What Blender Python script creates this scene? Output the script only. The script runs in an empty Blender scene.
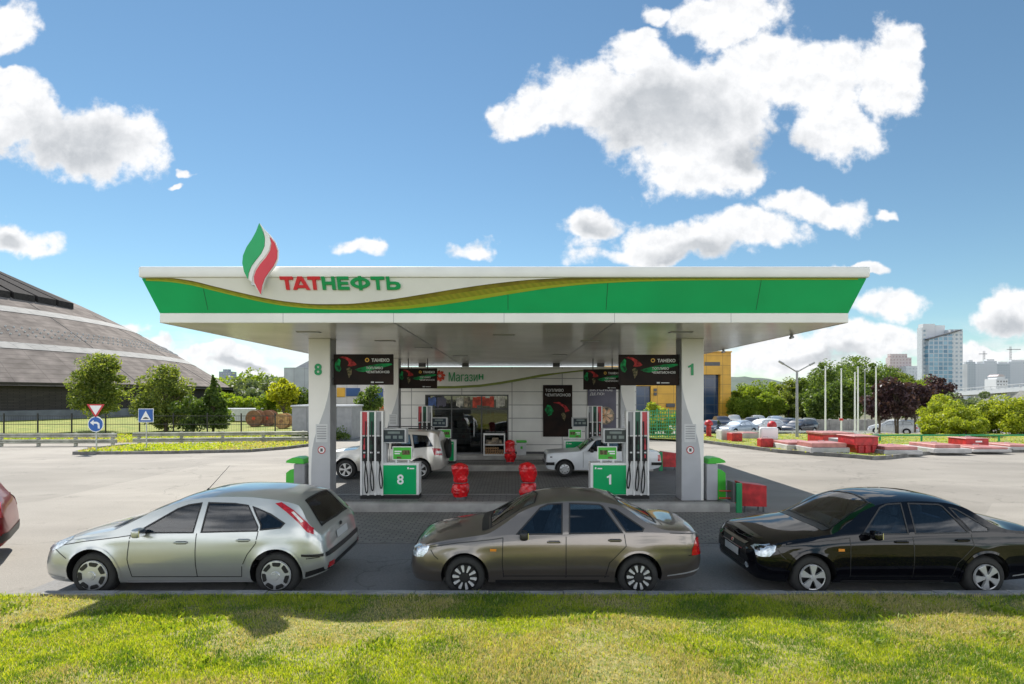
import bpy, bmesh, math, random
import numpy as np
from mathutils import Vector, Matrix
from mathutils.bvhtree import BVHTree

random.seed(7)
rng = np.random.default_rng(7)
SC = bpy.context.scene
COL = SC.collection
F, CX, HZ, CH = 545.0, 512.0, 396.0, 2.9      # focal length in pixels, axis, horizon row, eye height


def at(px, py, Y):
    return Vector(((px - CX) * Y / F, Y, CH - (py - HZ) * Y / F))


def gy(py, z=0.0):
    return F * (CH - z) / (py - HZ)


def ground(px, py, z=0.0):
    y = gy(py, z)
    return ((px - CX) * y / F, y)


# ------------------------------------------------------------------ materials
def pm(name, col, rough=.6, metal=0., var=.12, scale=4., bump=0., bscale=None, coat=0., spec=.5, detail=5., col2=None, rvar=0., seed=0.):
    m = bpy.data.materials.new(name)
    m.use_nodes = True
    nt = m.node_tree
    N, Lk = nt.nodes, nt.links
    b = N['Principled BSDF']
    b.inputs['Roughness'].default_value = rough
    b.inputs['Metallic'].default_value = metal
    b.inputs['Specular IOR Level'].default_value = spec
    b.inputs['Coat Weight'].default_value = coat
    b.inputs['Coat Roughness'].default_value = .04
    tc = N.new('ShaderNodeTexCoord')
    no = N.new('ShaderNodeTexNoise')
    no.inputs['Scale'].default_value = scale
    no.inputs['Detail'].default_value = detail
    mp = N.new('ShaderNodeMapping')
    mp.inputs['Location'].default_value = (seed, seed * 2, seed * 3)
    Lk.new(tc.outputs['Object'], mp.inputs['Vector'])
    Lk.new(mp.outputs['Vector'], no.inputs['Vector'])
    mx = N.new('ShaderNodeMix')
    mx.data_type = 'RGBA'
    c = Vector(col[:3])
    if col2 is None:
        a, d = c * (1 - var), c * (1 + var)
    else:
        a, d = c, Vector(col2)
    mx.inputs['A'].default_value = (*a, 1)
    mx.inputs['B'].default_value = (*[min(v, 1) for v in d], 1)
    rp = N.new('ShaderNodeMapRange')
    rp.inputs['From Min'].default_value = .35
    rp.inputs['From Max'].default_value = .65
    Lk.new(no.outputs['Fac'], rp.inputs['Value'])
    Lk.new(rp.outputs['Result'], mx.inputs['Factor'])
    Lk.new(mx.outputs['Result'], b.inputs['Base Color'])
    if rvar:
        r2 = N.new('ShaderNodeMapRange')
        r2.inputs['To Min'].default_value = max(0.02, rough - rvar)
        r2.inputs['To Max'].default_value = min(1, rough + rvar)
        Lk.new(no.outputs['Fac'], r2.inputs['Value'])
        Lk.new(r2.outputs['Result'], b.inputs['Roughness'])
    if bump:
        n2 = N.new('ShaderNodeTexNoise')
        n2.inputs['Scale'].default_value = bscale or scale * 6
        n2.inputs['Detail'].default_value = 4
        Lk.new(mp.outputs['Vector'], n2.inputs['Vector'])
        bp = N.new('ShaderNodeBump')
        bp.inputs['Strength'].default_value = bump
        bp.inputs['Distance'].default_value = .02
        Lk.new(n2.outputs['Fac'], bp.inputs['Height'])
        Lk.new(bp.outputs['Normal'], b.inputs['Normal'])
    return m


def bsdf(m):
    return m.node_tree.nodes['Principled BSDF']


def brick_mat(name, c1, c2, mortar, sx, sz, rough=.8, axis='XZ', gap=.02, bump=.3, offset=.5, bias=0.):
    """coloured courses: bricks, pavers or cladding panels of size sx by sz metres"""
    m = pm(name, c1, rough, var=.1, scale=2.)
    nt = m.node_tree
    N, Lk = nt.nodes, nt.links
    b = bsdf(m)
    tc = N.new('ShaderNodeTexCoord')
    se = N.new('ShaderNodeSeparateXYZ')
    cb = N.new('ShaderNodeCombineXYZ')
    Lk.new(tc.outputs['Object'], se.inputs[0])
    for k, ax in enumerate(axis):
        Lk.new(se.outputs[ax], cb.inputs[k])
    br = N.new('ShaderNodeTexBrick')
    br.inputs['Scale'].default_value = 1.
    br.inputs['Brick Width'].default_value = sx
    br.inputs['Row Height'].default_value = sz
    br.inputs['Mortar Size'].default_value = gap
    br.inputs['Mortar Smooth'].default_value = .1
    br.inputs['Bias'].default_value = bias
    br.offset = offset
    br.inputs['Color1'].default_value = (*c1, 1)
    br.inputs['Color2'].default_value = (*c2, 1)
    br.inputs['Mortar'].default_value = (*mortar, 1)
    Lk.new(cb.outputs[0], br.inputs['Vector'])
    no = N.new('ShaderNodeTexNoise')
    no.inputs['Scale'].default_value = .8
    no.inputs['Detail'].default_value = 6
    Lk.new(tc.outputs['Object'], no.inputs['Vector'])
    mr = N.new('ShaderNodeMapRange')
    mr.inputs['To Min'].default_value = .7
    mr.inputs['To Max'].default_value = 1.3
    Lk.new(no.outputs['Fac'], mr.inputs['Value'])
    mu = N.new('ShaderNodeVectorMath')
    mu.operation = 'SCALE'
    Lk.new(br.outputs['Color'], mu.inputs[0])
    Lk.new(mr.outputs['Result'], mu.inputs['Scale'])
    Lk.new(mu.outputs[0], b.inputs['Base Color'])
    bp = N.new('ShaderNodeBump')
    bp.inputs['Strength'].default_value = bump
    bp.inputs['Distance'].default_value = .01
    bp.invert = True
    Lk.new(br.outputs['Fac'], bp.inputs['Height'])
    Lk.new(bp.outputs['Normal'], b.inputs['Normal'])
    return m


def asphalt_mat(name, c1, c2, speck):
    m = pm(name, c1, .85, var=.0, col2=c2, scale=.22, detail=8, bump=.35, bscale=55)
    nt = m.node_tree
    N, Lk = nt.nodes, nt.links
    b = bsdf(m)
    old = b.inputs['Base Color'].links[0].from_socket
    tc = N.new('ShaderNodeTexCoord')
    mp = N.new('ShaderNodeMapping')
    mp.inputs['Scale'].default_value = (.25, .7, 1)      # long streaks where tyres run
    Lk.new(tc.outputs['Object'], mp.inputs['Vector'])
    n1 = N.new('ShaderNodeTexNoise')
    n1.inputs['Scale'].default_value = 1.
    n1.inputs['Detail'].default_value = 5
    Lk.new(mp.outputs['Vector'], n1.inputs['Vector'])
    n2 = N.new('ShaderNodeTexNoise')
    n2.inputs['Scale'].default_value = 28
    n2.inputs['Detail'].default_value = 3
    Lk.new(tc.outputs['Object'], n2.inputs['Vector'])
    v = N.new('ShaderNodeTexVoronoi')
    v.feature = 'DISTANCE_TO_EDGE'
    v.inputs['Scale'].default_value = .16
    wn = N.new('ShaderNodeTexNoise')
    wn.inputs['Scale'].default_value = 1.5
    Lk.new(tc.outputs['Object'], wn.inputs['Vector'])
    wm = N.new('ShaderNodeVectorMath')
    wm.operation = 'MULTIPLY_ADD'
    wm.inputs[1].default_value = (1.3, 1.3, 1.3)
    Lk.new(wn.outputs['Color'], wm.inputs[0])
    Lk.new(tc.outputs['Object'], wm.inputs[2])
    Lk.new(wm.outputs[0], v.inputs['Vector'])
    cr = N.new('ShaderNodeMapRange')
    cr.inputs['From Max'].default_value = .006
    cr.inputs['To Min'].default_value = .72
    Lk.new(v.outputs['Distance'], cr.inputs['Value'])
    a1 = N.new('ShaderNodeMapRange')
    a1.inputs['From Min'].default_value = .3
    a1.inputs['From Max'].default_value = .7
    a1.inputs['To Min'].default_value = .86
    a1.inputs['To Max'].default_value = 1.1
    Lk.new(n1.outputs['Fac'], a1.inputs['Value'])
    a2 = N.new('ShaderNodeMapRange')
    a2.inputs['From Min'].default_value = .3
    a2.inputs['From Max'].default_value = .7
    a2.inputs['To Min'].default_value = 1 - speck
    a2.inputs['To Max'].default_value = 1 + speck
    Lk.new(n2.outputs['Fac'], a2.inputs['Value'])
    m1 = N.new('ShaderNodeMath')
    m1.operation = 'MULTIPLY'
    Lk.new(a1.outputs[0], m1.inputs[0])
    Lk.new(a2.outputs[0], m1.inputs[1])
    m2 = N.new('ShaderNodeMath')
    m2.operation = 'MULTIPLY'
    Lk.new(m1.outputs[0], m2.inputs[0])
    Lk.new(cr.outputs[0], m2.inputs[1])
    ns = N.new('ShaderNodeTexNoise')          # oil spots and damp patches
    ns.inputs['Scale'].default_value = .9
    ns.inputs['Detail'].default_value = 7
    ns.inputs['Roughness'].default_value = .7
    Lk.new(tc.outputs['Object'], ns.inputs['Vector'])
    st = N.new('ShaderNodeMapRange')
    st.inputs['From Min'].default_value = .58
    st.inputs['From Max'].default_value = .72
    st.inputs['To Min'].default_value = 1.
    st.inputs['To Max'].default_value = .66
    Lk.new(ns.outputs['Fac'], st.inputs['Value'])
    vp = N.new('ShaderNodeTexVoronoi')        # resurfaced patches
    vp.inputs['Scale'].default_value = .11
    vp.distance = 'CHEBYCHEV'
    Lk.new(tc.outputs['Object'], vp.inputs['Vector'])
    sp = N.new('ShaderNodeSeparateColor')
    Lk.new(vp.outputs['Color'], sp.inputs[0])
    vr = N.new('ShaderNodeMapRange')
    vr.inputs['To Min'].default_value = .90
    vr.inputs['To Max'].default_value = 1.07
    Lk.new(sp.outputs[0], vr.inputs['Value'])
    m3 = N.new('ShaderNodeMath')
    m3.operation = 'MULTIPLY'
    Lk.new(m2.outputs[0], m3.inputs[0])
    Lk.new(st.outputs[0], m3.inputs[1])
    m4 = N.new('ShaderNodeMath')
    m4.operation = 'MULTIPLY'
    Lk.new(m3.outputs[0], m4.inputs[0])
    Lk.new(vr.outputs[0], m4.inputs[1])
    sc = N.new('ShaderNodeVectorMath')
    sc.operation = 'SCALE'
    Lk.new(old, sc.inputs[0])
    Lk.new(m4.outputs[0], sc.inputs['Scale'])
    Lk.new(sc.outputs[0], b.inputs['Base Color'])
    return m


def leaf_mat(name, c1, c2, trans=.45):
    m = bpy.data.materials.new(name)
    m.use_nodes = True
    nt = m.node_tree
    N, Lk = nt.nodes, nt.links
    b = bsdf(m)
    b.inputs['Roughness'].default_value = .5
    b.inputs['Specular IOR Level'].default_value = .5
    g = N.new('ShaderNodeNewGeometry')
    cr = N.new('ShaderNodeMix')
    cr.data_type = 'RGBA'
    cr.inputs['A'].default_value = (*c1, 1)
    cr.inputs['B'].default_value = (*c2, 1)
    Lk.new(g.outputs['Random Per Island'], cr.inputs['Factor'])
    Lk.new(cr.outputs['Result'], b.inputs['Base Color'])
    t = N.new('ShaderNodeBsdfTranslucent')
    sc = N.new('ShaderNodeVectorMath')
    sc.operation = 'MULTIPLY'
    sc.inputs[1].default_value = (1.5, 1.45, .6)
    Lk.new(cr.outputs['Result'], sc.inputs[0])
    Lk.new(sc.outputs[0], t.inputs['Color'])
    mx = N.new('ShaderNodeMixShader')
    mx.inputs[0].default_value = trans
    Lk.new(b.outputs[0], mx.inputs[1])
    Lk.new(t.outputs[0], mx.inputs[2])
    Lk.new(mx.outputs[0], N['Material Output'].inputs['Surface'])
    return m


def glass_mat(name, tint, refl=.05):
    """thin car or shop glazing: mirror at grazing angles, tinted see-through otherwise"""
    m = bpy.data.materials.new(name)
    m.use_nodes = True
    nt = m.node_tree
    N, Lk = nt.nodes, nt.links
    N.remove(bsdf(m))
    fr = N.new('ShaderNodeFresnel')
    fr.inputs['IOR'].default_value = 1.5
    ad = N.new('ShaderNodeMath')
    ad.operation = 'MULTIPLY_ADD'
    ad.inputs[1].default_value = 1.3
    ad.inputs[2].default_value = refl
    ad.use_clamp = True
    Lk.new(fr.outputs[0], ad.inputs[0])
    tr = N.new('ShaderNodeBsdfTransparent')
    tr.inputs['Color'].default_value = (*tint, 1)
    gl = N.new('ShaderNodeBsdfGlossy')
    gl.inputs['Roughness'].default_value = .015
    mx = N.new('ShaderNodeMixShader')
    Lk.new(ad.outputs[0], mx.inputs[0])
    Lk.new(tr.outputs[0], mx.inputs[1])
    Lk.new(gl.outputs[0], mx.inputs[2])
    Lk.new(mx.outputs[0], N['Material Output'].inputs['Surface'])
    return m


M = {}


def setup_materials():
    M['white'] = pm('white_panel', (.76, .76, .75), .35, var=.04, scale=1.5, spec=.5)
    M['warm_white'] = pm('warm_white_panel', (.77, .76, .73), .4, var=.04, scale=1.2)
    M['soffit'] = pm('soffit_metal', (.88, .86, .82), .16, metal=.0, var=.05, scale=.7, rvar=.06)
    M['grey_panel'] = pm('grey_panel', (.42, .43, .45), .35, var=.05, scale=2)
    M['light_grey'] = pm('light_grey', (.55, .56, .57), .4, var=.06, scale=3)
    M['mid_grey'] = pm('mid_grey', (.28, .285, .3), .5, var=.1, scale=3)
    M['dark_grey'] = pm('dark_grey', (.08, .082, .085), .5, var=.15, scale=4)
    M['black'] = pm('black_plastic', (.012, .012, .013), .45, var=.2, scale=8)
    M['rubber'] = pm('rubber', (.018, .018, .018), .75, var=.25, scale=12)
    M['green'] = pm('sign_green', (.0, .37, .115), .3, var=.06, scale=1.2, spec=.4)
    M['bright_green'] = pm('bright_green', (.06, .46, .04), .35, var=.08, scale=3)
    M['green_text'] = pm('green_letters', (.0, .30, .095), .35, var=.04)
    M['red_text'] = pm('red_letters', (.64, .025, .045), .35, var=.04)
    M['red'] = pm('red_paint', (.44, .018, .022), .45, var=.3, scale=5, bump=.05)
    M['red_sheet'] = pm('red_plastic_sheet', (.56, .010, .014), .18, var=.35, scale=6, bump=1., bscale=9)
    M['white_text'] = pm('white_letters', (.8, .8, .8), .4, var=.02)
    M['yellow_text'] = pm('amber_letters', (.75, .42, .04), .4, var=.03)
    M['concrete'] = pm('concrete', (.36, .35, .33), .85, var=.18, scale=2.2, bump=.3, bscale=25)
    M['kerb'] = pm('kerb_stone', (.24, .238, .23), .85, var=.25, scale=3, bump=.4, bscale=30)
    M['kerb_dark'] = pm('worn_kerb_stone', (.17, .165, .155), .85, var=.3, scale=3, bump=.4, bscale=30)
    M['metal'] = pm('galvanised', (.48, .49, .5), .42, metal=.7, var=.12, scale=6)
    M['chrome'] = pm('chrome', (.75, .76, .78), .12, metal=1., var=.03)
    M['silver'] = pm('wheel_silver', (.62, .63, .64), .3, metal=.55, var=.04)
    M['white_wheel'] = pm('wheel_white', (.55, .555, .55), .35, metal=.2, var=.04)
    M['interior'] = pm('cabin_trim', (.075, .077, .082), .7, var=.2, scale=6)
    M['seat'] = pm('seat_fabric', (.17, .17, .18), .85, var=.2, scale=12)
    M['glass'] = glass_mat('tinted_glass', (.38, .52, .64), .03)
    M['glass_dark'] = glass_mat('privacy_glass', (.20, .26, .36), .04)
    M['glass_clear'] = glass_mat('windscreen_glass', (.66, .72, .72), .05)
    M['glass_shop'] = glass_mat('shop_glass', (.42, .45, .45), .05)
    M['lens'] = pm('lamp_lens', (.50, .55, .60), .08, metal=.5, var=.25, scale=22, coat=1., bump=.25, bscale=45)
    M['lens_red'] = pm('red_lens', (.42, .008, .012), .1, var=.3, scale=25, coat=1.)
    M['lens_white'] = pm('clear_lens', (.65, .62, .60), .12, var=.2, scale=20, coat=1.)
    M['lens_orange'] = pm('amber_lens', (.65, .22, .03), .15, var=.1, coat=1.)
    M['plate'] = pm('number_plate', (.55, .56, .56), .4, var=.04)
    M['paint_silver'] = pm('silver_paint', (.50, .515, .50), .32, metal=.62, var=.02, scale=3, coat=1.)
    M['paint_bronze'] = pm('bronze_paint', (.195, .17, .15), .28, metal=.75, var=.03, scale=3, coat=1.)
    M['paint_black'] = pm('black_paint', (.003, .003, .005), .25, var=.05, scale=3, coat=.85, spec=0.)
    M['paint_red'] = pm('red_car_paint', (.17, .004, .009), .3, metal=.2, var=.05, scale=3, coat=.5, spec=.2)
    M['paint_champagne'] = pm('champagne_paint', (.60, .57, .52), .35, metal=.45, var=.03, scale=3, coat=1.)
    M['paint_white'] = pm('white_paint', (.68, .71, .74), .35, var=.05, scale=3, coat=.6)
    M['paint_blue'] = pm('pale_blue_paint', (.34, .42, .52), .35, metal=.4, var=.03, coat=1.)
    M['paint_dark'] = pm('dark_car_paint', (.025, .03, .045), .3, var=.05, coat=1.)
    M['tarmac'] = asphalt_mat('worn_pale_tarmac', (.235, .216, .188), (.292, .269, .236), .09)
    M['road'] = asphalt_mat('service_lane_asphalt', (.19, .188, .185), (.235, .23, .225), .14)
    M['pavers'] = brick_mat('concrete_pavers', (.235, .225, .205), (.185, .18, .17), (.09, .088, .082), .22, .11, axis='XY', gap=.012, bump=.6)
    M['island_pavers'] = brick_mat('dark_pavers', (.20, .195, .19), (.165, .16, .155), (.08, .08, .08), .3, .15, axis='XY', gap=.012, bump=.6)
    M['lane_pavers'] = brick_mat('stained_pavers', (.20, .193, .183), (.155, .15, .144), (.06, .06, .058), .22, .11, axis='XY', gap=.012, bump=.6)
    M['soil'] = pm('verge_soil', (.12, .145, .025), .95, col2=(.32, .28, .11), scale=16, detail=8, bump=.6, bscale=40)
    M['lawn'] = pm('lawn', (.12, .18, .02), .95, col2=(.30, .29, .06), scale=.9, detail=8, bump=.6, bscale=20)
    M['far_ground'] = pm('far_ground', (.10, .11, .05), .95, col2=(.16, .15, .10), scale=.05, detail=8)
    M['bark'] = pm('bark', (.11, .085, .06), .9, var=.3, scale=7, bump=.6)
    M['blade'] = leaf_mat('grass_blades', (.22, .32, .014), (.48, .50, .05), .52)
    M['blade_deep'] = leaf_mat('deep_green_blades', (.07, .15, .01), (.19, .29, .025), .45)
    M['blade_dry'] = leaf_mat('dry_blades', (.40, .34, .15), (.56, .49, .26), .4)
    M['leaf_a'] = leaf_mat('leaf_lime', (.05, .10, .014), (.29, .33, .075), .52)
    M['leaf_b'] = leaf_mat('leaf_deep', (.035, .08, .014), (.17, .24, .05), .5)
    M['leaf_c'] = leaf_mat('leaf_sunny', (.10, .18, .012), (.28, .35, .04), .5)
    M['leaf_y'] = leaf_mat('leaf_yellow', (.24, .27, .012), (.46, .48, .03), .5)
    M['leaf_p'] = leaf_mat('leaf_purple', (.03, .015, .022), (.115, .060, .066), .3)
    M['leaf_w'] = leaf_mat('leaf_willow', (.17, .24, .015), (.40, .43, .055), .5)
    M['leaf_s'] = leaf_mat('leaf_silvery', (.08, .12, .05), (.2, .25, .13), .35)


# ------------------------------------------------------------------ mesh helpers
def tag(o, label=None, cat=None, group=None, kind=None):
    if label:
        o['label'] = label
    if cat:
        o['category'] = cat
    if group:
        o['group'] = group
    if kind:
        o['kind'] = kind
    return o


def thing(name, label, cat, loc=(0, 0, 0), group=None, rz=0.):
    o = bpy.data.objects.new(name, None)
    o.empty_display_size = .2
    COL.objects.link(o)
    o.location = loc
    o.rotation_euler = (0, 0, rz)
    return tag(o, label, cat, group)


def base_of(p):
    v = Vector((0, 0, 0))
    while p is not None:
        v += p.location
        p = p.parent
    return v


def finish(me, smooth):
    if smooth:
        me.shade_smooth()
        me.set_sharp_from_angle(angle=math.radians(smooth))


class MB:
    """collects shapes, then links them as ONE mesh object; coordinates are world ones unless local=True"""

    def __init__(s):
        s.bm = bmesh.new()
        s.mi = 0

    def mat(s, i):
        s.mi = i
        return s

    def raw(s, verts, faces):
        vs = [s.bm.verts.new(v) for v in verts]
        out = []
        for f in faces:
            try:
                fc = s.bm.faces.new([vs[i] for i in f])
                fc.material_index = s.mi
                out.append(fc)
            except ValueError:
                pass
        return vs, out

    def box(s, x0, x1, y0, y1, z0, z1, bev=0., seg=1, rz=0., piv=None):
        v = [(x, y, z) for z in (z0, z1) for y in (y0, y1) for x in (x0, x1)]
        f = [(0, 2, 3, 1), (4, 5, 7, 6), (0, 1, 5, 4), (2, 6, 7, 3), (0, 4, 6, 2), (1, 3, 7, 5)]
        vs, fs = s.raw(v, f)
        if bev:
            es = list({e for fc in fs for e in fc.edges})
            r = bmesh.ops.bevel(s.bm, geom=es, offset=bev, segments=seg, affect='EDGES', profile=.5)
            for fc in r['faces']:
                fc.material_index = s.mi
            vs = list({v for fc in r['faces'] for v in fc.verts})
            vs = [v for v in s.bm.verts if v in set(vs)]
        if rz:
            p = Vector(piv or ((x0 + x1) / 2, (y0 + y1) / 2, 0))
            bmesh.ops.rotate(s.bm, verts=vs, cent=p, matrix=Matrix.Rotation(rz, 3, 'Z'))
        return s

    def cyl(s, p0, p1, r0, r1=None, seg=12, cap=True):
        p0, p1 = Vector(p0), Vector(p1)
        r1 = r0 if r1 is None else r1
        d = (p1 - p0).normalized()
        a = d.orthogonal().normalized()
        b = d.cross(a)
        v = []
        for p, r in ((p0, r0), (p1, r1)):
            for k in range(seg):
                t = 2 * math.pi * k / seg
                v.append(p + (a * math.cos(t) + b * math.sin(t)) * r)
        f = [(k, (k + 1) % seg, seg + (k + 1) % seg, seg + k) for k in range(seg)]
        if cap:
            f.append(tuple(reversed(range(seg))))
            f.append(tuple(range(seg, 2 * seg)))
        s.raw(v, f)
        return s

    def tube(s, pts, r, seg=6):
        pts = [Vector(p) for p in pts]
        rs = r if isinstance(r, (list, tuple)) else [r] * len(pts)
        v, f = [], []
        prev = None
        for i, p in enumerate(pts):
            d = (pts[min(i + 1, len(pts) - 1)] - pts[max(i - 1, 0)]).normalized()
            a = d.orthogonal().normalized() if prev is None else (prev - d * prev.dot(d)).normalized()
            prev = a
            b = d.cross(a)
            for k in range(seg):
                t = 2 * math.pi * k / seg
                v.append(p + (a * math.cos(t) + b * math.sin(t)) * rs[i])
        n = len(pts)
        for i in range(n - 1):
            for k in range(seg):
                f.append((i * seg + k, i * seg + (k + 1) % seg, (i + 1) * seg + (k + 1) % seg, (i + 1) * seg + k))
        f.append(tuple(reversed(range(seg))))
        f.append(tuple(range((n - 1) * seg, n * seg)))
        s.raw(v, f)
        return s

    def prism(s, poly, fn, a, b):
        """polygon in 2D, extruded from a to b; fn(u, v, w) -> 3D point"""
        n = len(poly)
        v = [fn(u, w, a) for u, w in poly] + [fn(u, w, b) for u, w in poly]
        f = [tuple(range(n)), tuple(reversed(range(n, 2 * n)))]
        f += [(k, n + k, n + (k + 1) % n, (k + 1) % n) for k in range(n)]
        s.raw(v, f)
        return s

    def lathe(s, prof, c, axis='Z', seg=24):
        v, f = [], []
        for r, h in prof:
            for k in range(seg):
                t = 2 * math.pi * k / seg
                if axis == 'Z':
                    v.append((c[0] + r * math.cos(t), c[1] + r * math.sin(t), c[2] + h))
                else:
                    v.append((c[0] + r * math.cos(t), c[1] + h, c[2] + r * math.sin(t)))
        for i in range(len(prof) - 1):
            for k in range(seg):
                f.append((i * seg + k, i * seg + (k + 1) % seg, (i + 1) * seg + (k + 1) % seg, (i + 1) * seg + k))
        s.raw(v, f)
        return s

    def sheet(s, pts, z=None):
        v = [(p[0], p[1], z if z is not None else p[2]) for p in pts]
        s.raw(v, [tuple(range(len(v)))])
        return s

    def build(s, name, mats, parent=None, smooth=35, local=False, normals=True):
        if normals:
            bmesh.ops.recalc_face_normals(s.bm, faces=s.bm.faces[:])
        if parent is not None and not local:
            bmesh.ops.translate(s.bm, verts=s.bm.verts[:], vec=-base_of(parent))
        me = bpy.data.meshes.new(name)
        s.bm.to_mesh(me)
        s.bm.free()
        for m in (mats if isinstance(mats, (list, tuple)) else [mats]):
            me.materials.append(M[m] if isinstance(m, str) else m)
        finish(me, smooth)
        o = bpy.data.objects.new(name, me)
        COL.objects.link(o)
        if parent is not None:
            o.parent = parent
        return o


def XZ(u, v, w):
    return (u, w, v)


def XY(u, v, w):
    return (u, v, w)


def YZ(u, v, w):
    return (w, u, v)


def kids(o):
    return [c for c in list(bpy.data.objects) if c.parent == o]


def copy_tree(o, parent=None, km=None):
    if km is None:
        km = {}
        for c in bpy.data.objects:
            if c.parent is not None:
                km.setdefault(c.parent.name, []).append(c)
    c = o.copy()
    COL.objects.link(c)
    c.parent = parent
    for ch in km.get(o.name, []):
        copy_tree(ch, c, km)
    return c


def text(s, x0, x1, z0, z1, y, mat, parent, depth=.02, bold=0., name='lettering', local=False, lean=0.):
    """raised lettering facing -Y that fills the rectangle x0..x1, z0..z1 with its back at y"""
    if s == '1':
        po = [(.52, 0), (1, 0), (1, 1), (.66, 1), (.50, .90), (.0, .80), (.0, .64), (.52, .70)]
        b = MB()
        b.prism([(x0 + u * (x1 - x0), z0 + v * (z1 - z0)) for u, v in po], XZ, y - depth, y)
        return b.build(name, mat, parent, 20, local=local)
    cu = bpy.data.curves.new('lettering_curve', 'FONT')
    cu.body = s
    cu.size = 1
    cu.offset = bold
    cu.extrude = .5
    cu.resolution_u = 4
    ob = bpy.data.objects.new('lettering_curve', cu)
    COL.objects.link(ob)
    dg = bpy.context.evaluated_depsgraph_get()
    me = bpy.data.meshes.new_from_object(ob.evaluated_get(dg))
    bpy.data.objects.remove(ob)
    bpy.data.curves.remove(cu)
    n = len(me.vertices)
    co = np.empty(n * 3, np.float32)
    me.vertices.foreach_get('co', co)
    co = co.reshape(-1, 3)
    mn, mx = co.min(0), co.max(0)
    sx = (x1 - x0) / (mx[0] - mn[0])
    sz = (z1 - z0) / (mx[1] - mn[1])
    out = np.empty_like(co)
    out[:, 0] = x0 + (co[:, 0] - mn[0]) * sx
    out[:, 2] = z0 + (co[:, 1] - mn[1]) * sz
    out[:, 1] = y - (co[:, 2] - mn[2]) / (mx[2] - mn[2]) * depth + lean * (out[:, 2] - z0)
    if parent is not None and not local:
        out -= np.array(base_of(parent))
    me.vertices.foreach_set('co', out.astype(np.float32).ravel())
    me.materials.clear()
    me.materials.append(M[mat])
    me.update()
    me.name = name
    o = bpy.data.objects.new(name, me)
    COL.objects.link(o)
    o.parent = parent
    return o


def from_np(name, V, Fq, mats, parent=None, midx=None, smooth=0):
    me = bpy.data.meshes.new(name)
    k = Fq.shape[1]
    me.vertices.add(len(V))
    me.vertices.foreach_set('co', V.astype(np.float32).ravel())
    me.loops.add(Fq.size)
    me.loops.foreach_set('vertex_index', Fq.astype(np.int32).ravel())
    me.polygons.add(len(Fq))
    me.polygons.foreach_set('loop_start', np.arange(0, Fq.size, k, dtype=np.int32))
    me.polygons.foreach_set('loop_total', np.full(len(Fq), k, np.int32))
    for m in (mats if isinstance(mats, (list, tuple)) else [mats]):
        me.materials.append(M[m] if isinstance(m, str) else m)
    if midx is not None:
        me.polygons.foreach_set('material_index', midx.astype(np.int32))
    me.update(calc_edges=True)
    me.validate()
    finish(me, smooth)
    o = bpy.data.objects.new(name, me)
    COL.objects.link(o)
    if parent is not None:
        o.parent = parent
    return o
# ------------------------------------------------------------------ cars
def pchip(pts):
    x = np.array([p[0] for p in pts], float)
    y = np.array([p[1] for p in pts], float)
    h = np.diff(x)
    d = np.diff(y) / h
    m = np.zeros(len(x))
    m[0], m[-1] = d[0], d[-1]
    for i in range(1, len(x) - 1):
        if d[i - 1] * d[i] > 0:
            w1, w2 = 2 * h[i] + h[i - 1], h[i] + 2 * h[i - 1]
            m[i] = (w1 + w2) / (w1 / d[i - 1] + w2 / d[i])

    def f(t):
        t = min(max(t, x[0]), x[-1])
        i = min(int(np.searchsorted(x, t, 'right')) - 1, len(h) - 1)
        s = (t - x[i]) / h[i]
        return (y[i] * (1 + 2 * s) * (1 - s) ** 2 + m[i] * h[i] * s * (1 - s) ** 2 + y[i + 1] * s * s * (3 - 2 * s) + m[i + 1] * h[i] * s * s * (s - 1))
    return f


def sstep(a, b, t):
    t = min(max((t - a) / (b - a), 0), 1)
    return t * t * (3 - 2 * t)


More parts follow.
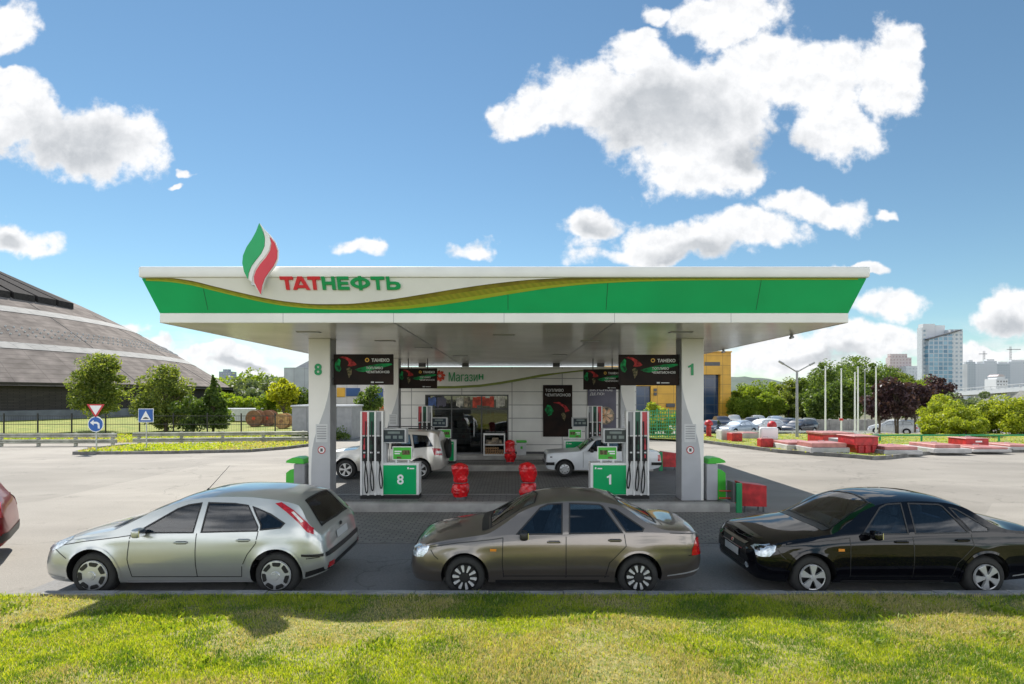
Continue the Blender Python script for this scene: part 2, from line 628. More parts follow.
class Shell:
    def __init__(s, sp):
        s.sp = sp
        s.L = sp['L']
        s.top, s.bot, s.belt, s.plan = (pchip(sp[k]) for k in ('top', 'bot', 'belt', 'plan'))

    def prof(s, x):
        sp = s.sp
        zt, zb, w = s.top(x), s.bot(x), s.plan(x)
        hc = sp.get('hood_crown', .055)
        ze = min(s.belt(x), zt - hc)
        ze = max(ze, zb + .05)
        g = min(max((zt - ze - hc) / .3, 0), 1)
        zr = ze + (zt - ze) * (.35 + sp.get('rail', .52) * g)
        return zt, zb, w, ze, zr

    def side(s, x, z, inset=0.):
        sp = s.sp
        zt, zb, w, ze, zr = s.prof(x)
        sh = sp.get('shoulder', .045)
        tk = sp.get('tuck', .09)
        if z <= ze:
            t = (z - zb) / (ze - zb)
            y = w - tk * max(1 - t / .55, 0) ** 2 - sh * max((t - .55) / .45, 0) ** 2
            for zc, amp, wd in sp.get('creases', ()):
                y += amp * math.exp(-((z - zc) / wd) ** 2)
            for xw in sp['wheels']:
                d = math.hypot(x - xw, z - sp['rw'])
                if d < 1:
                    y += sp.get('flare', .018) * math.exp(-max(d - sp['rarch'], 0) / .05) * (1 if z > .2 else .5)
        else:
            h = z - ze
            y = (w - sh) - sp.get('tumble', .34) * h - .10 * h * h
        return max(y - inset, .05)

    def ring(s, x, inset=0., zlow=None, ztop=0.):
        zt, zb, w, ze, zr = s.prof(x)
        zt, zr = zt - ztop, zr - ztop
        ze = min(ze, zr - .01)
        if zlow is not None:
            zb = zlow
        pts = []
        yb = s.side(x, zb + .001 if zlow is None else zb, inset)
        for k in (0, .4, .8):
            pts.append((yb * k, zb))
        NS, NU, NR = 13, 7, 8
        for k in range(NS):
            t = k / (NS - 1)
            z = zb + (ze - zb) * t
            pts.append((s.side(x, z, inset), z))
        for k in range(1, NU + 1):
            z = ze + (zr - ze) * k / NU
            pts.append((s.side(x, z, inset), z))
        yr = pts[-1][0]
        for k in range(1, NR + 1):
            q = 1 - k / NR
            u = q ** .75
            pts.append((yr * u, zt - (zt - zr) * u ** 3.2))
        return pts

    def mesh(s, x0=None, x1=None, inset=0., zlow=None, ztop=0., step=.07):
        x0 = 0 if x0 is None else x0
        x1 = s.L if x1 is None else x1
        xs = list(np.linspace(x0, x1, int((x1 - x0) / step) + 2))
        if inset == 0:
            xs += [.008, .02, .035, .05, .1, s.L - .008, s.L - .02, s.L - .035, s.L - .05, s.L - .1]
            xs += list(s.sp.get('stations', ()))
        xs = sorted(xs)
        xs = [x for i, x in enumerate(xs) if i == 0 or x - xs[i - 1] > .004]
        V, Fc = [], []
        n = None
        for x in xs:
            h = s.ring(x, inset, zlow, ztop)
            r = [(x, -y, z) for y, z in h] + [(x, y, z) for y, z in h[-2:0:-1]]
            n = len(r)
            V += r
        for i in range(len(xs) - 1):
            for k in range(n):
                Fc.append((i * n + k, (i + 1) * n + k, (i + 1) * n + (k + 1) % n, i * n + (k + 1) % n))
        for i, rev in ((0, False), (len(xs) - 1, True)):
            c = len(V)
            ring = range(i * n, i * n + n)
            V.append(tuple(np.mean([V[j] for j in ring], axis=0)))
            for k in range(n):
                a, b = i * n + k, i * n + (k + 1) % n
                Fc.append((b, a, c) if rev else (a, b, c))
        return V, Fc


AXES = {
    'side': (lambda u, v: (Vector((u, -5, v)), Vector((0, 1, 0)))),
    'front': (lambda u, v: (Vector((-5, u, v)), Vector((1, 0, 0)))),
    'rear': (lambda u, v: (Vector((12, u, v)), Vector((-1, 0, 0)))),
    'top': (lambda u, v: (Vector((u, v, 6)), Vector((0, 0, -1)))),
}


def patch(bvh, poly, axis, off, cell=.06):
    """a flat outline laid onto the body along an axis: returns verts, faces"""
    bm = bmesh.new()
    vs = [bm.verts.new((u, v, 0)) for u, v in poly]
    bm.faces.new(vs)
    us, ws = [p[0] for p in poly], [p[1] for p in poly]
    for lo, hi, no in ((min(us), max(us), (1, 0, 0)), (min(ws), max(ws), (0, 1, 0))):
        k = math.floor(lo / cell) + 1
        while k * cell < hi - 1e-4:
            co = (k * cell, 0, 0) if no[0] else (0, k * cell, 0)
            bmesh.ops.bisect_plane(bm, geom=bm.verts[:] + bm.edges[:] + bm.faces[:], plane_co=co, plane_no=no)
            k += 1
    V, ok = [], []
    for v in bm.verts:
        o, d = AXES[axis](v.co.x, v.co.y)
        loc, nrm, _, _ = bvh.ray_cast(o, d)
        if loc is None:
            V.append((0, 0, 0))
            ok.append(False)
        else:
            if nrm.dot(d) > 0:
                nrm = -nrm
            V.append(tuple(loc + nrm * off))
            ok.append(True)
    bm.verts.index_update()
    Fc = []
    d = AXES[axis](0, 0)[1]
    for f in bm.faces:
        ids = [v.index for v in f.verts]
        if not all(ok[i] for i in ids):
            continue
        a, b, c = (Vector(V[i]) for i in ids[:3])
        nn = Vector((0, 0, 0))
        for i in range(len(ids)):
            p, q = Vector(V[ids[i]]), Vector(V[ids[(i + 1) % len(ids)]])
            nn += p.cross(q)
        Fc.append(tuple(reversed(ids)) if nn.dot(d) > 0 else tuple(ids))
    bm.free()
    return V, Fc


def loop_strip(bvh, poly, axis, w0, w1, off, closed=True, cell=.05):
    """a narrow band along an outline (window rubber, door gap)"""
    pts = []
    n = len(poly)
    for i in range(n if closed else n - 1):
        a, b = Vector((*poly[i], 0)), Vector((*poly[(i + 1) % n], 0))
        k = max(1, int((b - a).length / cell))
        pts += [a.lerp(b, j / k) for j in range(k)]
    if not closed:
        pts.append(Vector((*poly[-1], 0)))
    m = len(pts)
    area = sum(poly[i][0] * poly[(i + 1) % n][1] - poly[(i + 1) % n][0] * poly[i][1] for i in range(n))
    sg = 1 if area > 0 else -1
    V = []
    for i in range(m):
        p, q, r = pts[(i - 1) % m], pts[i], pts[(i + 1) % m]
        if not closed:
            p, r = pts[max(i - 1, 0)], pts[min(i + 1, m - 1)]
        d1, d2 = (q - p), (r - q)
        d1 = d1.normalized() if d1.length > 1e-6 else d2.normalized()
        d2 = d2.normalized() if d2.length > 1e-6 else d1
        n1, n2 = Vector((d1.y, -d1.x, 0)) * sg, Vector((d2.y, -d2.x, 0)) * sg
        nn = (n1 + n2)
        nn = nn.normalized() / max(.5, nn.normalized().dot(n1))
        for w in (w0, w1):
            t = q + nn * w
            o, d = AXES[axis](t.x, t.y)
            loc, nr, _, _ = bvh.ray_cast(o, d)
            if loc is None:
                V.append(None)
            else:
                if nr.dot(d) > 0:
                    nr = -nr
                V.append(tuple(loc + nr * off))
    Fc = []
    for i in range(m if closed else m - 1):
        j = (i + 1) % m
        ids = (2 * i, 2 * i + 1, 2 * j + 1, 2 * j)
        if all(V[k] is not None for k in ids):
            Fc.append(ids)
    V = [v or (0, 0, 0) for v in V]
    return V, Fc


def mirrored(VF):
    V, Fc = VF
    return [(x, -y, z) for x, y, z in V], [tuple(reversed(f)) for f in Fc]


def obj_vf(name, VF, mats, parent, smooth=40):
    b = MB()
    b.raw(*VF)
    return b.build(name, mats, parent, smooth, local=True, normals=False)


def boolean(target, cutter):
    cutter.parent = target.parent
    md = target.modifiers.new('cut', 'BOOLEAN')
    md.operation = 'DIFFERENCE'
    md.object = cutter
    md.solver = 'EXACT'
    md.material_mode = 'TRANSFER'
    dg = bpy.context.evaluated_depsgraph_get()
    me = bpy.data.meshes.new_from_object(target.evaluated_get(dg))
    target.modifiers.clear()
    old = target.data
    target.data = me
    bpy.data.meshes.remove(old)
    cm = cutter.data
    bpy.data.objects.remove(cutter)
    bpy.data.meshes.remove(cm)


def rim_mesh(kind, r, parent):
    """wheel face in local axes, facing -Y; the hub plane is y = 0"""
    b = MB()
    sg = 40
    if kind == 'cover':                       # plastic trim with seven openings near the edge
        b.lathe([(r, -.012), (r * .96, -.03), (r * .55, -.042), (r * .30, -.040), (r * .26, -.052), (.0, -.054)], (0, 0, 0), 'Y', sg)
        b.mat(1)
        for k in range(7):
            a = 2 * math.pi * (k + .25) / 7
            ca, sa = math.cos(a), math.sin(a)
            poly = [(r * .62, -.035), (r * .66, -.05), (r * .84, -.062), (r * .88, -.04), (r * .88, .04), (r * .84, .062), (r * .66, .05), (r * .62, .035)]
            b.prism([(u * ca - v * sa, u * sa + v * ca) for u, v in poly], XZ, -.0485, -.03)
        b.mat(0)
        b.lathe([(r * .16, -.055), (r * .15, -.06), (0, -.06)], (0, 0, 0), 'Y', 20)
        mats = ['silver', 'black', 'white_wheel']
    elif kind == 'spoke10':
        b.mat(1).lathe([(r, -.01), (r * .97, -.03), (r * .93, -.012), (0, -.012)], (0, 0, 0), 'Y', sg)
        b.mat(0)
        for k in range(10):
            a = 2 * math.pi * k / 10
            ca, sa = math.cos(a), math.sin(a)
            poly = [(r * .42, -.010), (r * .88, -.022), (r * .94, -.015), (r * .94, .015), (r * .88, .022), (r * .42, .010)]
            b.prism([(u * ca - v * sa, u * sa + v * ca) for u, v in poly], XZ, -.045, -.02)
        b.mat(1).lathe([(r * .42, -.02), (r * .38, -.046), (0, -.048)], (0, 0, 0), 'Y', 20)
        mats = ['white_wheel', 'black']
    elif kind == 'spoke5':
        b.mat(0).lathe([(r, -.01), (r * .97, -.034), (r * .90, -.03)], (0, 0, 0), 'Y', sg)
        b.mat(1).lathe([(r * .91, -.03), (r * .89, .03), (0, .03)], (0, 0, 0), 'Y', sg)
        b.mat(0)
        for k in range(5):
            a = 2 * math.pi * k / 5 + math.pi / 2
            ca, sa = math.cos(a), math.sin(a)
            poly = [(0, -.022), (r * .3, -.022), (r * .90, -.052), (r * .90, .052), (r * .3, .022), (0, .022)]
            b.prism([(u * ca - v * sa, u * sa + v * ca) for u, v in poly], XZ, -.045, -.012)
        b.lathe([(r * .22, -.03), (r * .2, -.054), (0, -.056)], (0, 0, 0), 'Y', 20)
        mats = ['silver', 'black']
    else:                                     # plain pressed steel
        b.mat(0).lathe([(r, -.01), (r * .96, -.03), (r * .88, -.01), (r * .6, -.03), (r * .3, -.022), (r * .26, -.045), (0, -.048)], (0, 0, 0), 'Y', 28)
        b.mat(1)
        for k in range(8):
            a = 2 * math.pi * k / 8
            b.cyl((r * .72 * math.cos(a), -.034, r * .72 * math.sin(a)), (r * .72 * math.cos(a), -.01, r * .72 * math.sin(a)), .018, seg=8)
        mats = ['silver', 'black']
    return b.build('rim', mats, parent, 30, local=True)


def add_wheels(root, sp, detail=True):
    rw, tw = sp['rw'], sp.get('tyre_w', .185)
    rr = sp.get('rrim', rw * .66)
    yo = sp['plan_w'] - .035
    src = None
    for xw in sp['wheels']:
        for sgn in (-1, 1):
            if src is None:
                b = MB()
                b.lathe([(rr - .01, .06), (rr - .005, .01), (rr + .02, -.012), (rw - .035, -.012), (rw - .012, .006), (rw, .03), (rw, tw - .03), (rw - .015, tw - .004), (rr, tw), (.03, tw)], (0, 0, 0), 'Y', 36)
                for k in range(0):
                    pass
                t = b.build('wheel', 'rubber', root, 40, local=True)
                rim_mesh(sp['rim'], rr, t)
                src = t
                w = t
            else:
                w = src.copy()
                COL.objects.link(w)
                w.parent = root
                for c in kids(src):
                    d = c.copy()
                    COL.objects.link(d)
                    d.parent = w
            w.location = (xw, sgn * yo, rw)
            w.rotation_euler = (0, random.uniform(0, 6), 0 if sgn < 0 else math.pi)


def make_car(sp, name, label, cat, loc, group=None, rz=0., cut=True):
    """front at local x = 0, tail at x = L, near side at -y"""
    root = thing(name, label, cat, loc, group, rz)
    sh = Shell(sp)
    V, Fc = sh.mesh()
    paint = sp['paint']
    b0 = MB()
    b0.raw(V, Fc)
    bmesh.ops.recalc_face_normals(b0.bm, faces=b0.bm.faces[:])
    bvh = BVHTree.FromBMesh(b0.bm)
    body = b0.build('body', [paint, 'interior', 'black'], root, 40, local=True)
    W = sp['plan_w']
    # wheel housings
    c = MB()
    for xw in sp['wheels']:
        for sg in (-1, 1):
            c.cyl((xw, sg * (W - .30), sp['rw'] + .01), (xw, sg * (W + .25), sp['rw'] + .01), sp['rarch'], seg=40)
            c.box(xw - sp['rarch'] * .985, xw + sp['rarch'] * .985, min(sg * (W - .30), sg * (W + .25)), max(sg * (W - .30), sg * (W + .25)), -.2, sp['rw'] - .02) if False else None
    boolean(body, c.build('housing', ['black'], None, 0))
    if cut:
        cb = sp['cabin']
        c = MB()
        c.raw(*sh.mesh(cb[0], cb[1], inset=.07, zlow=.42, ztop=.05, step=.12))
        boolean(body, c.build('cavity', ['interior'], None, 0))
        for key in ('windows',):
            c = MB()
            for poly, mt in sp[key]:
                c.prism(poly, XZ, -1.3, 1.3)
            boolean(body, c.build('cavity', ['interior'], None, 0))
        for key in ('windscreen', 'backlight'):
            if key in sp:
                c = MB()
                c.prism(sp[key], XY, .80, 2.4)
                boolean(body, c.build('cavity', ['interior'], None, 0))
    finish(body.data, 40)
    # gaps, rubbers and black trim joined to the body
    b = MB()
    b.bm.from_mesh(body.data)
    ni = [m.name for m in body.data.materials]

    def slot(m):
        m = M[m].name
        if m not in ni:
            ni.append(m)
        return ni.index(m)
    b.mi = slot('black')
    for poly, mt in sp['windows']:
        r = loop_strip(bvh, poly, 'side', -.004, sp.get('seal', .016), .0035)
        b.raw(*r)
        b.raw(*mirrored(r))
    for key in ('windscreen', 'backlight'):
        if key in sp:
            b.raw(*loop_strip(bvh, sp[key], 'top', -.004, .02, .0035))
    for path in sp.get('gaps', ()):
        r = loop_strip(bvh, path, 'side', -.006, .006, .0022, closed=False)
        b.raw(*r)
        b.raw(*mirrored(r))
    for path in sp.get('topgaps', ()):
        b.raw(*loop_strip(bvh, path, 'top', -.005, .005, .0022, closed=False))
    for ax, poly, mt, off in sp.get('trims', ()):
        b.mi = slot(mt)
        r = patch(bvh, poly, ax, off)
        b.raw(*r)
        if ax == 'side':
            b.raw(*mirrored(r))
    # arch lips
    b.mi = slot(paint)
    for xw in sp['wheels']:
        ra, zc = sp['rarch'], sp['rw'] + .01
        pts = []
        for k in range(0, 25):
            a = math.radians(-8 + 196 * k / 24)
            pts.append((xw + ra * math.cos(a), zc + ra * math.sin(a)))
        for wd in ((-.002, .03),):
            r = loop_strip(bvh, pts, 'side', wd[0], wd[1], .009, closed=False, cell=.2)
            b.raw(*r)
            b.raw(*mirrored(r))
    me = bpy.data.meshes.new('body')
    b.bm.to_mesh(me)
    b.bm.free()
    for n in ni:
        me.materials.append(bpy.data.materials[n])
    finish(me, 40)
    body.data = me
    # glazing
    for poly, mt in sp['windows']:
        r = patch(bvh, [(p[0], p[1]) for p in poly], 'side', -.004, .08)
        obj_vf('side_window', r, mt, root)
        obj_vf('side_window', mirrored(r), mt, root)
    if 'windscreen' in sp:
        obj_vf('windscreen', patch(bvh, sp['windscreen'], 'top', -.004, .08), sp.get('wind_mat', 'glass_clear'), root)
    if 'backlight' in sp:
        obj_vf('rear_window', patch(bvh, sp['backlight'], 'top', -.004, .08), sp.get('back_mat', 'glass_dark'), root)
    if 'backlight_rear' in sp:
        obj_vf('rear_window', patch(bvh, sp['backlight_rear'], 'rear', .004, .08), 'glass_dark', root)
    # lamps and plates
    for pname, ax, poly, mt, off in sp.get('lamps', ()):
        r = patch(bvh, poly, ax, off, .04)
        obj_vf(pname, r, mt, root)
        obj_vf(pname, mirrored(r), mt, root)
    for pname, ax, poly, mt, off in sp.get('plates', ()):
        obj_vf(pname, patch(bvh, poly, ax, off, .2), mt, root)
    # door handles and mirrors
    for hx, hz in sp.get('handles', ()):
        for sg in (-1, 1):
            y = sh.side(hx, hz) + .004
            h = MB()
            h.mat(1).box(hx - .07, hx + .08, y - .006, y + .002, hz - .025, hz + .02)
            h.mat(0).box(hx - .095, hx + .095, y + .002, y + .028, hz - .012, hz + .016, .008)
            if sg < 0:
                bmesh.ops.scale(h.bm, vec=(1, -1, 1), verts=h.bm.verts[:])
            h.build('door_handle', [sp.get('handle_mat', paint), 'black'], root, 35, local=True)
    if 'mirror' in sp:
        mx, mz = sp['mirror']
        for sg in (-1, 1):
            y = sh.side(mx, mz)
            h = MB()
            h.mat(1).box(mx - .02, mx + .06, y - .03, y + .09, mz - .02, mz + .02, .01)
            h.mat(0).box(mx - .05, mx + .07, y + .04, y + .21, mz - .035, mz + .095, .04, 3)
            h.mat(2).box(mx + .066, mx + .076, y + .06, y + .19, mz - .015, mz + .075)
            if sg < 0:
                bmesh.ops.scale(h.bm, vec=(1, -1, 1), verts=h.bm.verts[:])
            h.build('wing_mirror', [sp.get('mirror_mat', paint), 'black', 'chrome'], root, 45, local=True)
    if cut:
        sx = sp['seats']
        for sg in (-1, 1):
            h = MB()
            h.box(sx - .35, sx + .12, sg * .36 - .23, sg * .36 + .23, .45, .60, .04, 2)
            bm0 = len(h.bm.verts)
            h.prism([(sx + .05, .55), (sx + .22, .55), (sx + .36, 1.06), (sx + .26, 1.08)], lambda u, v, w: (u, w, v), sg * .36 - .21, sg * .36 + .21)
            h.box(sx + .27, sx + .35, sg * .36 - .12, sg * .36 + .12, 1.10, 1.26, .03, 2)
            h.build('seat', 'seat', root, 40, local=True)
        rx = sp['rear_seat']
        h = MB()
        h.prism([(rx - .35, .45), (rx - .35, .58), (rx, .58), (rx + .16, 1.0), (rx + .26, 1.0), (rx + .2, .45)], lambda u, v, w: (u, w, v), -.58, .58)
        for sg in (-1, 1):
            h.box(rx + .16, rx + .24, sg * .34 - .12, sg * .34 + .12, 1.0, 1.12, .03, 2)
        h.build('rear_seat', 'seat', root, 40, local=True)
        h = MB()
        cx = sx - .46
        pts = [Vector((cx - .05 + .07 * math.sin(a), -.36 + .18 * math.cos(a), .92 + .17 * math.sin(a))) for a in np.linspace(0, 2 * math.pi, 20)]
        h.tube(pts, .013)
        h.box(cx - .12, cx - .02, -.40, -.32, .84, .90, .01)
        h.build('steering_wheel', 'interior', root, 40, local=True)
        h = MB()
        h.prism([(cb[0], .6), (cb[0], .90), (cb[0] + .35, .93), (cb[0] + .48, .86), (cb[0] + .48, .6)], lambda u, v, w: (u, w, v), -.66, .66)
        h.build('dashboard', 'interior', root, 40, local=True)
    add_wheels(root, sp)
    return root, sh, bvh


def rect(u0, u1, v0, v1):
    return [(u0, v0), (u1, v0), (u1, v1), (u0, v1)]


def ell(cu, cv, ru, rv, n=16):
    return [(cu + ru * math.cos(2 * math.pi * k / n), cv + rv * math.sin(2 * math.pi * k / n)) for k in range(n)]


def plan_pts(L, W, f=.60, r=.62):
    e = [(0, f), (.012, f + .10), (.035, f + .18), (.08, f + .255), (.17, f + .325), (.32, f + .37), (.6, .985), (1.0, 1.)]
    g = [(L, r), (L - .012, r + .10), (L - .035, r + .18), (L - .08, r + .255), (L - .17, r + .31), (L - .32, r + .345), (L - .6, .98), (L - 1.1, 1.)]
    return [(x, v * W) for x, v in e] + [(x, v * W) for x, v in reversed(g)]


def priora(paint, rim):
    L, W = 4.29, .84
    return dict(
        L=L, plan_w=W, paint=paint, rim=rim, rw=.292, rrim=.185, rarch=.345, wheels=(.82, 3.32), tyre_w=.18,
        top=[(0, .55), (.02, .63), (.06, .69), (.14, .74), (.45, .835), (.9, .915), (1.12, .955), (1.3, 1.06), (1.55, 1.20), (1.8, 1.315), (1.95, 1.36), (2.2, 1.395), (2.5, 1.405), (2.85, 1.385),
             (3.05, 1.345), (3.3, 1.225), (3.55, 1.085), (3.70, 1.015), (3.8, .995), (4.05, .985), (4.17, .965), (4.22, .94), (4.25, .85), (4.27, .74), (4.29, .62)],
        bot=[(0, .33), (.03, .27), (.1, .225), (.4, .20), (1.2, .19), (2.8, .19), (3.7, .22), (4.12, .27), (4.25, .33), (4.29, .40)],
        belt=[(0, .50), (.1, .66), (.3, .735), (.7, .80), (1.2, .855), (2.2, .888), (3.2, .912), (3.8, .915), (4.15, .89), (4.29, .6)],
        plan=plan_pts(L, W, .62, .64), tumble=.42, tuck=.10, shoulder=.04, flare=.02,
        creases=((.745, .012, .022), (.33, .012, .035)),
        cabin=(1.36, 3.62), seats=1.95, rear_seat=2.95,
        windows=[([(1.58, .905), (1.92, 1.245), (2.03, 1.290), (2.235, 1.302), (2.215, .91)], 'glass'),
                 ([(2.335, .915), (2.355, 1.302), (2.78, 1.290), (2.83, 1.268), (3.08, .93)], 'glass'),
                 ([(3.15, .94), (2.94, 1.245), (3.02, 1.225), (3.40, .975), (3.38, .945)], 'glass_dark')],
        windscreen=[(1.20, -.62), (1.17, 0), (1.20, .62), (1.83, .50), (1.90, 0), (1.83, -.50)],
        backlight=[(3.10, -.47), (3.07, 0), (3.10, .47), (3.62, .57), (3.66, 0), (3.62, -.57)], back_mat='glass',
        gaps=[[(1.37, .855), (1.36, .5), (1.38, .28)], [(2.28, .87), (2.275, .6), (2.28, .27)],
              [(3.12, .90), (3.14, .74), (3.02, .62), (2.90, .50), (2.84, .27)], [(1.37, .30), (2.9, .30)],
              [(.30, .715), (.7, .775), (1.2, .825), (1.37, .85)], [(.33, .68), (.38, .60), (.44, .55)], [(4.04, .60), (4.24, .60)], [(3.78, .915), (4.18, .90)]],
        topgaps=[[(.13, -.45), (.10, 0), (.13, .45)], [(3.72, -.58), (3.70, 0), (3.72, .58)]],
        trims=[('side', [(1.14, .19), (2.93, .19), (2.93, .235), (1.14, .235)], 'black', .004),
               ('front', rect(-.46, .46, .345, .43), 'black', .004), ('front', [(-.36, .575), (.36, .575), (.42, .66), (-.42, .66)], 'black', .005),
               ('front', [(-.38, .655), (.38, .655), (.44, .69), (-.44, .69)], 'chrome', .011), ('front', ell(0, .622, .055, .028), 'chrome', .014),
               ('front', [(-.34, .570), (.34, .570), (.37, .584), (-.37, .584)], 'chrome', .011),
               ('top', [(1.06, -.64), (1.03, 0), (1.06, .64), (1.17, .64), (1.14, 0), (1.17, -.64)], 'black', .004),
               ('side', [(3.75, .285), (4.24, .36), (4.24, .385), (3.75, .305)], 'silver', .004)],
        lamps=[('headlight', 'side', [(.065, .575), (.06, .665), (.10, .70), (.24, .745), (.31, .735), (.29, .66), (.22, .585), (.12, .565)], 'lens', .006),
               ('indicator', 'side', [(1.185, .665), (1.275, .665), (1.275, .70), (1.185, .705)], 'lens_orange', .008),
               ('tail_light', 'side', [(4.085, .60), (4.10, .70), (4.165, .845), (4.225, .84), (4.26, .70), (4.265, .60)], 'lens_red', .006),
               ('fog_light', 'front', ell(.53, .385, .05, .04), 'lens', .008)],
        plates=[('number_plate', 'front', rect(-.26, .26, .445, .555), 'plate', .014), ('number_plate', 'rear', rect(-.26, .26, .70, .81), 'plate', .012)],
        handles=[(2.10, .795), (2.98, .82)], mirror=(1.66, .885), mirror_mat='black' if paint != 'paint_black' else 'paint_black',
    )


def squeeze(o, x0, k):
    """shorten everything behind x0"""
    f = lambda x: x if x < x0 else x0 + (x - x0) * k
    for key in ('top', 'bot', 'belt', 'plan', 'backlight'):
        o[key] = [(f(x), v) for x, v in o[key]]
    o['windows'] = [([(f(x), v) for x, v in p], m) for p, m in o['windows']]
    o['gaps'] = [[(f(x), v) for x, v in p] for p in o['gaps']]
    o['trims'] = [(a, [(f(x), v) for x, v in p] if a == 'side' else p, m, d) for a, p, m, d in o['trims']]
    o['lamps'] = [(n, a, [(f(x), v) for x, v in p] if a == 'side' else p, m, d) for n, a, p, m, d in o['lamps']]
    o['L'] = f(o['L'])
    return o


def focus():
    return squeeze(focus_long(), 3.62, .85)


def focus_long():
    L, W = 4.34, .905
    return dict(
        L=L, plan_w=W, paint='paint_silver', rim='cover', rw=.318, rrim=.215, rarch=.375, wheels=(.85, 3.49), tyre_w=.2, hood_crown=.05,
        top=[(0, .47), (.015, .56), (.05, .655), (.12, .735), (.3, .83), (.6, .915), (.95, .985), (1.1, 1.02), (1.3, 1.115), (1.6, 1.245), (1.9, 1.365), (2.05, 1.41), (2.3, 1.455), (2.6, 1.475),
             (2.95, 1.47), (3.3, 1.435), (3.55, 1.39), (3.76, 1.335), (3.82, 1.30), (3.95, 1.17), (4.1, 1.015), (4.18, .945), (4.215, .90), (4.245, .78), (4.265, .68), (4.30, .625), (4.33, .56), (4.34, .50)],
        bot=[(0, .30), (.03, .245), (.1, .21), (.4, .19), (1.2, .19), (3.1, .20), (3.9, .25), (4.2, .32), (4.31, .36), (4.34, .42)],
        belt=[(0, .42), (.1, .62), (.3, .74), (.7, .835), (1.2, .885), (2.3, .91), (3.0, .935), (3.5, .97), (3.9, .96), (4.15, .86), (4.34, .45)],
        plan=plan_pts(L, W, .58, .66), tumble=.40, tuck=.10, shoulder=.045, flare=.028,
        creases=((.825, .010, .022), (.27, .014, .04)),
        cabin=(1.36, 4.02), seats=2.05, rear_seat=3.0,
        windows=[([(1.47, .925), (1.98, 1.235), (2.12, 1.285), (2.30, 1.31), (2.27, .93)], 'glass'),
                 ([(2.40, .935), (2.415, 1.315), (2.80, 1.305), (3.00, 1.28), (3.20, 1.0), (3.20, .955)], 'glass_dark'),
                 ([(3.255, .97), (3.25, 1.03), (3.09, 1.262), (3.36, 1.165), (3.57, 1.045), (3.53, .995)], 'glass_dark')],
        windscreen=[(1.18, -.66), (1.13, 0), (1.18, .66), (1.90, .53), (1.98, 0), (1.90, -.53)],
        backlight=[(3.79, -.47), (3.78, 0), (3.79, .47), (4.11, .60), (4.13, 0), (4.11, -.60)], back_mat='glass_dark',
        gaps=[[(1.38, .90), (1.36, .55), (1.40, .29)], [(2.33, .915), (2.335, .6), (2.34, .285)],
              [(3.22, .95), (3.20, .78), (3.08, .62), (3.00, .45), (2.98, .29)], [(1.40, .29), (2.98, .29)],
              [(.28, .72), (.7, .80), (1.2, .86), (1.38, .885)], [(3.98, .56), (4.26, .58)], [(.25, .69), (.40, .60), (.47, .56)]],
        topgaps=[[(.18, -.5), (.14, 0), (.18, .5)]],
        trims=[('side', [(1.42, .455), (2.32, .455), (2.32, .485), (1.42, .485)], 'paint_silver', .012), ('side', [(2.36, .455), (3.02, .455), (3.06, .485), (2.36, .485)], 'paint_silver', .012),
               ('side', [(1.26, .19), (3.08, .20), (3.08, .235), (1.26, .23)], 'mid_grey', .004), ('side', [(.02, .245), (.36, .215), (.42, .275), (.03, .32)], 'mid_grey', .004),
               ('side', [(3.93, .27), (4.32, .37), (4.325, .44), (3.96, .36)], 'black', .004), ('side', [(3.90, .595), (4.322, .575), (4.322, .62), (3.90, .625)], 'black', .012),
               ('rear', rect(-.80, .80, .565, .625), 'black', .012), ('rear', rect(-.75, .75, .36, .45), 'black', .004),
               ('rear', ell(0, .87, .065, .028), 'black', .010),
               ('top', [(1.02, -.70), (.98, 0), (1.02, .70), (1.16, .68), (1.11, 0), (1.16, -.68)], 'black', .004)],
        lamps=[('headlight', 'side', [(.12, .66), (.20, .745), (.50, .855), (.53, .835), (.34, .70), (.20, .64)], 'lens', .006),
               ('tail_light', 'side', [(3.40, 1.315), (3.49, 1.33), (3.70, 1.22), (3.95, 1.07), (4.075, .975), (4.09, .90), (3.99, .93), (3.80, 1.06), (3.58, 1.20)], 'lens_red', .010),
               ('reversing_lens', 'side', [(3.66, 1.195), (3.70, 1.205), (3.90, 1.075), (3.86, 1.055)], 'lens_white', .013),
               ('fog_lamp', 'rear', rect(.60, .76, .40, .47), 'lens_red', .012)],
        plates=[('number_plate', 'rear', rect(-.26, .26, .70, .81), 'plate', .012)],
        handles=[(2.12, .79), (3.02, .825)], mirror=(1.55, .92), handle_mat='paint_silver',
    )


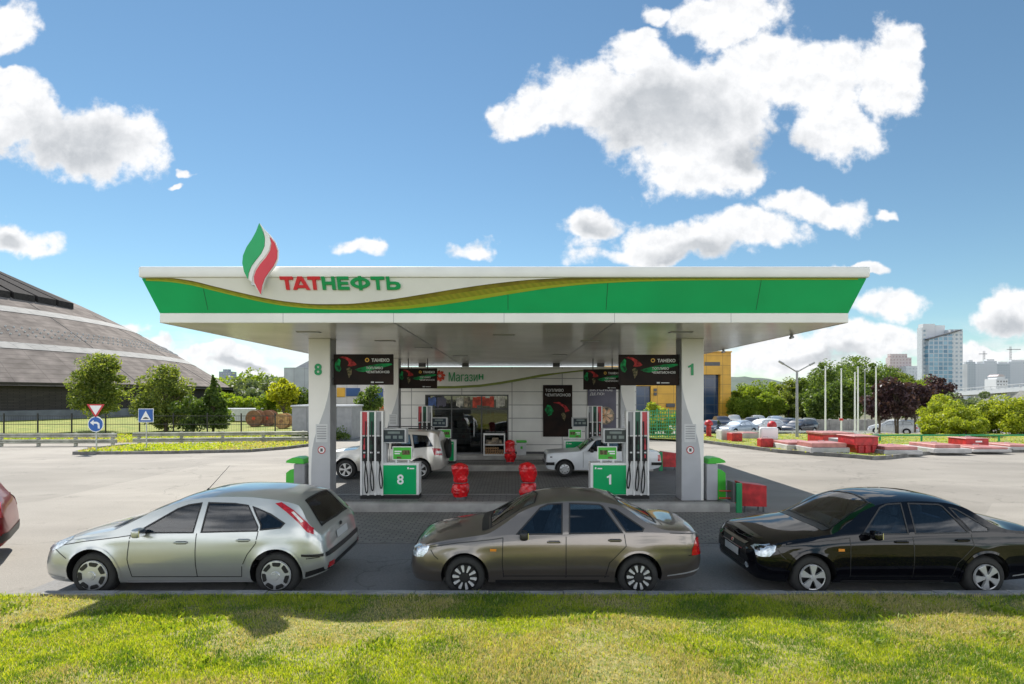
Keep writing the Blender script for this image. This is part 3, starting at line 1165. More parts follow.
def generic(paint, L=4.3, W=.86, H=1.45, kind='sedan', rim='steel'):
    """plainer spec for the cars further off"""
    k = H / 1.45
    if kind == 'sedan':
        top = [(0, .5), (.03, .64), (.12, .72), (.5, .83 * k), (1.1, .93 * k), (1.3, 1.03 * k), (1.7, 1.28 * k), (1.95, 1.38 * k), (2.4, 1.44 * k), (2.9, 1.43 * k), (3.1, 1.38 * k), (3.6, 1.08 * k), (3.7, 1.02 * k), (L - .15, .98 * k), (L - .05, .9), (L, .6)]
        wins = [rect(1.75, 2.2, .93 * k, 1.28 * k), rect(2.3, 2.9, .94 * k, 1.28 * k)]
        wins = [[(1.55, .93 * k), (1.95, 1.27 * k), (2.2, 1.29 * k), (2.2, .93 * k)], [(2.3, .93 * k), (2.3, 1.29 * k), (2.8, 1.28 * k), (3.1, .95 * k)]]
        back = [(3.15, -.46), (3.15, .46), (3.6, .54), (3.6, -.54)]
    else:
        top = [(0, .5), (.03, .66), (.12, .76), (.5, .88 * k), (1.0, .97 * k), (1.2, 1.05 * k), (1.65, 1.33 * k), (1.9, 1.41 * k), (2.4, 1.45 * k), (3.2, 1.43 * k), (L - .45, 1.36 * k), (L - .18, 1.05 * k), (L - .08, .9 * k), (L, .6)]
        wins = [[(1.5, .95 * k), (1.88, 1.28 * k), (2.2, 1.31 * k), (2.2, .95 * k)], [(2.3, .96 * k), (2.3, 1.31 * k), (2.95, 1.3 * k), (3.0, .97 * k)], [(3.08, .98 * k), (3.05, 1.28 * k), (L - .65, 1.22 * k), (L - .5, 1.0 * k)]]
        back = None
    sp = dict(L=L, plan_w=W, paint=paint, rim=rim, rw=.31, rrim=.2, rarch=.36, wheels=(.82, L - .95), top=top,
              bot=[(0, .32), (.1, .22), (1, .2), (L - 1, .2), (L - .1, .27), (L, .36)],
              belt=[(0, .45), (.1, .66), (.5, .77 * k), (1.2, .88 * k), (2.5, .91 * k), (L - .4, .93 * k), (L - .1, .85), (L, .5)],
              plan=plan_pts(L, W), tumble=.36, windows=[(w, 'glass_dark') for w in wins],
              windscreen=[(1.25, -.62), (1.25, .62), (1.78, .5), (1.78, -.5)],
              gaps=[[(1.35, .9), (1.35, .3)], [(2.25, .9), (2.25, .3)], [(3.1, .92), (2.9, .3)]],
              lamps=[('headlight', 'side', [(.06, .58), (.06, .68), (.3, .72), (.28, .62)], 'lens', .006), ('tail_light', 'side', [(L - .25, .65), (L - .2, .85), (L - .07, .85), (L - .03, .65)], 'lens_red', .006)],
              handles=[(2.05, .8)], mirror=(1.6, .93), wind_mat='glass_dark')
    if back:
        sp['backlight'] = back
    return sp
# ------------------------------------------------------------------ camera, sun, sky
SUN_DIR = Vector((.36, -.79, -1.0)).normalized()      # the way the light travels
EXPOSURE = 1.2


def setup_world():
    cam = bpy.data.cameras.new('camera')
    cam.sensor_width = 36
    cam.lens = 36 * F / 1024
    cam.shift_y = (HZ - 342) / 1024
    cam.clip_end = 12000
    cam.clip_start = .1
    co = bpy.data.objects.new('camera', cam)
    COL.objects.link(co)
    co.location = (0, 0, CH)
    co.rotation_euler = (math.radians(90), 0, 0)
    SC.camera = co

    su = bpy.data.lights.new('sun', 'SUN')
    su.energy = 3.3
    su.angle = math.radians(.5)
    su.color = (1., .95, .87)
    so = bpy.data.objects.new('sun', su)
    COL.objects.link(so)
    so.rotation_euler = SUN_DIR.to_track_quat('-Z', 'Y').to_euler()
    so.location = (0, 0, 60)

    w = bpy.data.worlds.new('World')
    SC.world = w
    w.use_nodes = True
    nt = w.node_tree
    N, Lk = nt.nodes, nt.links
    bg = N['Background']
    sky = N.new('ShaderNodeTexSky')
    sky.sky_type = 'NISHITA'
    sky.sun_disc = False
    sd = -SUN_DIR
    sky.sun_elevation = math.asin(sd.z)
    sky.sun_rotation = math.atan2(sd.x, sd.y)
    sky.air_density = 1.0
    sky.dust_density = .0
    sky.ozone_density = 2.2
    tc = N.new('ShaderNodeTexCoord')
    se = N.new('ShaderNodeSeparateXYZ')
    Lk.new(tc.outputs['Generated'], se.inputs[0])

    def mth(op, a, b=None, c=None, clamp=False):
        n = N.new('ShaderNodeMath')
        n.operation = op
        n.use_clamp = clamp
        for i, v in enumerate((a, b, c)):
            if v is None:
                continue
            if isinstance(v, (int, float)):
                n.inputs[i].default_value = v
            else:
                Lk.new(v, n.inputs[i])
        return n.outputs[0]

    def mapr(v, a, b, c=0., d=1., mode='SMOOTHSTEP'):
        n = N.new('ShaderNodeMapRange')
        n.interpolation_type = mode
        for k, x in (('From Min', a), ('From Max', b), ('To Min', c), ('To Max', d)):
            n.inputs[k].default_value = x
        Lk.new(v, n.inputs['Value'])
        return n.outputs[0]
    yy = mth('MAXIMUM', se.outputs['Y'], .05)
    u = mth('DIVIDE', se.outputs['X'], yy)
    v = mth('DIVIDE', se.outputs['Z'], yy)
    cb = N.new('ShaderNodeCombineXYZ')
    Lk.new(u, cb.inputs[0])
    Lk.new(v, cb.inputs[1])
    P = cb.outputs[0]

    def noise(vec, scale, det, rough=.55):
        n = N.new('ShaderNodeTexNoise')
        n.inputs['Scale'].default_value = scale
        n.inputs['Detail'].default_value = det
        n.inputs['Roughness'].default_value = rough
        Lk.new(vec, n.inputs['Vector'])
        return n
    n0 = noise(P, 7., 4)
    wv = N.new('ShaderNodeVectorMath')
    wv.operation = 'MULTIPLY_ADD'
    Lk.new(n0.outputs['Color'], wv.inputs[0])
    wv.inputs[1].default_value = (.15, .12, 0)
    Lk.new(P, wv.inputs[2])
    wp = N.new('ShaderNodeVectorMath')
    wp.operation = 'SUBTRACT'
    wp.inputs[1].default_value = (.075, .06, 0)
    Lk.new(wv.outputs[0], wp.inputs[0])
    blobs = CLOUDS
    cur = None
    for (px, py, rx, ry) in blobs:
        s = N.new('ShaderNodeVectorMath')
        s.operation = 'MULTIPLY_ADD'
        ix, iy = F / rx, F / ry
        s.inputs[1].default_value = (ix, iy, 0)
        s.inputs[2].default_value = (-(px - CX) / F * ix, -(HZ - py) / F * iy, 0)
        Lk.new(wp.outputs[0], s.inputs[0])
        ln = N.new('ShaderNodeVectorMath')
        ln.operation = 'LENGTH'
        Lk.new(s.outputs[0], ln.inputs[0])
        # small clouds are thin: their blob value is capped by size
        d = mth('SUBTRACT', 1., ln.outputs['Value'])
        d = mth('MULTIPLY', d, .6 + .4 * min(1, ry / 40))
        cur = d if cur is None else mth('MAXIMUM', cur, d)
    n1 = noise(P, 13., 9, .62)
    nz = mth('SUBTRACT', n1.outputs['Fac'], .5)
    n5 = noise(P, 4.5, 3)
    nz = mth('MULTIPLY_ADD', mth('SUBTRACT', n5.outputs['Fac'], .5), .55, mth('MULTIPLY', nz, 1.25))
    D = mth('ADD', nz, cur)
    gcur = None
    for (px, py, rx, ry) in GREYS:
        s = N.new('ShaderNodeVectorMath')
        s.operation = 'MULTIPLY_ADD'
        ix, iy = F / rx, F / ry
        s.inputs[1].default_value = (ix, iy, 0)
        s.inputs[2].default_value = (-(px - CX) / F * ix, -(HZ - py) / F * iy, 0)
        Lk.new(wp.outputs[0], s.inputs[0])
        ln = N.new('ShaderNodeVectorMath')
        ln.operation = 'LENGTH'
        Lk.new(s.outputs[0], ln.inputs[0])
        d = mth('SUBTRACT', 1., ln.outputs['Value'])
        gcur = d if gcur is None else mth('MAXIMUM', gcur, d)
    front = mapr(se.outputs['Y'], .10, .2)
    mask = mth('MULTIPLY', mapr(D, .02, .33), front)
    sh = N.new('ShaderNodeVectorMath')        # the same billows seen a little nearer the sun: gives each puff a bright and a dim flank
    sh.operation = 'ADD'
    sh.inputs[1].default_value = (-.006, .014, 0)
    Lk.new(P, sh.inputs[0])
    n1b = noise(sh.outputs[0], 13., 9, .62)
    relief = mth('SUBTRACT', n1.outputs['Fac'], n1b.outputs['Fac'])
    thick = mapr(mth('MULTIPLY_ADD', nz, .75, gcur), -.1, .8)
    # unseen clouds behind the camera, added for reflections and to fill the shade
    sg2 = N.new('ShaderNodeVectorMath')
    sg2.operation = 'MULTIPLY'
    sg2.inputs[1].default_value = (1., 1., 2.6)
    Lk.new(tc.outputs['Generated'], sg2.inputs[0])
    n2 = noise(sg2.outputs[0], 2.6, 7)
    back = mth('SUBTRACT', 1., mapr(se.outputs['Y'], -.05, .25))
    lowb = mapr(se.outputs['Z'], .38, .56)
    n2v = mth('SUBTRACT', n2.outputs['Fac'], mth('MULTIPLY', lowb, .12))
    m2 = mth('MULTIPLY', mapr(n2v, .42, .56), back)
    # low cloud deck above the horizon
    sc2 = N.new('ShaderNodeVectorMath')
    sc2.operation = 'MULTIPLY'
    sc2.inputs[1].default_value = (1., 3.6, 1.)
    Lk.new(P, sc2.inputs[0])
    n3 = noise(sc2.outputs[0], 5.5, 8, .6)
    low = mth('MULTIPLY', mapr(v, -.2, -.1), mth('SUBTRACT', 1., mapr(v, .05, .15)))
    m3 = mth('MULTIPLY', mth('MULTIPLY', mapr(n3.outputs['Fac'], .42, .56), low), mth('MULTIPLY', front, .9))
    mask = mth('MAXIMUM', mask, mth('MAXIMUM', m2, m3))
    n4 = noise(P, 22., 5)
    cc = N.new('ShaderNodeMix')
    cc.data_type = 'RGBA'
    cc.inputs['A'].default_value = (*CLOUD_WHITE, 1)
    cc.inputs['B'].default_value = (*CLOUD_GREY, 1)
    th = mth('MULTIPLY', mth('MULTIPLY_ADD', n4.outputs['Fac'], .5, .7), thick)
    th = mth('SUBTRACT', mth('ADD', th, .04), mth('MULTIPLY', relief, 2.3), clamp=True)
    th = mth('MULTIPLY', th, mth('MULTIPLY_ADD', n1.outputs['Fac'], 1.1, .28), clamp=True)
    Lk.new(th, cc.inputs['Factor'])
    tint = N.new('ShaderNodeMix')
    tint.data_type = 'RGBA'
    tint.blend_type = 'MULTIPLY'
    tint.inputs['Factor'].default_value = 1.
    tint.inputs['B'].default_value = (*SKY_TINT, 1)
    Lk.new(sky.outputs[0], tint.inputs['A'])
    bk = N.new('ShaderNodeMix')          # unseen back clouds made extra bright as fill for the shaded fronts
    bk.data_type = 'RGBA'
    Lk.new(back, bk.inputs['Factor'])
    Lk.new(cc.outputs['Result'], bk.inputs['A'])
    bk.inputs['B'].default_value = (*CLOUD_FILL, 1)
    mx = N.new('ShaderNodeMix')
    mx.data_type = 'RGBA'
    Lk.new(mask, mx.inputs['Factor'])
    Lk.new(tint.outputs['Result'], mx.inputs['A'])
    Lk.new(bk.outputs['Result'], mx.inputs['B'])
    Lk.new(mx.outputs['Result'], bg.inputs['Color'])
    bg.inputs['Strength'].default_value = SKY_STRENGTH

    vs = SC.view_settings
    SC.display_settings.display_device = 'sRGB'
    vs.view_transform = 'Standard'
    vs.look = 'None'
    vs.exposure = EXPOSURE
    vs.gamma = 1
    vs.use_curve_mapping = False
    cy = SC.cycles
    cy.max_bounces = 12
    cy.transparent_max_bounces = 12
    cy.diffuse_bounces = 8
    cy.glossy_bounces = 4
    cy.caustics_reflective = False
    cy.caustics_refractive = False
    cy.use_denoising = True


SKY_STRENGTH = .073
SKY_TINT = (.64, .745, .71)
CLOUD_WHITE = (6.1, 6.15, 6.25)
CLOUD_FILL = (16.0, 16.2, 16.6)
CLOUD_GREY = (3.1, 3.3, 3.55)
GREYS = [(665, 110, 105, 50), (760, 150, 70, 26), (70, 140, 85, 42), (690, 250, 70, 14), (830, 358, 60, 9), (240, 366, 40, 5), (600, 225, 30, 10), (10, 250, 26, 12), (1012, 318, 36, 16)]
CLOUDS = [  # column, row, half-width, half-height of each puff as seen from the verge
    (690, 105, 125, 62), (600, 95, 72, 48), (800, 75, 105, 58), (885, 75, 40, 60), (735, 18, 70, 32), (700, 165, 78, 42), (524, 126, 36, 20), (640, 50, 40, 25), (655, 12, 22, 14), (845, 130, 50, 40),
    (600, 222, 46, 19), (690, 240, 130, 24), (640, 252, 80, 16), (752, 236, 60, 24), (818, 208, 58, 19), (860, 263, 34, 9), (885, 303, 48, 22), (1010, 308, 44, 30),
    (860, 345, 90, 22), (790, 352, 80, 26), (980, 355, 60, 16), (85, 138, 98, 48), (18, 112, 55, 44), (-4, 30, 50, 30), (10, 76, 34, 10), (15, 246, 46, 24), (370, 244, 26, 13), (476, 252, 28, 9), (130, 328, 28, 11),
    (215, 352, 60, 12), (250, 366, 70, 12), (150, 342, 40, 10), (560, 112, 48, 28), (905, 45, 26, 18), (648, 34, 20, 10), (885, 212, 16, 8), (190, 168, 11, 6), (180, 182, 9, 4)]
# ------------------------------------------------------------------ setting
def hgt(x, y):
    """natural ground: level with the forecourt, a metre lower behind the right-hand island"""
    return -.03 - 1.0 * sstep(40, 47, y) * sstep(2, 9, x)


def structure(o):
    o['kind'] = 'structure'
    return o


def verge_z(x, y):
    t = (7.42 - y)
    return .17 + .075 * max(t, 0) ** 1.15 * .9 + .03 * math.sin(x * 1.3 + y) * min(max(t, 0), 1) + .02 * math.sin(x * 3.1 - y * 2.2) * min(max(t, 0), 1)


ISLE = [ground(703, 443), ground(778, 453), ground(850, 458), ground(872, 460), ground(886, 459.5), ground(925, 455), ground(1024, 452), (46, 28.6), (60, 30), (60, 40), (8.2, 40), (8.2, 36.5)]
WEDGE = [(-21.7, 26.9), (-17.2, 27.3), (-13.6, 28.1), (-12.3, 29.6), (-11.2, 32.6), (-13.5, 33.2), (-22.2, 31.4), (-22.6, 29)]


def kerb_run(pts, w, z, name, mat, closed=False):
    b = MB()
    n = len(pts)
    for i in range(n if closed else n - 1):
        p, q = Vector((*pts[i], 0)), Vector((*pts[(i + 1) % n], 0))
        d = (q - p).normalized()
        nn = Vector((-d.y, d.x, 0)) * w
        L = (q - p).length
        k = max(1, round(L / 1.0))
        for j in range(k):
            a = p + d * (L * j / k + .006)
            c = p + d * (L * (j + 1) / k - .006)
            dz = random.uniform(-.008, .008)
            v = [a, c, c + nn, a + nn]
            b.raw([(t.x, t.y, -.02) for t in v] + [(t.x, t.y, z + dz) for t in v], [(3, 2, 1, 0), (4, 5, 6, 7), (0, 1, 5, 4), (1, 2, 6, 5), (2, 3, 7, 6), (3, 0, 4, 7)])
    return structure(b.build(name, mat, None, 0))


def island_top(poly, z, name, mat):
    b = MB()
    b.sheet(poly, z)
    bmesh.ops.triangulate(b.bm, faces=b.bm.faces[:])
    return structure(b.build(name, mat, None, 0))


def build_setting():
    xs = sorted(set(list(np.linspace(-60, 70, 66)) + [-4000, -1500, -600, -250, -120, 120, 250, 600, 1500, 4000]))
    ys = sorted(set(list(np.linspace(-20, 130, 76)) + [-400, -100, -50, 200, 400, 900, 2000, 6000]))
    V = np.array([(x, y, hgt(x, y)) for y in ys for x in xs])
    nx = len(xs)
    Fq = np.array([(j * nx + i, j * nx + i + 1, (j + 1) * nx + i + 1, (j + 1) * nx + i) for j in range(len(ys) - 1) for i in range(nx - 1)])
    structure(from_np('ground', V, Fq, 'far_ground'))
    b = MB()
    b.sheet([(-70, 7.6), (62, 7.6), (62, 39.9), (-12, 39.9), (-14, 34.5), (-70, 31.2)], 0)
    structure(b.build('forecourt', 'tarmac', None, 0))
    b = MB()
    b.sheet([(-7.2, 7.62), (60, 7.62), (60, 10.75), (-7.2, 10.75)], .004)
    structure(b.build('road', 'road', None, 0))
    b = MB()
    b.sheet([(-7.0, 10.75), (6.5, 10.75), (6.5, 13.6), (-7.0, 13.6)], .004)
    structure(b.build('pavement', 'pavers', None, 0))
    b = MB()
    b.sheet([(-7.0, 14.9), (6.9, 14.9), (6.9, 25.0), (-7.0, 25.0)], .004)
    structure(b.build('pavement', 'lane_pavers', None, 0))
    # drain channel between lane and pavers
    b = MB()
    b.box(-7.0, 6.5, 10.70, 10.80, -.02, .012)
    structure(b.build('road_drain_strip', 'kerb_dark', None, 0))
    # pump islands
    for y0, y1 in ((13.6, 14.95), (21.0, 22.3)):
        b = MB()
        b.box(-6.0, 5.45, y0, y1, -.02, .22, .03, 2)
        structure(b.build('pump_island_kerb', 'concrete', None, 35))
        b = MB()
        b.sheet([(-5.85, y0 + .22), (5.3, y0 + .22), (5.3, y1 - .15), (-5.85, y1 - .15)], .2235)
        structure(b.build('pump_island_paving', 'island_pavers', None, 0))
    # verge in front
    b = MB()
    n = 60
    xs = np.linspace(-14, 14, 85)
    ys = np.linspace(-3, 7.42, 40)
    V = np.array([(x, y, verge_z(x, y)) for y in ys for x in xs])
    nx = len(xs)
    Fq = np.array([(j * nx + i, j * nx + i + 1, (j + 1) * nx + i + 1, (j + 1) * nx + i) for j in range(len(ys) - 1) for i in range(nx - 1)])
    structure(from_np('verge_soil', V, Fq, 'soil', smooth=60))
    kerb_run([(-6.45, 7.44), (14, 7.44)], .12, .205, 'kerb', 'kerb')
    kerb_run([(-14, 7.44), (-6.45, 7.44)], .10, .165, 'kerb', 'kerb')
    grass_blades()
    # right island
    island_top(ISLE, .13, 'island_lawn', 'lawn')
    kerb_run(ISLE[:9], .16, .17, 'island_kerb', 'kerb_dark')
    island_top([(62, 40.01), (8.2, 40.01), (8.2, 47), (62, 47)], .1, 'parking_bank', 'lawn')
    for v in bpy.data.objects['parking_bank'].data.vertices:
        if v.co.y > 45:
            v.co.z = -1.02
    island_top([(6, 47.05), (70, 47.05), (70, 74), (6, 74)], -1.02, 'parking_lot', 'tarmac')
    # left wedge and lawn beyond the guard rails
    island_top(WEDGE, .11, 'wedge_lawn', 'lawn')
    kerb_run(WEDGE[:5], .16, .15, 'wedge_kerb', 'kerb_dark')
    kerb_run([WEDGE[6], WEDGE[7], WEDGE[0]], .16, .15, 'wedge_kerb', 'kerb_dark')
    island_top([(-90, 33.5), (-14, 35.5), (-12, 46), (-14, 110), (-120, 110)], .0, 'lawn', 'lawn')
    tufts('lawn_grass', [(-48, -11.5, 33.8, 41.5)], 9000, .12, None)
    tufts('island_grass', [(9, 50, 24, 40)], 15000, .09, ISLE)
    tufts('wedge_grass', [(-23, -11, 26.5, 33.5)], 5000, .09, WEDGE)


def inside(poly, x, y):
    r = False
    n = len(poly)
    for i in range(n):
        x1, y1 = poly[i]
        x2, y2 = poly[(i + 1) % n]
        if (y1 > y) != (y2 > y) and x < (x2 - x1) * (y - y1) / (y2 - y1) + x1:
            r = not r
    return r


def blades_mesh(name, X, Y, Z, H, Wd, mats, dry, lean=.5):
    n = len(X)
    a = rng.uniform(0, 2 * np.pi, n)
    l = rng.uniform(.1, lean, n) * H
    la = rng.uniform(0, 2 * np.pi, n)
    dx, dy = np.cos(a) * Wd / 2, np.sin(a) * Wd / 2
    lx, ly = np.cos(la) * l, np.sin(la) * l
    V = np.zeros((n, 5, 3))
    V[:, 0] = np.stack([X - dx, Y - dy, Z - .01], 1)
    V[:, 1] = np.stack([X + dx, Y + dy, Z - .01], 1)
    V[:, 2] = np.stack([X + dx * .8 + lx * .35, Y + dy * .8 + ly * .35, Z + H * .6], 1)
    V[:, 3] = np.stack([X - dx * .8 + lx * .35, Y - dy * .8 + ly * .35, Z + H * .6], 1)
    V[:, 4] = np.stack([X + lx, Y + ly, Z + H * .95], 1)
    base = np.arange(n)[:, None] * 5
    F1 = base + np.array([0, 1, 2])
    F2 = base + np.array([0, 2, 3])
    F3 = base + np.array([3, 2, 4])
    Fq = np.concatenate([F1, F2, F3])
    mi = np.concatenate([dry, dry, dry]).astype(np.int32)
    o = from_np(name, V.reshape(-1, 3), Fq, mats, None, mi)
    o['kind'] = 'stuff'
    return o


def vnoise(x, y, s, seed):
    r = np.random.default_rng(seed)
    g = r.uniform(0, 1, (64, 64))
    xi, yi = x * s + 100, y * s + 100
    x0, y0 = np.floor(xi).astype(int), np.floor(yi).astype(int)
    fx, fy = xi - x0, yi - y0
    fx, fy = fx * fx * (3 - 2 * fx), fy * fy * (3 - 2 * fy)
    a, b_, c, d = g[x0 % 64, y0 % 64], g[(x0 + 1) % 64, y0 % 64], g[x0 % 64, (y0 + 1) % 64], g[(x0 + 1) % 64, (y0 + 1) % 64]
    return (a * (1 - fx) + b_ * fx) * (1 - fy) + (c * (1 - fx) + d * fx) * fy


def grass_blades():
    N = 250000
    Y = 3.9 + (7.455 - 3.9) * rng.uniform(0, 1, N) ** .9
    X = rng.uniform(-1, 1, N) * (Y * .96 + .4)
    f = .5 * vnoise(X, Y, 1.1, 1) + .3 * vnoise(X, Y, 3.2, 2) + .2 * vnoise(X, Y, 8, 3)
    dryness = .55 * vnoise(X, Y, .8, 5) + .45 * vnoise(X, Y, 2.4, 6)
    keep = rng.uniform(0, 1, N) < np.clip((f - .2) * 3.0, .5, 1)
    X, Y, f, dryness = X[keep], Y[keep], f[keep], dryness[keep]
    n = len(X)
    Z = np.array([verge_z(x, y) for x, y in zip(X, Y)])
    H = rng.uniform(.014, .042, n) * (.5 + 1.1 * f)
    edge = np.clip((Y - 7.1) / .3, 0, 1)
    H *= 1 + .45 * edge * vnoise(X, Y, 2.5, 21) * 2
    big = rng.uniform(0, 1, n) < .02
    H[big] *= 1.7
    dry = (rng.uniform(0, 1, n) < np.clip((dryness - .46) * 3.0 + .06 + .22 * np.clip((6.3 - Y) / 2, -.2, 1), .03, .72)).astype(np.int32)
    deepness = .5 * vnoise(X, Y, 1.6, 11) + .5 * vnoise(X, Y, 4.5, 12)
    deep = (dry == 0) & (rng.uniform(0, 1, n) < np.clip((deepness - .42) * 3.5 + .15, .08, .9))
    dry[deep] = 2
    o = blades_mesh('grass', X, Y, Z, H, rng.uniform(.005, .010, n), ['blade', 'blade_dry', 'blade_deep'], dry, 1.1)
    tag(o, 'short patchy green and straw grass on the verge below the kerb', 'grass')
    # broad-leaved weeds
    pts = [(-3.9, 6.1), (-4.2, 6.5), (-4.9, 6.7), (-2.6, 6.9), (-1.4, 5.7), (.9, 6.4), (2.9, 6.9), (4.6, 6.6), (6.0, 6.8), (-5.6, 6.3), (-6.4, 6.9), (1.9, 5.4), (-2.9, 5.2), (3.9, 5.8), (-3.6, 6.35), (5.3, 5.9)]
    X, Y, Z, H, W = [], [], [], [], []
    for px, py in pts:
        for k in range(70):
            X.append(px + random.gauss(0, .13))
            Y.append(py + random.gauss(0, .10))
            Z.append(verge_z(X[-1], Y[-1]))
            H.append(random.uniform(.03, .085))
            W.append(random.uniform(.02, .035))
    o = blades_mesh('weeds', np.array(X), np.array(Y), np.array(Z), np.array(H), np.array(W), ['leaf_c'], np.zeros(len(X)), 1.3)
    tag(o, 'scattered low broad-leaved weeds among the verge grass', 'weeds')


def tufts(name, rects, n, h, poly):
    X, Y = [], []
    for x0, x1, y0, y1 in rects:
        for _ in range(n // len(rects)):
            x, y = random.uniform(x0, x1), random.uniform(y0, y1)
            if poly is None or inside(poly, x, y):
                X.append(x)
                Y.append(y)
    X, Y = np.array(X), np.array(Y)
    m = len(X)
    dry = rng.uniform(0, 1, m) < np.clip(vnoise(X, Y, .35, 9) * 1.1 - .2, .05, .8)
    o = blades_mesh(name, X, Y, np.full(m, .10 if poly else 0.), rng.uniform(.5, 1.2, m) * h, rng.uniform(.05, .11, m), ['blade', 'blade_dry'], dry, 1.0)
    tag(o, {'lawn_grass': 'rough yellowing grass between guard rail and arena fence', 'island_grass': 'mown green grass around the tank covers', 'wedge_grass': 'grass on the small kerbed wedge under the road signs'}[name], 'grass')


# ------------------------------------------------------------------ canopy
CANOPY_Y0, CANOPY_Y1 = 10.97, 27.0
ZS = 4.38            # soffit


def fascia_pt(px, py, off=0.):
    """point of the leaning front fascia under a picture position; the plane runs from (Y 10.97, z 4.57) to (Y 10.70, z 5.21)"""
    ty, tz = 10.70 - 10.97, 5.21 - 4.57
    # (Y, z) = (10.97 + s ty, 4.57 + s tz); z = CH - (py - HZ) Y / F
    k = -(py - HZ) / F
    s = (CH + k * 10.97 - 4.57) / (tz - k * ty)
    Y = 10.97 + s * ty
    z = 4.57 + s * tz
    return Vector(((px - CX) * Y / F, Y - off * .92, z - off * .39))


def strip_panel(b, up, lo, off, back):
    """panel on the fascia between an upper and a lower outline, 'off' proud of it"""
    A = [fascia_pt(x, y, off) for x, y in up]
    B = [fascia_pt(x, y, off) for x, y in lo]
    A2 = [fascia_pt(x, y, back) for x, y in up]
    B2 = [fascia_pt(x, y, back) for x, y in lo]
    n = len(A)
    v = A + B + A2 + B2
    f = []
    for i in range(n - 1):
        f += [(i, i + 1, n + i + 1, n + i), (2 * n + i, 3 * n + i, 3 * n + i + 1, 2 * n + i + 1), (n + i, n + i + 1, 3 * n + i + 1, 3 * n + i), (i, 2 * n + i, 2 * n + i + 1, i + 1)]
    f += [(0, n, 3 * n, 2 * n), (n - 1, 3 * n - 1, 4 * n - 1, 2 * n - 1)]
    b.raw(v, f)


WAVE_UP = pchip([(140, 276.2), (165, 277), (190, 280), (215, 286), (240, 292), (265, 297.5), (290, 301.5), (320, 303.8), (345, 303.6), (380, 300.5), (420, 294.5), (460, 288.0), (500, 282.5), (540, 278.8), (600, 276.6), (660, 275.8), (760, 275.6), (869, 275.6)])
WAVE_LO = pchip([(140, 280.5), (165, 281.5), (190, 285), (215, 291), (240, 297), (265, 302.5), (290, 306.5), (320, 309.0), (345, 309.8), (390, 309.6), (430, 306.2), (470, 300.5), (510, 294.0), (550, 288.0), (590, 284.0), (640, 281.4), (700, 280.2), (869, 279.6)])


def gold_mat():
    m = pm('gold_wave', (.26, .22, .015), .4, var=.0, col2=(.07, .075, .006), scale=1.2)
    nt = m.node_tree
    N, Lk = nt.nodes, nt.links
    b = bsdf(m)
    tc = N.new('ShaderNodeTexCoord')
    mp = N.new('ShaderNodeMapping')
    mp.inputs['Rotation'].default_value = (0, math.radians(52), 0)
    wv = N.new('ShaderNodeTexWave')
    wv.bands_direction = 'X'
    wv.inputs['Scale'].default_value = 3.2
    wv.inputs['Distortion'].default_value = 4.5
    wv.inputs['Detail'].default_value = 3
    Lk.new(tc.outputs['Object'], mp.inputs['Vector'])
    Lk.new(mp.outputs[0], wv.inputs['Vector'])
    mx = N.new('ShaderNodeMix')
    mx.data_type = 'RGBA'
    mx.inputs['A'].default_value = (.27, .26, .02, 1)
    mx.inputs['B'].default_value = (.20, .22, .016, 1)
    Lk.new(wv.outputs['Fac'], mx.inputs['Factor'])
    Lk.new(mx.outputs['Result'], b.inputs['Base Color'])
    return m


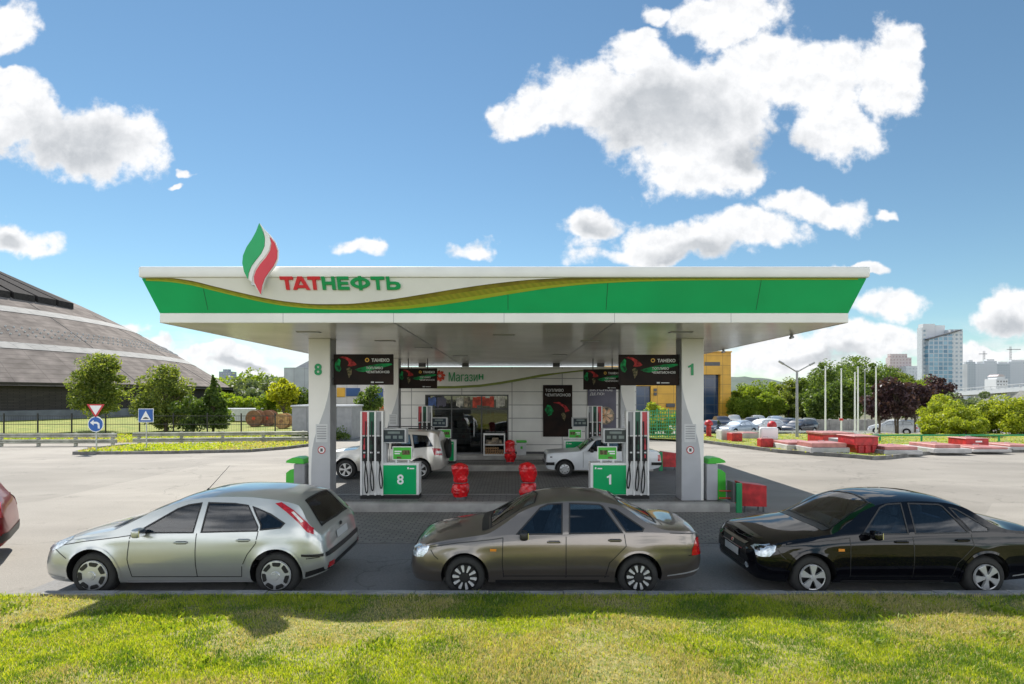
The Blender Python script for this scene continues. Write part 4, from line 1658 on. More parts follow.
def build_canopy():
    M['gold'] = gold_mat()
    M['gold_dark'] = pm('gold_wave_dark', (.13, .105, .012), .4, var=.1, col2=(.22, .19, .015), scale=4)
    M['gold_lime'] = pm('gold_wave_lime', (.26, .36, .02), .4, var=.1, col2=(.33, .36, .03), scale=4)
    X0, X1 = -7.06, 6.74
    r = thing('station_canopy', 'flat white and green forecourt canopy on four square columns with flame emblem on its front', 'canopy', (-.16, 18, 0))
    b = MB()
    b.box(X0, X1, CANOPY_Y0 + .02, CANOPY_Y1, ZS, 4.56)
    b.mat(1)
    # seams of the ceiling panels: shallow dark battens along the depth
    b.mat(1)
    for x in (-2.38, 2.06):
        b.box(x - .02, x + .02, CANOPY_Y0 + .05, CANOPY_Y1 - .02, ZS - .004, ZS + .01)
    for k in range(1, 80):
        y = CANOPY_Y0 + .2 * k
        b.box(X0 + .02, X1 - .02, y - .004, y + .004, ZS - .0015, ZS + .004)
    b.build('soffit', ['soffit', 'mid_grey'], r, 30)
    b = MB()
    b.box(X0 - .02, X1 + .02, CANOPY_Y0 - .02, CANOPY_Y0 + .018, ZS - .008, 4.565, .006)
    b.box(X0 - .022, X0 - .002, CANOPY_Y0 + .02, CANOPY_Y1, ZS - .008, 4.565)
    b.box(X1 + .002, X1 + .022, CANOPY_Y0 + .02, CANOPY_Y1, ZS - .008, 4.565)
    b.mat(1)
    for x in (-4.6, -2.38, -.16, 2.06, 4.4):
        b.box(x - .004, x + .004, CANOPY_Y0 - .022, CANOPY_Y0 + .0, ZS - .01, 4.566)
    b.build('lower_band', ['warm_white', 'mid_grey'], r, 30)
    # leaning green fascia all round
    P = {}
    zt, zb, yt, yb, g = 5.21, 4.57, 10.70, 10.97, .03
    ring_b = [(X0 - g, yb), (X1 + g, yb), (X1 + g, CANOPY_Y1 + .1), (X0 - g, CANOPY_Y1 + .1)]
    ring_t = [(X0 - .21, yt), (X1 + .22, yt), (X1 + .22, CANOPY_Y1 + .35), (X0 - .21, CANOPY_Y1 + .35)]
    b = MB()
    v = [(x, y, zb) for x, y in ring_b] + [(x, y, zt) for x, y in ring_t]
    b.raw(v, [(0, 1, 5, 4), (1, 2, 6, 5), (2, 3, 7, 6), (3, 0, 4, 7), (0, 3, 2, 1), (4, 5, 6, 7)])
    b.build('green_fascia', 'green', r, 20)
    for px in (208, 356, 508, 606, 756):
        b = MB()
        a, c = fascia_pt(px, 309.8, .003), fascia_pt(px, 276.5, .003)
        b.raw([(a.x - .005, a.y, a.z), (a.x + .005, a.y, a.z), (a.x + .005, c.y, c.z), (a.x - .005, c.y, c.z)], [(0, 1, 2, 3)])
        b.build('fascia_joint', 'pump_green', r, 20)
    # top cap with small lip
    b = MB()
    z0, z1 = 5.215, 5.43
    b.box(X0 - .23, X1 + .25, 10.62, CANOPY_Y1 + .42, z0, z1, .035, 2)
    b.build('top_cap', 'white', r, 35)
    xs = list(range(146, 862, 8))
    mixw = lambda x, k: WAVE_UP(x) * (1 - k) + WAVE_LO(x) * k
    for k0, k1, mt in ((-.12, .34, 'gold_dark'), (.34, .74, 'gold'), (.74, 1., 'gold_lime')):
        b = MB()
        strip_panel(b, [(x, mixw(x, k0)) for x in xs], [(x, mixw(x, k1)) for x in xs], .006, -.01)
        b.build('gold_wave', mt, r, 20)
    b = MB()
    xw = [x for x in range(144, 620, 7)]
    strip_panel(b, [(x, 274.6) for x in xw], [(x, max(WAVE_UP(x), 275.2)) for x in xw], .03, -.01)
    b.mat(1)
    b.build('white_fascia', ['white', 'mid_grey'], r, 20)
    # lettering, red then green; each glyph cut heavy
    z0, z1 = fascia_pt(300, 290.4).z, fascia_pt(300, 277.2).z
    yl = fascia_pt(300, 284).y - .05
    s = F / yl
    Yl = fascia_pt(300, 290.4).y - .028

    def glyph(ch, xa, xb, mt):
        w, h = xb - xa, z1 - z0
        vs, hs = .27 * h, .235 * h                      # heavy stems and bars
        b = MB()

        def put(poly, k=0.):
            b.prism(poly, lambda u, v, q: (xa + u, Yl - .42 * v - q - k, z0 + v), 0, .045)
        if ch == 'Т':
            put([(0, h), (0, h - hs), (w / 2 - vs / 2, h - hs), (w / 2 - vs / 2, 0), (w / 2 + vs / 2, 0), (w / 2 + vs / 2, h - hs), (w, h - hs), (w, h)])
        elif ch == 'А':
            put([(0, 0), (w * .36, h), (w * .64, h), (w, 0), (w - vs * 1.05, 0), (w * .5, h * .74), (vs * 1.05, 0)])
            put([(w * .24, h * .14), (w * .76, h * .14), (w * .70, h * .35), (w * .30, h * .35)], -.003)
        elif ch == 'Н':
            put([(0, 0), (0, h), (vs, h), (vs, h / 2 + hs / 2), (w - vs, h / 2 + hs / 2), (w - vs, h), (w, h), (w, 0), (w - vs, 0), (w - vs, h / 2 - hs / 2), (vs, h / 2 - hs / 2), (vs, 0)])
        elif ch == 'Е':
            put([(0, 0), (0, h), (w, h), (w, h - hs), (vs, h - hs), (vs, h / 2 + hs / 2.3), (w * .92, h / 2 + hs / 2.3), (w * .92, h / 2 - hs / 2.3), (vs, h / 2 - hs / 2.3), (vs, hs), (w, hs), (w, 0)])
        elif ch == 'Ф':
            n = 24
            for i in range(n):
                a0, a1 = 2 * math.pi * i / n, 2 * math.pi * (i + 1) / n
                put([(w / 2 + math.cos(a) * w / 2 * r, h * .52 + math.sin(a) * h * .41 * q) for a, r, q in ((a0, 1, 1), (a1, 1, 1), (a1, .58, .50), (a0, .58, .50))])
            put([(w / 2 - vs / 2, -.03 * h), (w / 2 + vs / 2, -.03 * h), (w / 2 + vs / 2, h * 1.04), (w / 2 - vs / 2, h * 1.04)], -.003)
        elif ch == 'Ь':
            put([(0, 0), (0, h), (vs, h), (vs, 0)])
            put([(vs * .98, h * .62), (w * .66, h * .62), (w * .90, h * .55), (w, h * .40), (w, h * .22), (w * .90, h * .07), (w * .66, 0), (vs * .98, 0), (vs * .98, hs * .85), (w * .58, hs * .85), (w * .70, h * .26), (w * .70, h * .36), (w * .58, h * .62 - hs * .85), (vs * .98, h * .62 - hs * .85)], -.003)
        return b.build('letter', mt, r, 20)
    for ch, xa, xb, mt in (('Т', 280.8, 293.6, 'red_text'), ('А', 292.6, 309.4, 'red_text'), ('Т', 308.2, 320.8, 'red_text'), ('Н', 322.2, 335.2, 'green_text'), ('Е', 337.6, 349.0, 'green_text'), ('Ф', 350.6, 370.2, 'green_text'), ('Т', 371.2, 384.6, 'green_text'), ('Ь', 386.6, 400.4, 'green_text')):
        glyph(ch, (xa - CX) / s, (xb - CX) / s, mt)
    for t, xa, xb, mt in ():
        o = text(t, (xa - CX) / s, (xb - CX) / s, z0, z1, fascia_pt(300, 290.4).y - .028, mt, r, .04, .03, name='lettering', lean=-.42)
    # flame emblem standing in front of the fascia
    yf = 10.52
    sf = F / yf

    def Q(pts):
        out = []
        for x, y in pts:
            px, py = 120 + x / 2.844, 210 + y / 2.844
            out.append(((px - CX) / sf, CH - (py - HZ) / sf))
        return out
    green = [(397, 38), (388, 62), (376, 84), (361, 106), (351, 130), (349, 152), (354, 176), (364, 196), (366, 180), (374, 160), (388, 141), (402, 124), (411, 104), (413, 84), (408, 64)]
    white = [(409, 58), (414, 78), (413, 104), (403, 126), (389, 144), (376, 163), (369, 182), (368, 198), (377, 205), (378, 190), (384, 172), (396, 152), (412, 134), (425, 114), (430, 94), (425, 72)]
    red = [(428, 78), (441, 94), (448, 116), (447, 138), (438, 158), (424, 177), (412, 195), (405, 215), (401, 240), (391, 222), (383, 206), (382, 190), (388, 173), (400, 154), (416, 136), (428, 116), (432, 96)]
    back = [(397, 38), (409, 54), (425, 69), (441, 90), (450, 115), (449, 139), (440, 160), (426, 178), (413, 197), (406, 220), (401, 241), (390, 226), (378, 207), (365, 198), (354, 178), (349, 153), (351, 129), (362, 105), (376, 83), (388, 61)]
    b = MB()
    b.prism(Q(back), XZ, yf + .0, yf + .04)
    fl = b.build('flame_emblem', 'white', r, 20)
    for nm, po, mt in (('flame_lobe', green, 'green'), ('flame_lobe', white, 'white'), ('flame_lobe', red, 'red_text')):
        b = MB()
        b.prism(Q(po), XZ, yf - .02, yf - .001)
        b.build(nm, mt, fl, 20)
    b = MB()
    b.box(-5.05, -4.97, yf + .041, 10.75, 5.05, 5.35)
    b.build('emblem_bracket', 'metal', fl, 20)
    # four columns with a swept grey panel on the face
    for i, (xa, xb, ya, mir) in enumerate(((-5.21, -4.66, 13.95, 1), (4.345, 4.91, 13.95, -1), (-5.0, -4.45, 21.35, 1), (4.26, 4.82, 21.35, -1))):
        yb2 = ya + .5
        b = MB()
        b.box(xa, xb, ya, yb2, .22, ZS + .02, .012)
        col = b.build('column', 'warm_white', r, 30)
        w = xb - xa
        pts = [(.0, 0), (.0, .70), (.02, 1.05), (.06, 1.35), (.16, 1.62), (.32, 1.88), (.52, 2.14), (.72, 2.42), (.88, 2.72), (.97, 2.95), (1.0, 3.05), (1.0, 0)]
        pts = [(.18 * (1 - min(v, 1)) * 0 + .13 + u * .87, v) for u, v in pts] if True else pts
        poly = []
        for u, v in pts:
            uu = xa + u * w if mir > 0 else xb - u * w
            poly.append((uu, .23 + v * .97))
        b = MB()
        b.prism(poly, XZ, ya - .004, ya + .01)
        gp = b.build('swept_panel', 'grey_panel', col, 20)
        b = MB()
        xi = xb + .004 if mir > 0 else xa - .004
        b.box(min(xi, xi - .01 * mir), max(xi, xi - .01 * mir), ya + .02, yb2 - .02, .23, ZS - .02)
        b.build('side_panel', 'mid_grey', col, 20)
        b = MB()
        b.box(xa - .004, xb + .004, ya - .003, yb2 + .003, ZS - .02, ZS - .008)
        b.build('collar', 'mid_grey', col, 20)
        if i < 2:
            t = '8' if i == 0 else '1'
            cx = (318.2, 690.8)[i]
            cx = (cx - CX) * ya / F
            wd = .19 if i == 0 else .135
            text(t, cx - wd / 2, cx + wd / 2, 3.43, 3.73, ya - .002, 'green_text', col, .015, .03, name='number')
        # notice plate with a ring sign below
        cx = xa + .62 * w if mir > 0 else xb - .62 * w
        b = MB()
        b.box(cx - .15, cx + .15, ya - .010, ya - .004, 1.72, 2.18)
        b.mat(1)
        for k in range(6):
            b.box(cx - .12, cx + .12, ya - .013, ya - .0102, 1.80 + k * .062, 1.825 + k * .062)
        b.build('notice', ['light_grey', 'mid_grey'], col, 20)
        b = MB()
        b.lathe([(.0, -.004), (.10, -.004), (.10, .004)], (cx, ya - .012, 1.52), 'Y', 24)
        b.mat(1).lathe([(.078, -.007), (.10, -.007), (.10, -.004)], (cx, ya - .012, 1.52), 'Y', 24)
        b.mat(2).box(cx - .03, cx + .03, ya - .020, ya - .0165, 1.48, 1.56)
        b.build('ring_sign', ['white', 'red', 'dark_grey'], col, 20)
    # recessed lamps (unlit) and small side cameras
    for x, y in ((-.2, 13.2), (-3.4, 14.6), (2.1, 14.6), (-2.7, 16.6), (1.7, 19.5), (-1.9, 20), (3.9, 12.6), (-4.7, 12.6)):
        b = MB()
        b.box(x - .26, x + .26, y - .10, y + .10, ZS - .016, ZS + .01)
        b.mat(1).box(x - .22, x + .22, y - .07, y + .07, ZS - .020, ZS - .0165)
        b.build('soffit_lamp', ['mid_grey', 'light_grey'], r, 20)
    for y in (13.0, 17.2):
        b = MB()
        b.box(X1 - .09, X1 - .05, y - .04, y + .04, ZS - .07, ZS)
        b.cyl((X1 - .13, y - .05, ZS - .10), (X1 - .01, y + .05, ZS - .07), .03, seg=10)
        b.build('camera', 'mid_grey', r, 30)
    for x in (-4.05, -2.1, 2.0, 4.0):
        for yy in (24.6,):
            b = MB()
            b.box(x - .15, x + .15, yy - .12, yy + .12, ZS - .16, ZS)
            b.build('junction_box', 'dark_grey', r, 20)
    return r


def ad_board(x0, x1, z0, z1, y, label, group, full=True):
    r = thing('advertising_board', label, 'advert', ((x0 + x1) / 2, y, z0), group)
    w, h = x1 - x0, z1 - z0
    b = MB()
    b.box(x0, x1, y, y + .09, z0, z1, .01)
    b.build('panel', 'advert_black', r, 20)

    def U(pts):
        return [(x0 + u * w, z0 + v * h) for u, v in pts]
    for nm, mt, po in (('green_figure', 'advert_green', [(.03, .72), (.09, .86), (.12, .80), (.11, .62), (.13, .52), (.10, .42), (.05, .46), (.02, .58)]),
                       ('green_streak', 'advert_green', [(.36, .50), (.44, .55), (.58, .62), (.78, .69), (.97, .70), (.99, .66), (.90, .60), (.74, .53), (.60, .46), (.50, .42), (.42, .44)]),
                       ('red_sweep', 'advert_red', [(.10, .905), (.16, .93), (.23, .90), (.30, .83), (.36, .73), (.39, .66), (.35, .62), (.29, .60), (.235, .62), (.26, .70), (.245, .78), (.19, .85), (.13, .885)]),
                       ('dark_highlight', 'advert_olive', [(.22, .52), (.27, .58), (.31, .50), (.30, .34), (.26, .22), (.24, .36)])):
        b = MB()
        b.prism(U(po), XZ, y - .004, y + .001)
        b.build(nm, mt, r, 20)
    b = MB()
    cx, cz = x0 + .565 * w, z0 + .81 * h
    b.lathe([(.055, .0), (.055, -.006), (.030, -.006), (.030, .0)], (cx, y, cz), 'Y', 18)
    b.build('ring_logo', 'yellow_text', r, 20)
    text('ТАНЕКО', x0 + .64 * w, x0 + .94 * w, z0 + .75 * h, z0 + .86 * h, y + .001, 'white_text', r, .008, .02)
    text('ТОПЛИВО', x0 + .55 * w, x0 + .83 * w, z0 + .51 * h, z0 + .59 * h, y - .003, 'white_text', r, .008, .0)
    text('ЧЕМПИОНОВ', x0 + .55 * w, x0 + .94 * w, z0 + .38 * h, z0 + .46 * h, y - .003, 'white_text', r, .008, .0)
    b = MB()
    b.box(x0 + .63 * w, x0 + .68 * w, y - .004, y + .001, z0 + .06 * h, z0 + .11 * h)
    b.box(x0 + .70 * w, x0 + .84 * w, y - .004, y + .001, z0 + .07 * h, z0 + .095 * h)
    b.build('small_mark', 'light_grey', r, 20)
    xc = -4.66 if x0 < 0 else 4.34
    for u in (.25, .75) if y > 20 else (.2, .8):
        b = MB()
        if y < 20:              # arm to the column
            xe = x0 if x0 < 0 else x1
            b.box(min(xe, xc) - .02, max(xe, xc) + .02, y + .02, y + .06, z0 + u * h - .03, z0 + u * h + .03)
            b.build('bracket_arm', 'dark_grey', r, 20)
            continue
        b.box(x0 + u * w - .02, x0 + u * w + .02, y + .03, y + .06, z1, ZS)
        b.build('hanger', 'dark_grey', r, 20)
    return r


def pump(x, y, num, mir, label, front=True):
    """local frame: island top is z = 0, tower centred on x = 0; mir = -1 swaps the cabinet to the other side"""
    r = thing('fuel_pump', label, 'fuel pump', (x, y, .2235), 'fuel dispensers on the pump islands')

    def bx(b, x0, x1, *a, **k):
        if mir < 0:
            x0, x1 = -x1, -x0
        b.box(x0, x1, *a, **k)
    b = MB()
    bx(b, -.28, .30, -.02, .44, 0, .09)
    bx(b, .30, 1.24, .0, .42, 0, .09)
    b.build('plinth', 'black', r, 20, local=True)
    b = MB()
    bx(b, -.28, .27, .03, .42, .09, 2.28, bev=.008)
    for k in range(4):
        xx = -.28 + k * .183
        bx(b, xx - .0, xx + .045 if k < 3 else xx - .0 + .0451, -.02, .03, .09, 2.28)
    b.build('hose_tower', 'white', r, 20, local=True)
    cols = ['pump_red', 'pump_green', 'mid_grey']
    for k in range(3):
        xa, xb = -.28 + k * .183 + .047, -.28 + (k + 1) * .183 - .002
        b = MB()
        bx(b, xa, xb, .005, .031, 1.66, 2.26)
        b.build('fuel_stripe', cols[k], r, 20, local=True)
        b = MB()
        bx(b, xa, xb, .002, .031, .98, 1.62)
        b.build('holster', 'black', r, 20, local=True)
        b = MB()
        xm = (xa + xb) / 2 * mir
        b.box(xm - .028, xm + .028, -.06, .004, 1.28, 1.42, .012)
        b.tube([(xm, -.03, 1.42), (xm, -.05, 1.50), (xm, -.01, 1.57)], .016, 6)
        b.box(xm - .022, xm + .022, -.055, .002, 1.06, 1.16, .01)
        b.mat(1).box(xm - .03, xm + .03, -.062, -.058, 1.19, 1.23)
        b.build('nozzle', ['pump_red' if k == 0 else ('pump_green' if k == 1 else 'black'), 'light_grey'], r, 30, local=True)
        b = MB()
        xs = (-.28 + k * .183 + (.15, .12, .16)[k]) * mir
        sw = .045 * mir
        pts = [(xs, -.03, 2.02), (xs, -.045, 1.7), (xs, -.05, 1.0), (xs - sw * .5, -.06, .6), (xs - sw * .2, -.075, .34 + .05 * k), (xs + sw * .5, -.08, .17 + .06 * k), (xs + sw * 1.2, -.075, .2 + .06 * k), (xs + sw * 1.35, -.065, .36 + .06 * k), (xs + sw * .5, -.055, .75), (xs - sw * .9, -.045, 1.05)]
        if not front:
            pts = pts[:7]
        b.tube(smooth_path(pts), .017, 6)
        b.build('hose', 'rubber', r, 60, local=True)
    b = MB()
    bx(b, .275, 1.24, .03, .42, .09, .93, bev=.012)
    b.build('cabinet', 'white', r, 20, local=True)
    b = MB()
    bx(b, .30, 1.17, .012, .035, .11, .87, bev=.004)
    dp = b.build('cabinet_door', 'green', r, 20, local=True)
    if num:
        cx = .76 * mir
        wd = .17 if num == '8' else .11
        text(num, cx - wd / 2, cx + wd / 2, .37, .63, .013, 'white_text', dp, .006, .02, name='number', local=True)
    for k, (ua, ub) in enumerate(((.94, .98), (1.0, 1.12)) if mir > 0 else ((1.09, 1.13), (.94, 1.06))):
        b = MB()
        bx(b, ua, ub, .008, .013, .77, .80 + .02 * (k == 0))
        b.build('small_mark', 'white_text', dp, 20, local=True)
    # advert flag on the cabinet, reading head beside the tower
    b = MB()
    bx(b, .52, 1.04, .15, .20, .99, 1.35, bev=.006)
    bx(b, .60, .64, .16, .19, .92, 1.0)
    bx(b, .92, .96, .16, .19, .92, 1.0)
    fl = b.build('advert_flag', 'white', r, 20, local=True)
    b = MB()
    bx(b, .545, 1.015, .144, .151, 1.015, 1.325)
    b.build('advert_face', 'bright_green', fl, 20, local=True)
    b = MB()
    for k, (ua, ub, va, vb, mi) in enumerate(((.78, .98, 1.13, 1.25, 0), (.64, .76, 1.03, 1.08, 0), (.58, .76, 1.20, 1.235, 1), (.58, .72, 1.145, 1.175, 1))):
        b.mat(mi)
        bx(b, ua, ub, .140, .1435, va, vb)
    b.build('advert_print', ['advert_olive', 'white_text'], fl, 20, local=True)
    b = MB()
    bx(b, .275, .90, .06, .38, 1.44, 1.82, bev=.012)
    bx(b, .275, .36, .10, .34, .93, 1.46)
    hd = b.build('reading_head', 'light_grey', r, 20, local=True)
    b = MB()
    bx(b, .31, .86, .048, .062, 1.47, 1.79, bev=.004)
    b.build('display', 'pump_screen', hd, 20, local=True)
    b = MB()
    bx(b, .42, .74, .042, .0478, 1.69, 1.75)
    bx(b, .36, .50, .042, .0478, 1.56, 1.64)
    bx(b, .56, .66, .042, .0478, 1.56, 1.64)
    bx(b, .71, .81, .042, .0478, 1.56, 1.64)
    b.build('display_window', 'pump_lcd', hd, 20, local=True)
    return r


def smooth_path(pts, k=4):
    P = [Vector(p) for p in pts]
    out = []
    for i in range(len(P) - 1):
        p0, p1, p2, p3 = P[max(i - 1, 0)], P[i], P[i + 1], P[min(i + 2, len(P) - 1)]
        for j in range(k):
            t = j / k
            out.append(.5 * ((2 * p1) + (p2 - p0) * t + (2 * p0 - 5 * p1 + 4 * p2 - p3) * t * t + (3 * p1 - p0 - 3 * p2 + p3) * t ** 3))
    out.append(P[-1])
    return out


def build_station():
    M['advert_black'] = pm('advert_black', (.010, .007, .007), .5, var=.5, scale=2, col2=(.026, .014, .011), spec=.15)
    M['advert_green'] = pm('advert_green', (.0, .035, .012), .5, var=0., scale=7, col2=(.01, .36, .10), spec=.2)
    M['advert_red'] = pm('advert_red', (.12, .008, .01), .5, var=0., scale=9, col2=(.60, .05, .05), spec=.2)
    M['advert_olive'] = pm('advert_olive', (.015, .03, .012), .5, var=0., scale=14, col2=(.22, .17, .09), spec=.2)
    M['pump_red'] = pm('pump_red', (.50, .045, .06), .4, var=.05)
    M['pump_green'] = pm('pump_green', (.006, .085, .045), .4, var=.08)
    M['pump_screen'] = pm('pump_screen', (.03, .042, .055), .15, var=.1)
    M['pump_lcd'] = pm('pump_lcd', (.16, .20, .20), .2, var=.1)
    build_canopy()
    s = F / 14.15
    for (pxa, pxb, pya, pyb, y, lb) in ((333.5, 393, 384.8, 354.2, 14.1, 'black fuel advert with green streak hung beside column 8 over pump 8'),
                                        (619, 679, 385.4, 354.6, 14.1, 'black fuel advert with green streak hung beside column 1 over pump 1'),
                                        (398.5, 437, 388.4, 368.2, 21.5, 'smaller looking black fuel advert touching the left end of the shop sign'),
                                        (583.5, 622, 389.6, 369.2, 21.5, 'smaller looking black fuel advert hung above the pastry poster')):
        a, c = at(pxa, pya, y), at(pxb, pyb, y)
        ad_board(a.x, c.x, a.z, c.z, y, lb, 'black hanging adverts under the canopy')
    pump(-3.67, 14.2, '8', 1, 'green and white fuel pump numbered 8 with hose tower on its left')
    pump(3.29, 14.2, '1', -1, 'green and white fuel pump numbered 1 with hose tower on its right')
    pump(-3.48, 21.6, '', 1, 'green and white fuel pump standing behind the beige estate car', False)
    pump(3.30, 21.6, '', -1, 'green and white fuel pump standing behind the white saloon below the pastry poster', False)
    # wrapped bollards
    for x, y, z, hh, seed, lb in ((at(460, 496, 14.2).x, 14.25, .22, .93, 3, 'bollard wrapped in crumpled red plastic beside pump 8 on the front island'),
                                  (at(528, 496, 14.2).x, 14.25, .22, .95, 4, 'bollard wrapped in crumpled red plastic left of pump 1 on the front island'),
                                  (at(510, 461, 21.7).x, 21.7, .22, .93, 8, 'bollard wrapped in crumpled red plastic on the rear island before the shop')):
        r = thing('wrapped_bollard', lb, 'bollard', (x, y, z), 'bollards wrapped in red plastic')
        q = random.Random(seed)
        b = MB()
        nr, ns = 26, 28
        V, Fc = [], []
        for i in range(nr):
            t = i / (nr - 1)
            rad = .205 * (1 - .12 * math.sin(t * 9 + seed) - .25 * max(0, t - .85) / .15 * .9) * (.90 if t < .12 else 1)
            if abs(t - .42) < .06:
                rad *= .86
            if t > .93:
                rad *= max(.05, (1 - t) / .07) ** .5
            for k in range(ns):
                a = 2 * math.pi * k / ns
                cr = 1 + .05 * math.sin(3 * a + 7 * t + seed) + .035 * math.sin(7 * a - 16 * t) + q.uniform(-.06, .06)
                V.append((rad * cr * math.cos(a) + .015 * math.sin(5 * t), rad * cr * math.sin(a) * .9, .06 + t * (hh - .06) + q.uniform(-.008, .008)))
        for i in range(nr - 1):
            for k in range(ns):
                Fc.append((i * ns + k, i * ns + (k + 1) % ns, (i + 1) * ns + (k + 1) % ns, (i + 1) * ns + k))
        Fc.append(tuple(range((nr - 1) * ns, nr * ns)))
        b.raw(V, Fc)
        b.build('plastic_wrap', 'red_sheet', r, 28, local=True)
        b = MB()
        b.cyl((0, 0, 0), (0, 0, .12), .15, .13, 16)
        b.build('base', 'dark_grey', r, 30, local=True)
        b = MB()
        b.tube([(.19 * math.cos(a), .17 * math.sin(a), .06 + .42 * (hh - .06)) for a in np.linspace(0, 2 * math.pi, 22)], .012, 5)
        b.build('tie', 'dark_grey', r, 30, local=True)
    # litter bins with green hoods
    for x, y, mir, lb in ((-5.34, 14.2, -1, 'grey litter bin with green hood left of column 8'), (5.02, 14.2, 1, 'grey litter bin with green hood right of column 1')):
        r = thing('litter_bin', lb, 'bin', (x, y, .2235), 'litter bins at the island ends')
        b = MB()

        def bx(x0, x1, *a, **k):
            if mir < 0:
                x0, x1 = -x1, -x0
            b.box(x0, x1, *a, **k)
        bx(-.02, .26, -.22, .22, 0, .93, bev=.012)
        b.build('bin_body', 'mid_grey' if mir < 0 else 'grey_panel', r, 30, local=True)
        b = MB()
        poly = [(.0, .935), (.02, 1.06), (.12, 1.10), (.30, 1.09), (.44, 1.02), (.46, .97), (.30, .95)]
        b.prism([(u * mir, v) for u, v in poly], XZ, -.23, .23)
        b.build('hood', 'bright_green', r, 30, local=True)
        b = MB()
        poly = [(.262, .02), (.262, .80), (.36, .78), (.46, .70), (.47, .02)]
        b.prism([(u * mir, v) for u, v in poly], XZ, -.21, .21)
        b.build('door', 'bright_green', r, 30, local=True)
    # barriers at the island ends
    for x, y, lb in ((5.5, 13.55, 'red box barrier with green end plate on the front pump island end'), (5.62, 21.1, 'red box barrier with green end plate on the rear pump island end')):
        r = thing('end_barrier', lb, 'barrier', (x, y, 0), 'red and green island end barriers')
        b = MB()
        b.box(.06, .20, -.06, .0, .0, .74, .008)
        b.build('green_plate', 'barrier_green', r, 20, local=True)
        b = MB()
        b.box(-.02, .055, -.02, .34, .26, .76, .006)
        b.build('end_cheek', 'dark_grey', r, 20, local=True)
        b = MB()
        b.prism([(.205, .16), (.205, .74), (.84, .66), (.84, .14)], XZ, .02, .42)
        b.build('red_box', 'red', r, 20, local=True)
        b = MB()
        for u in (.32, .78):
            b.box(u - .015, u + .015, .05, .08, 0, .16)
            b.box(u - .015, u + .015, .34, .37, 0, .16)
        b.build('foot', 'dark_grey', r, 20, local=True)
        b = MB()
        for z in (.34, .52):
            b.cyl((-.30, .12, z), (-.02, .12, z), .018, seg=8)
        b.build('rail', 'red', r, 30, local=True)
    build_shop()


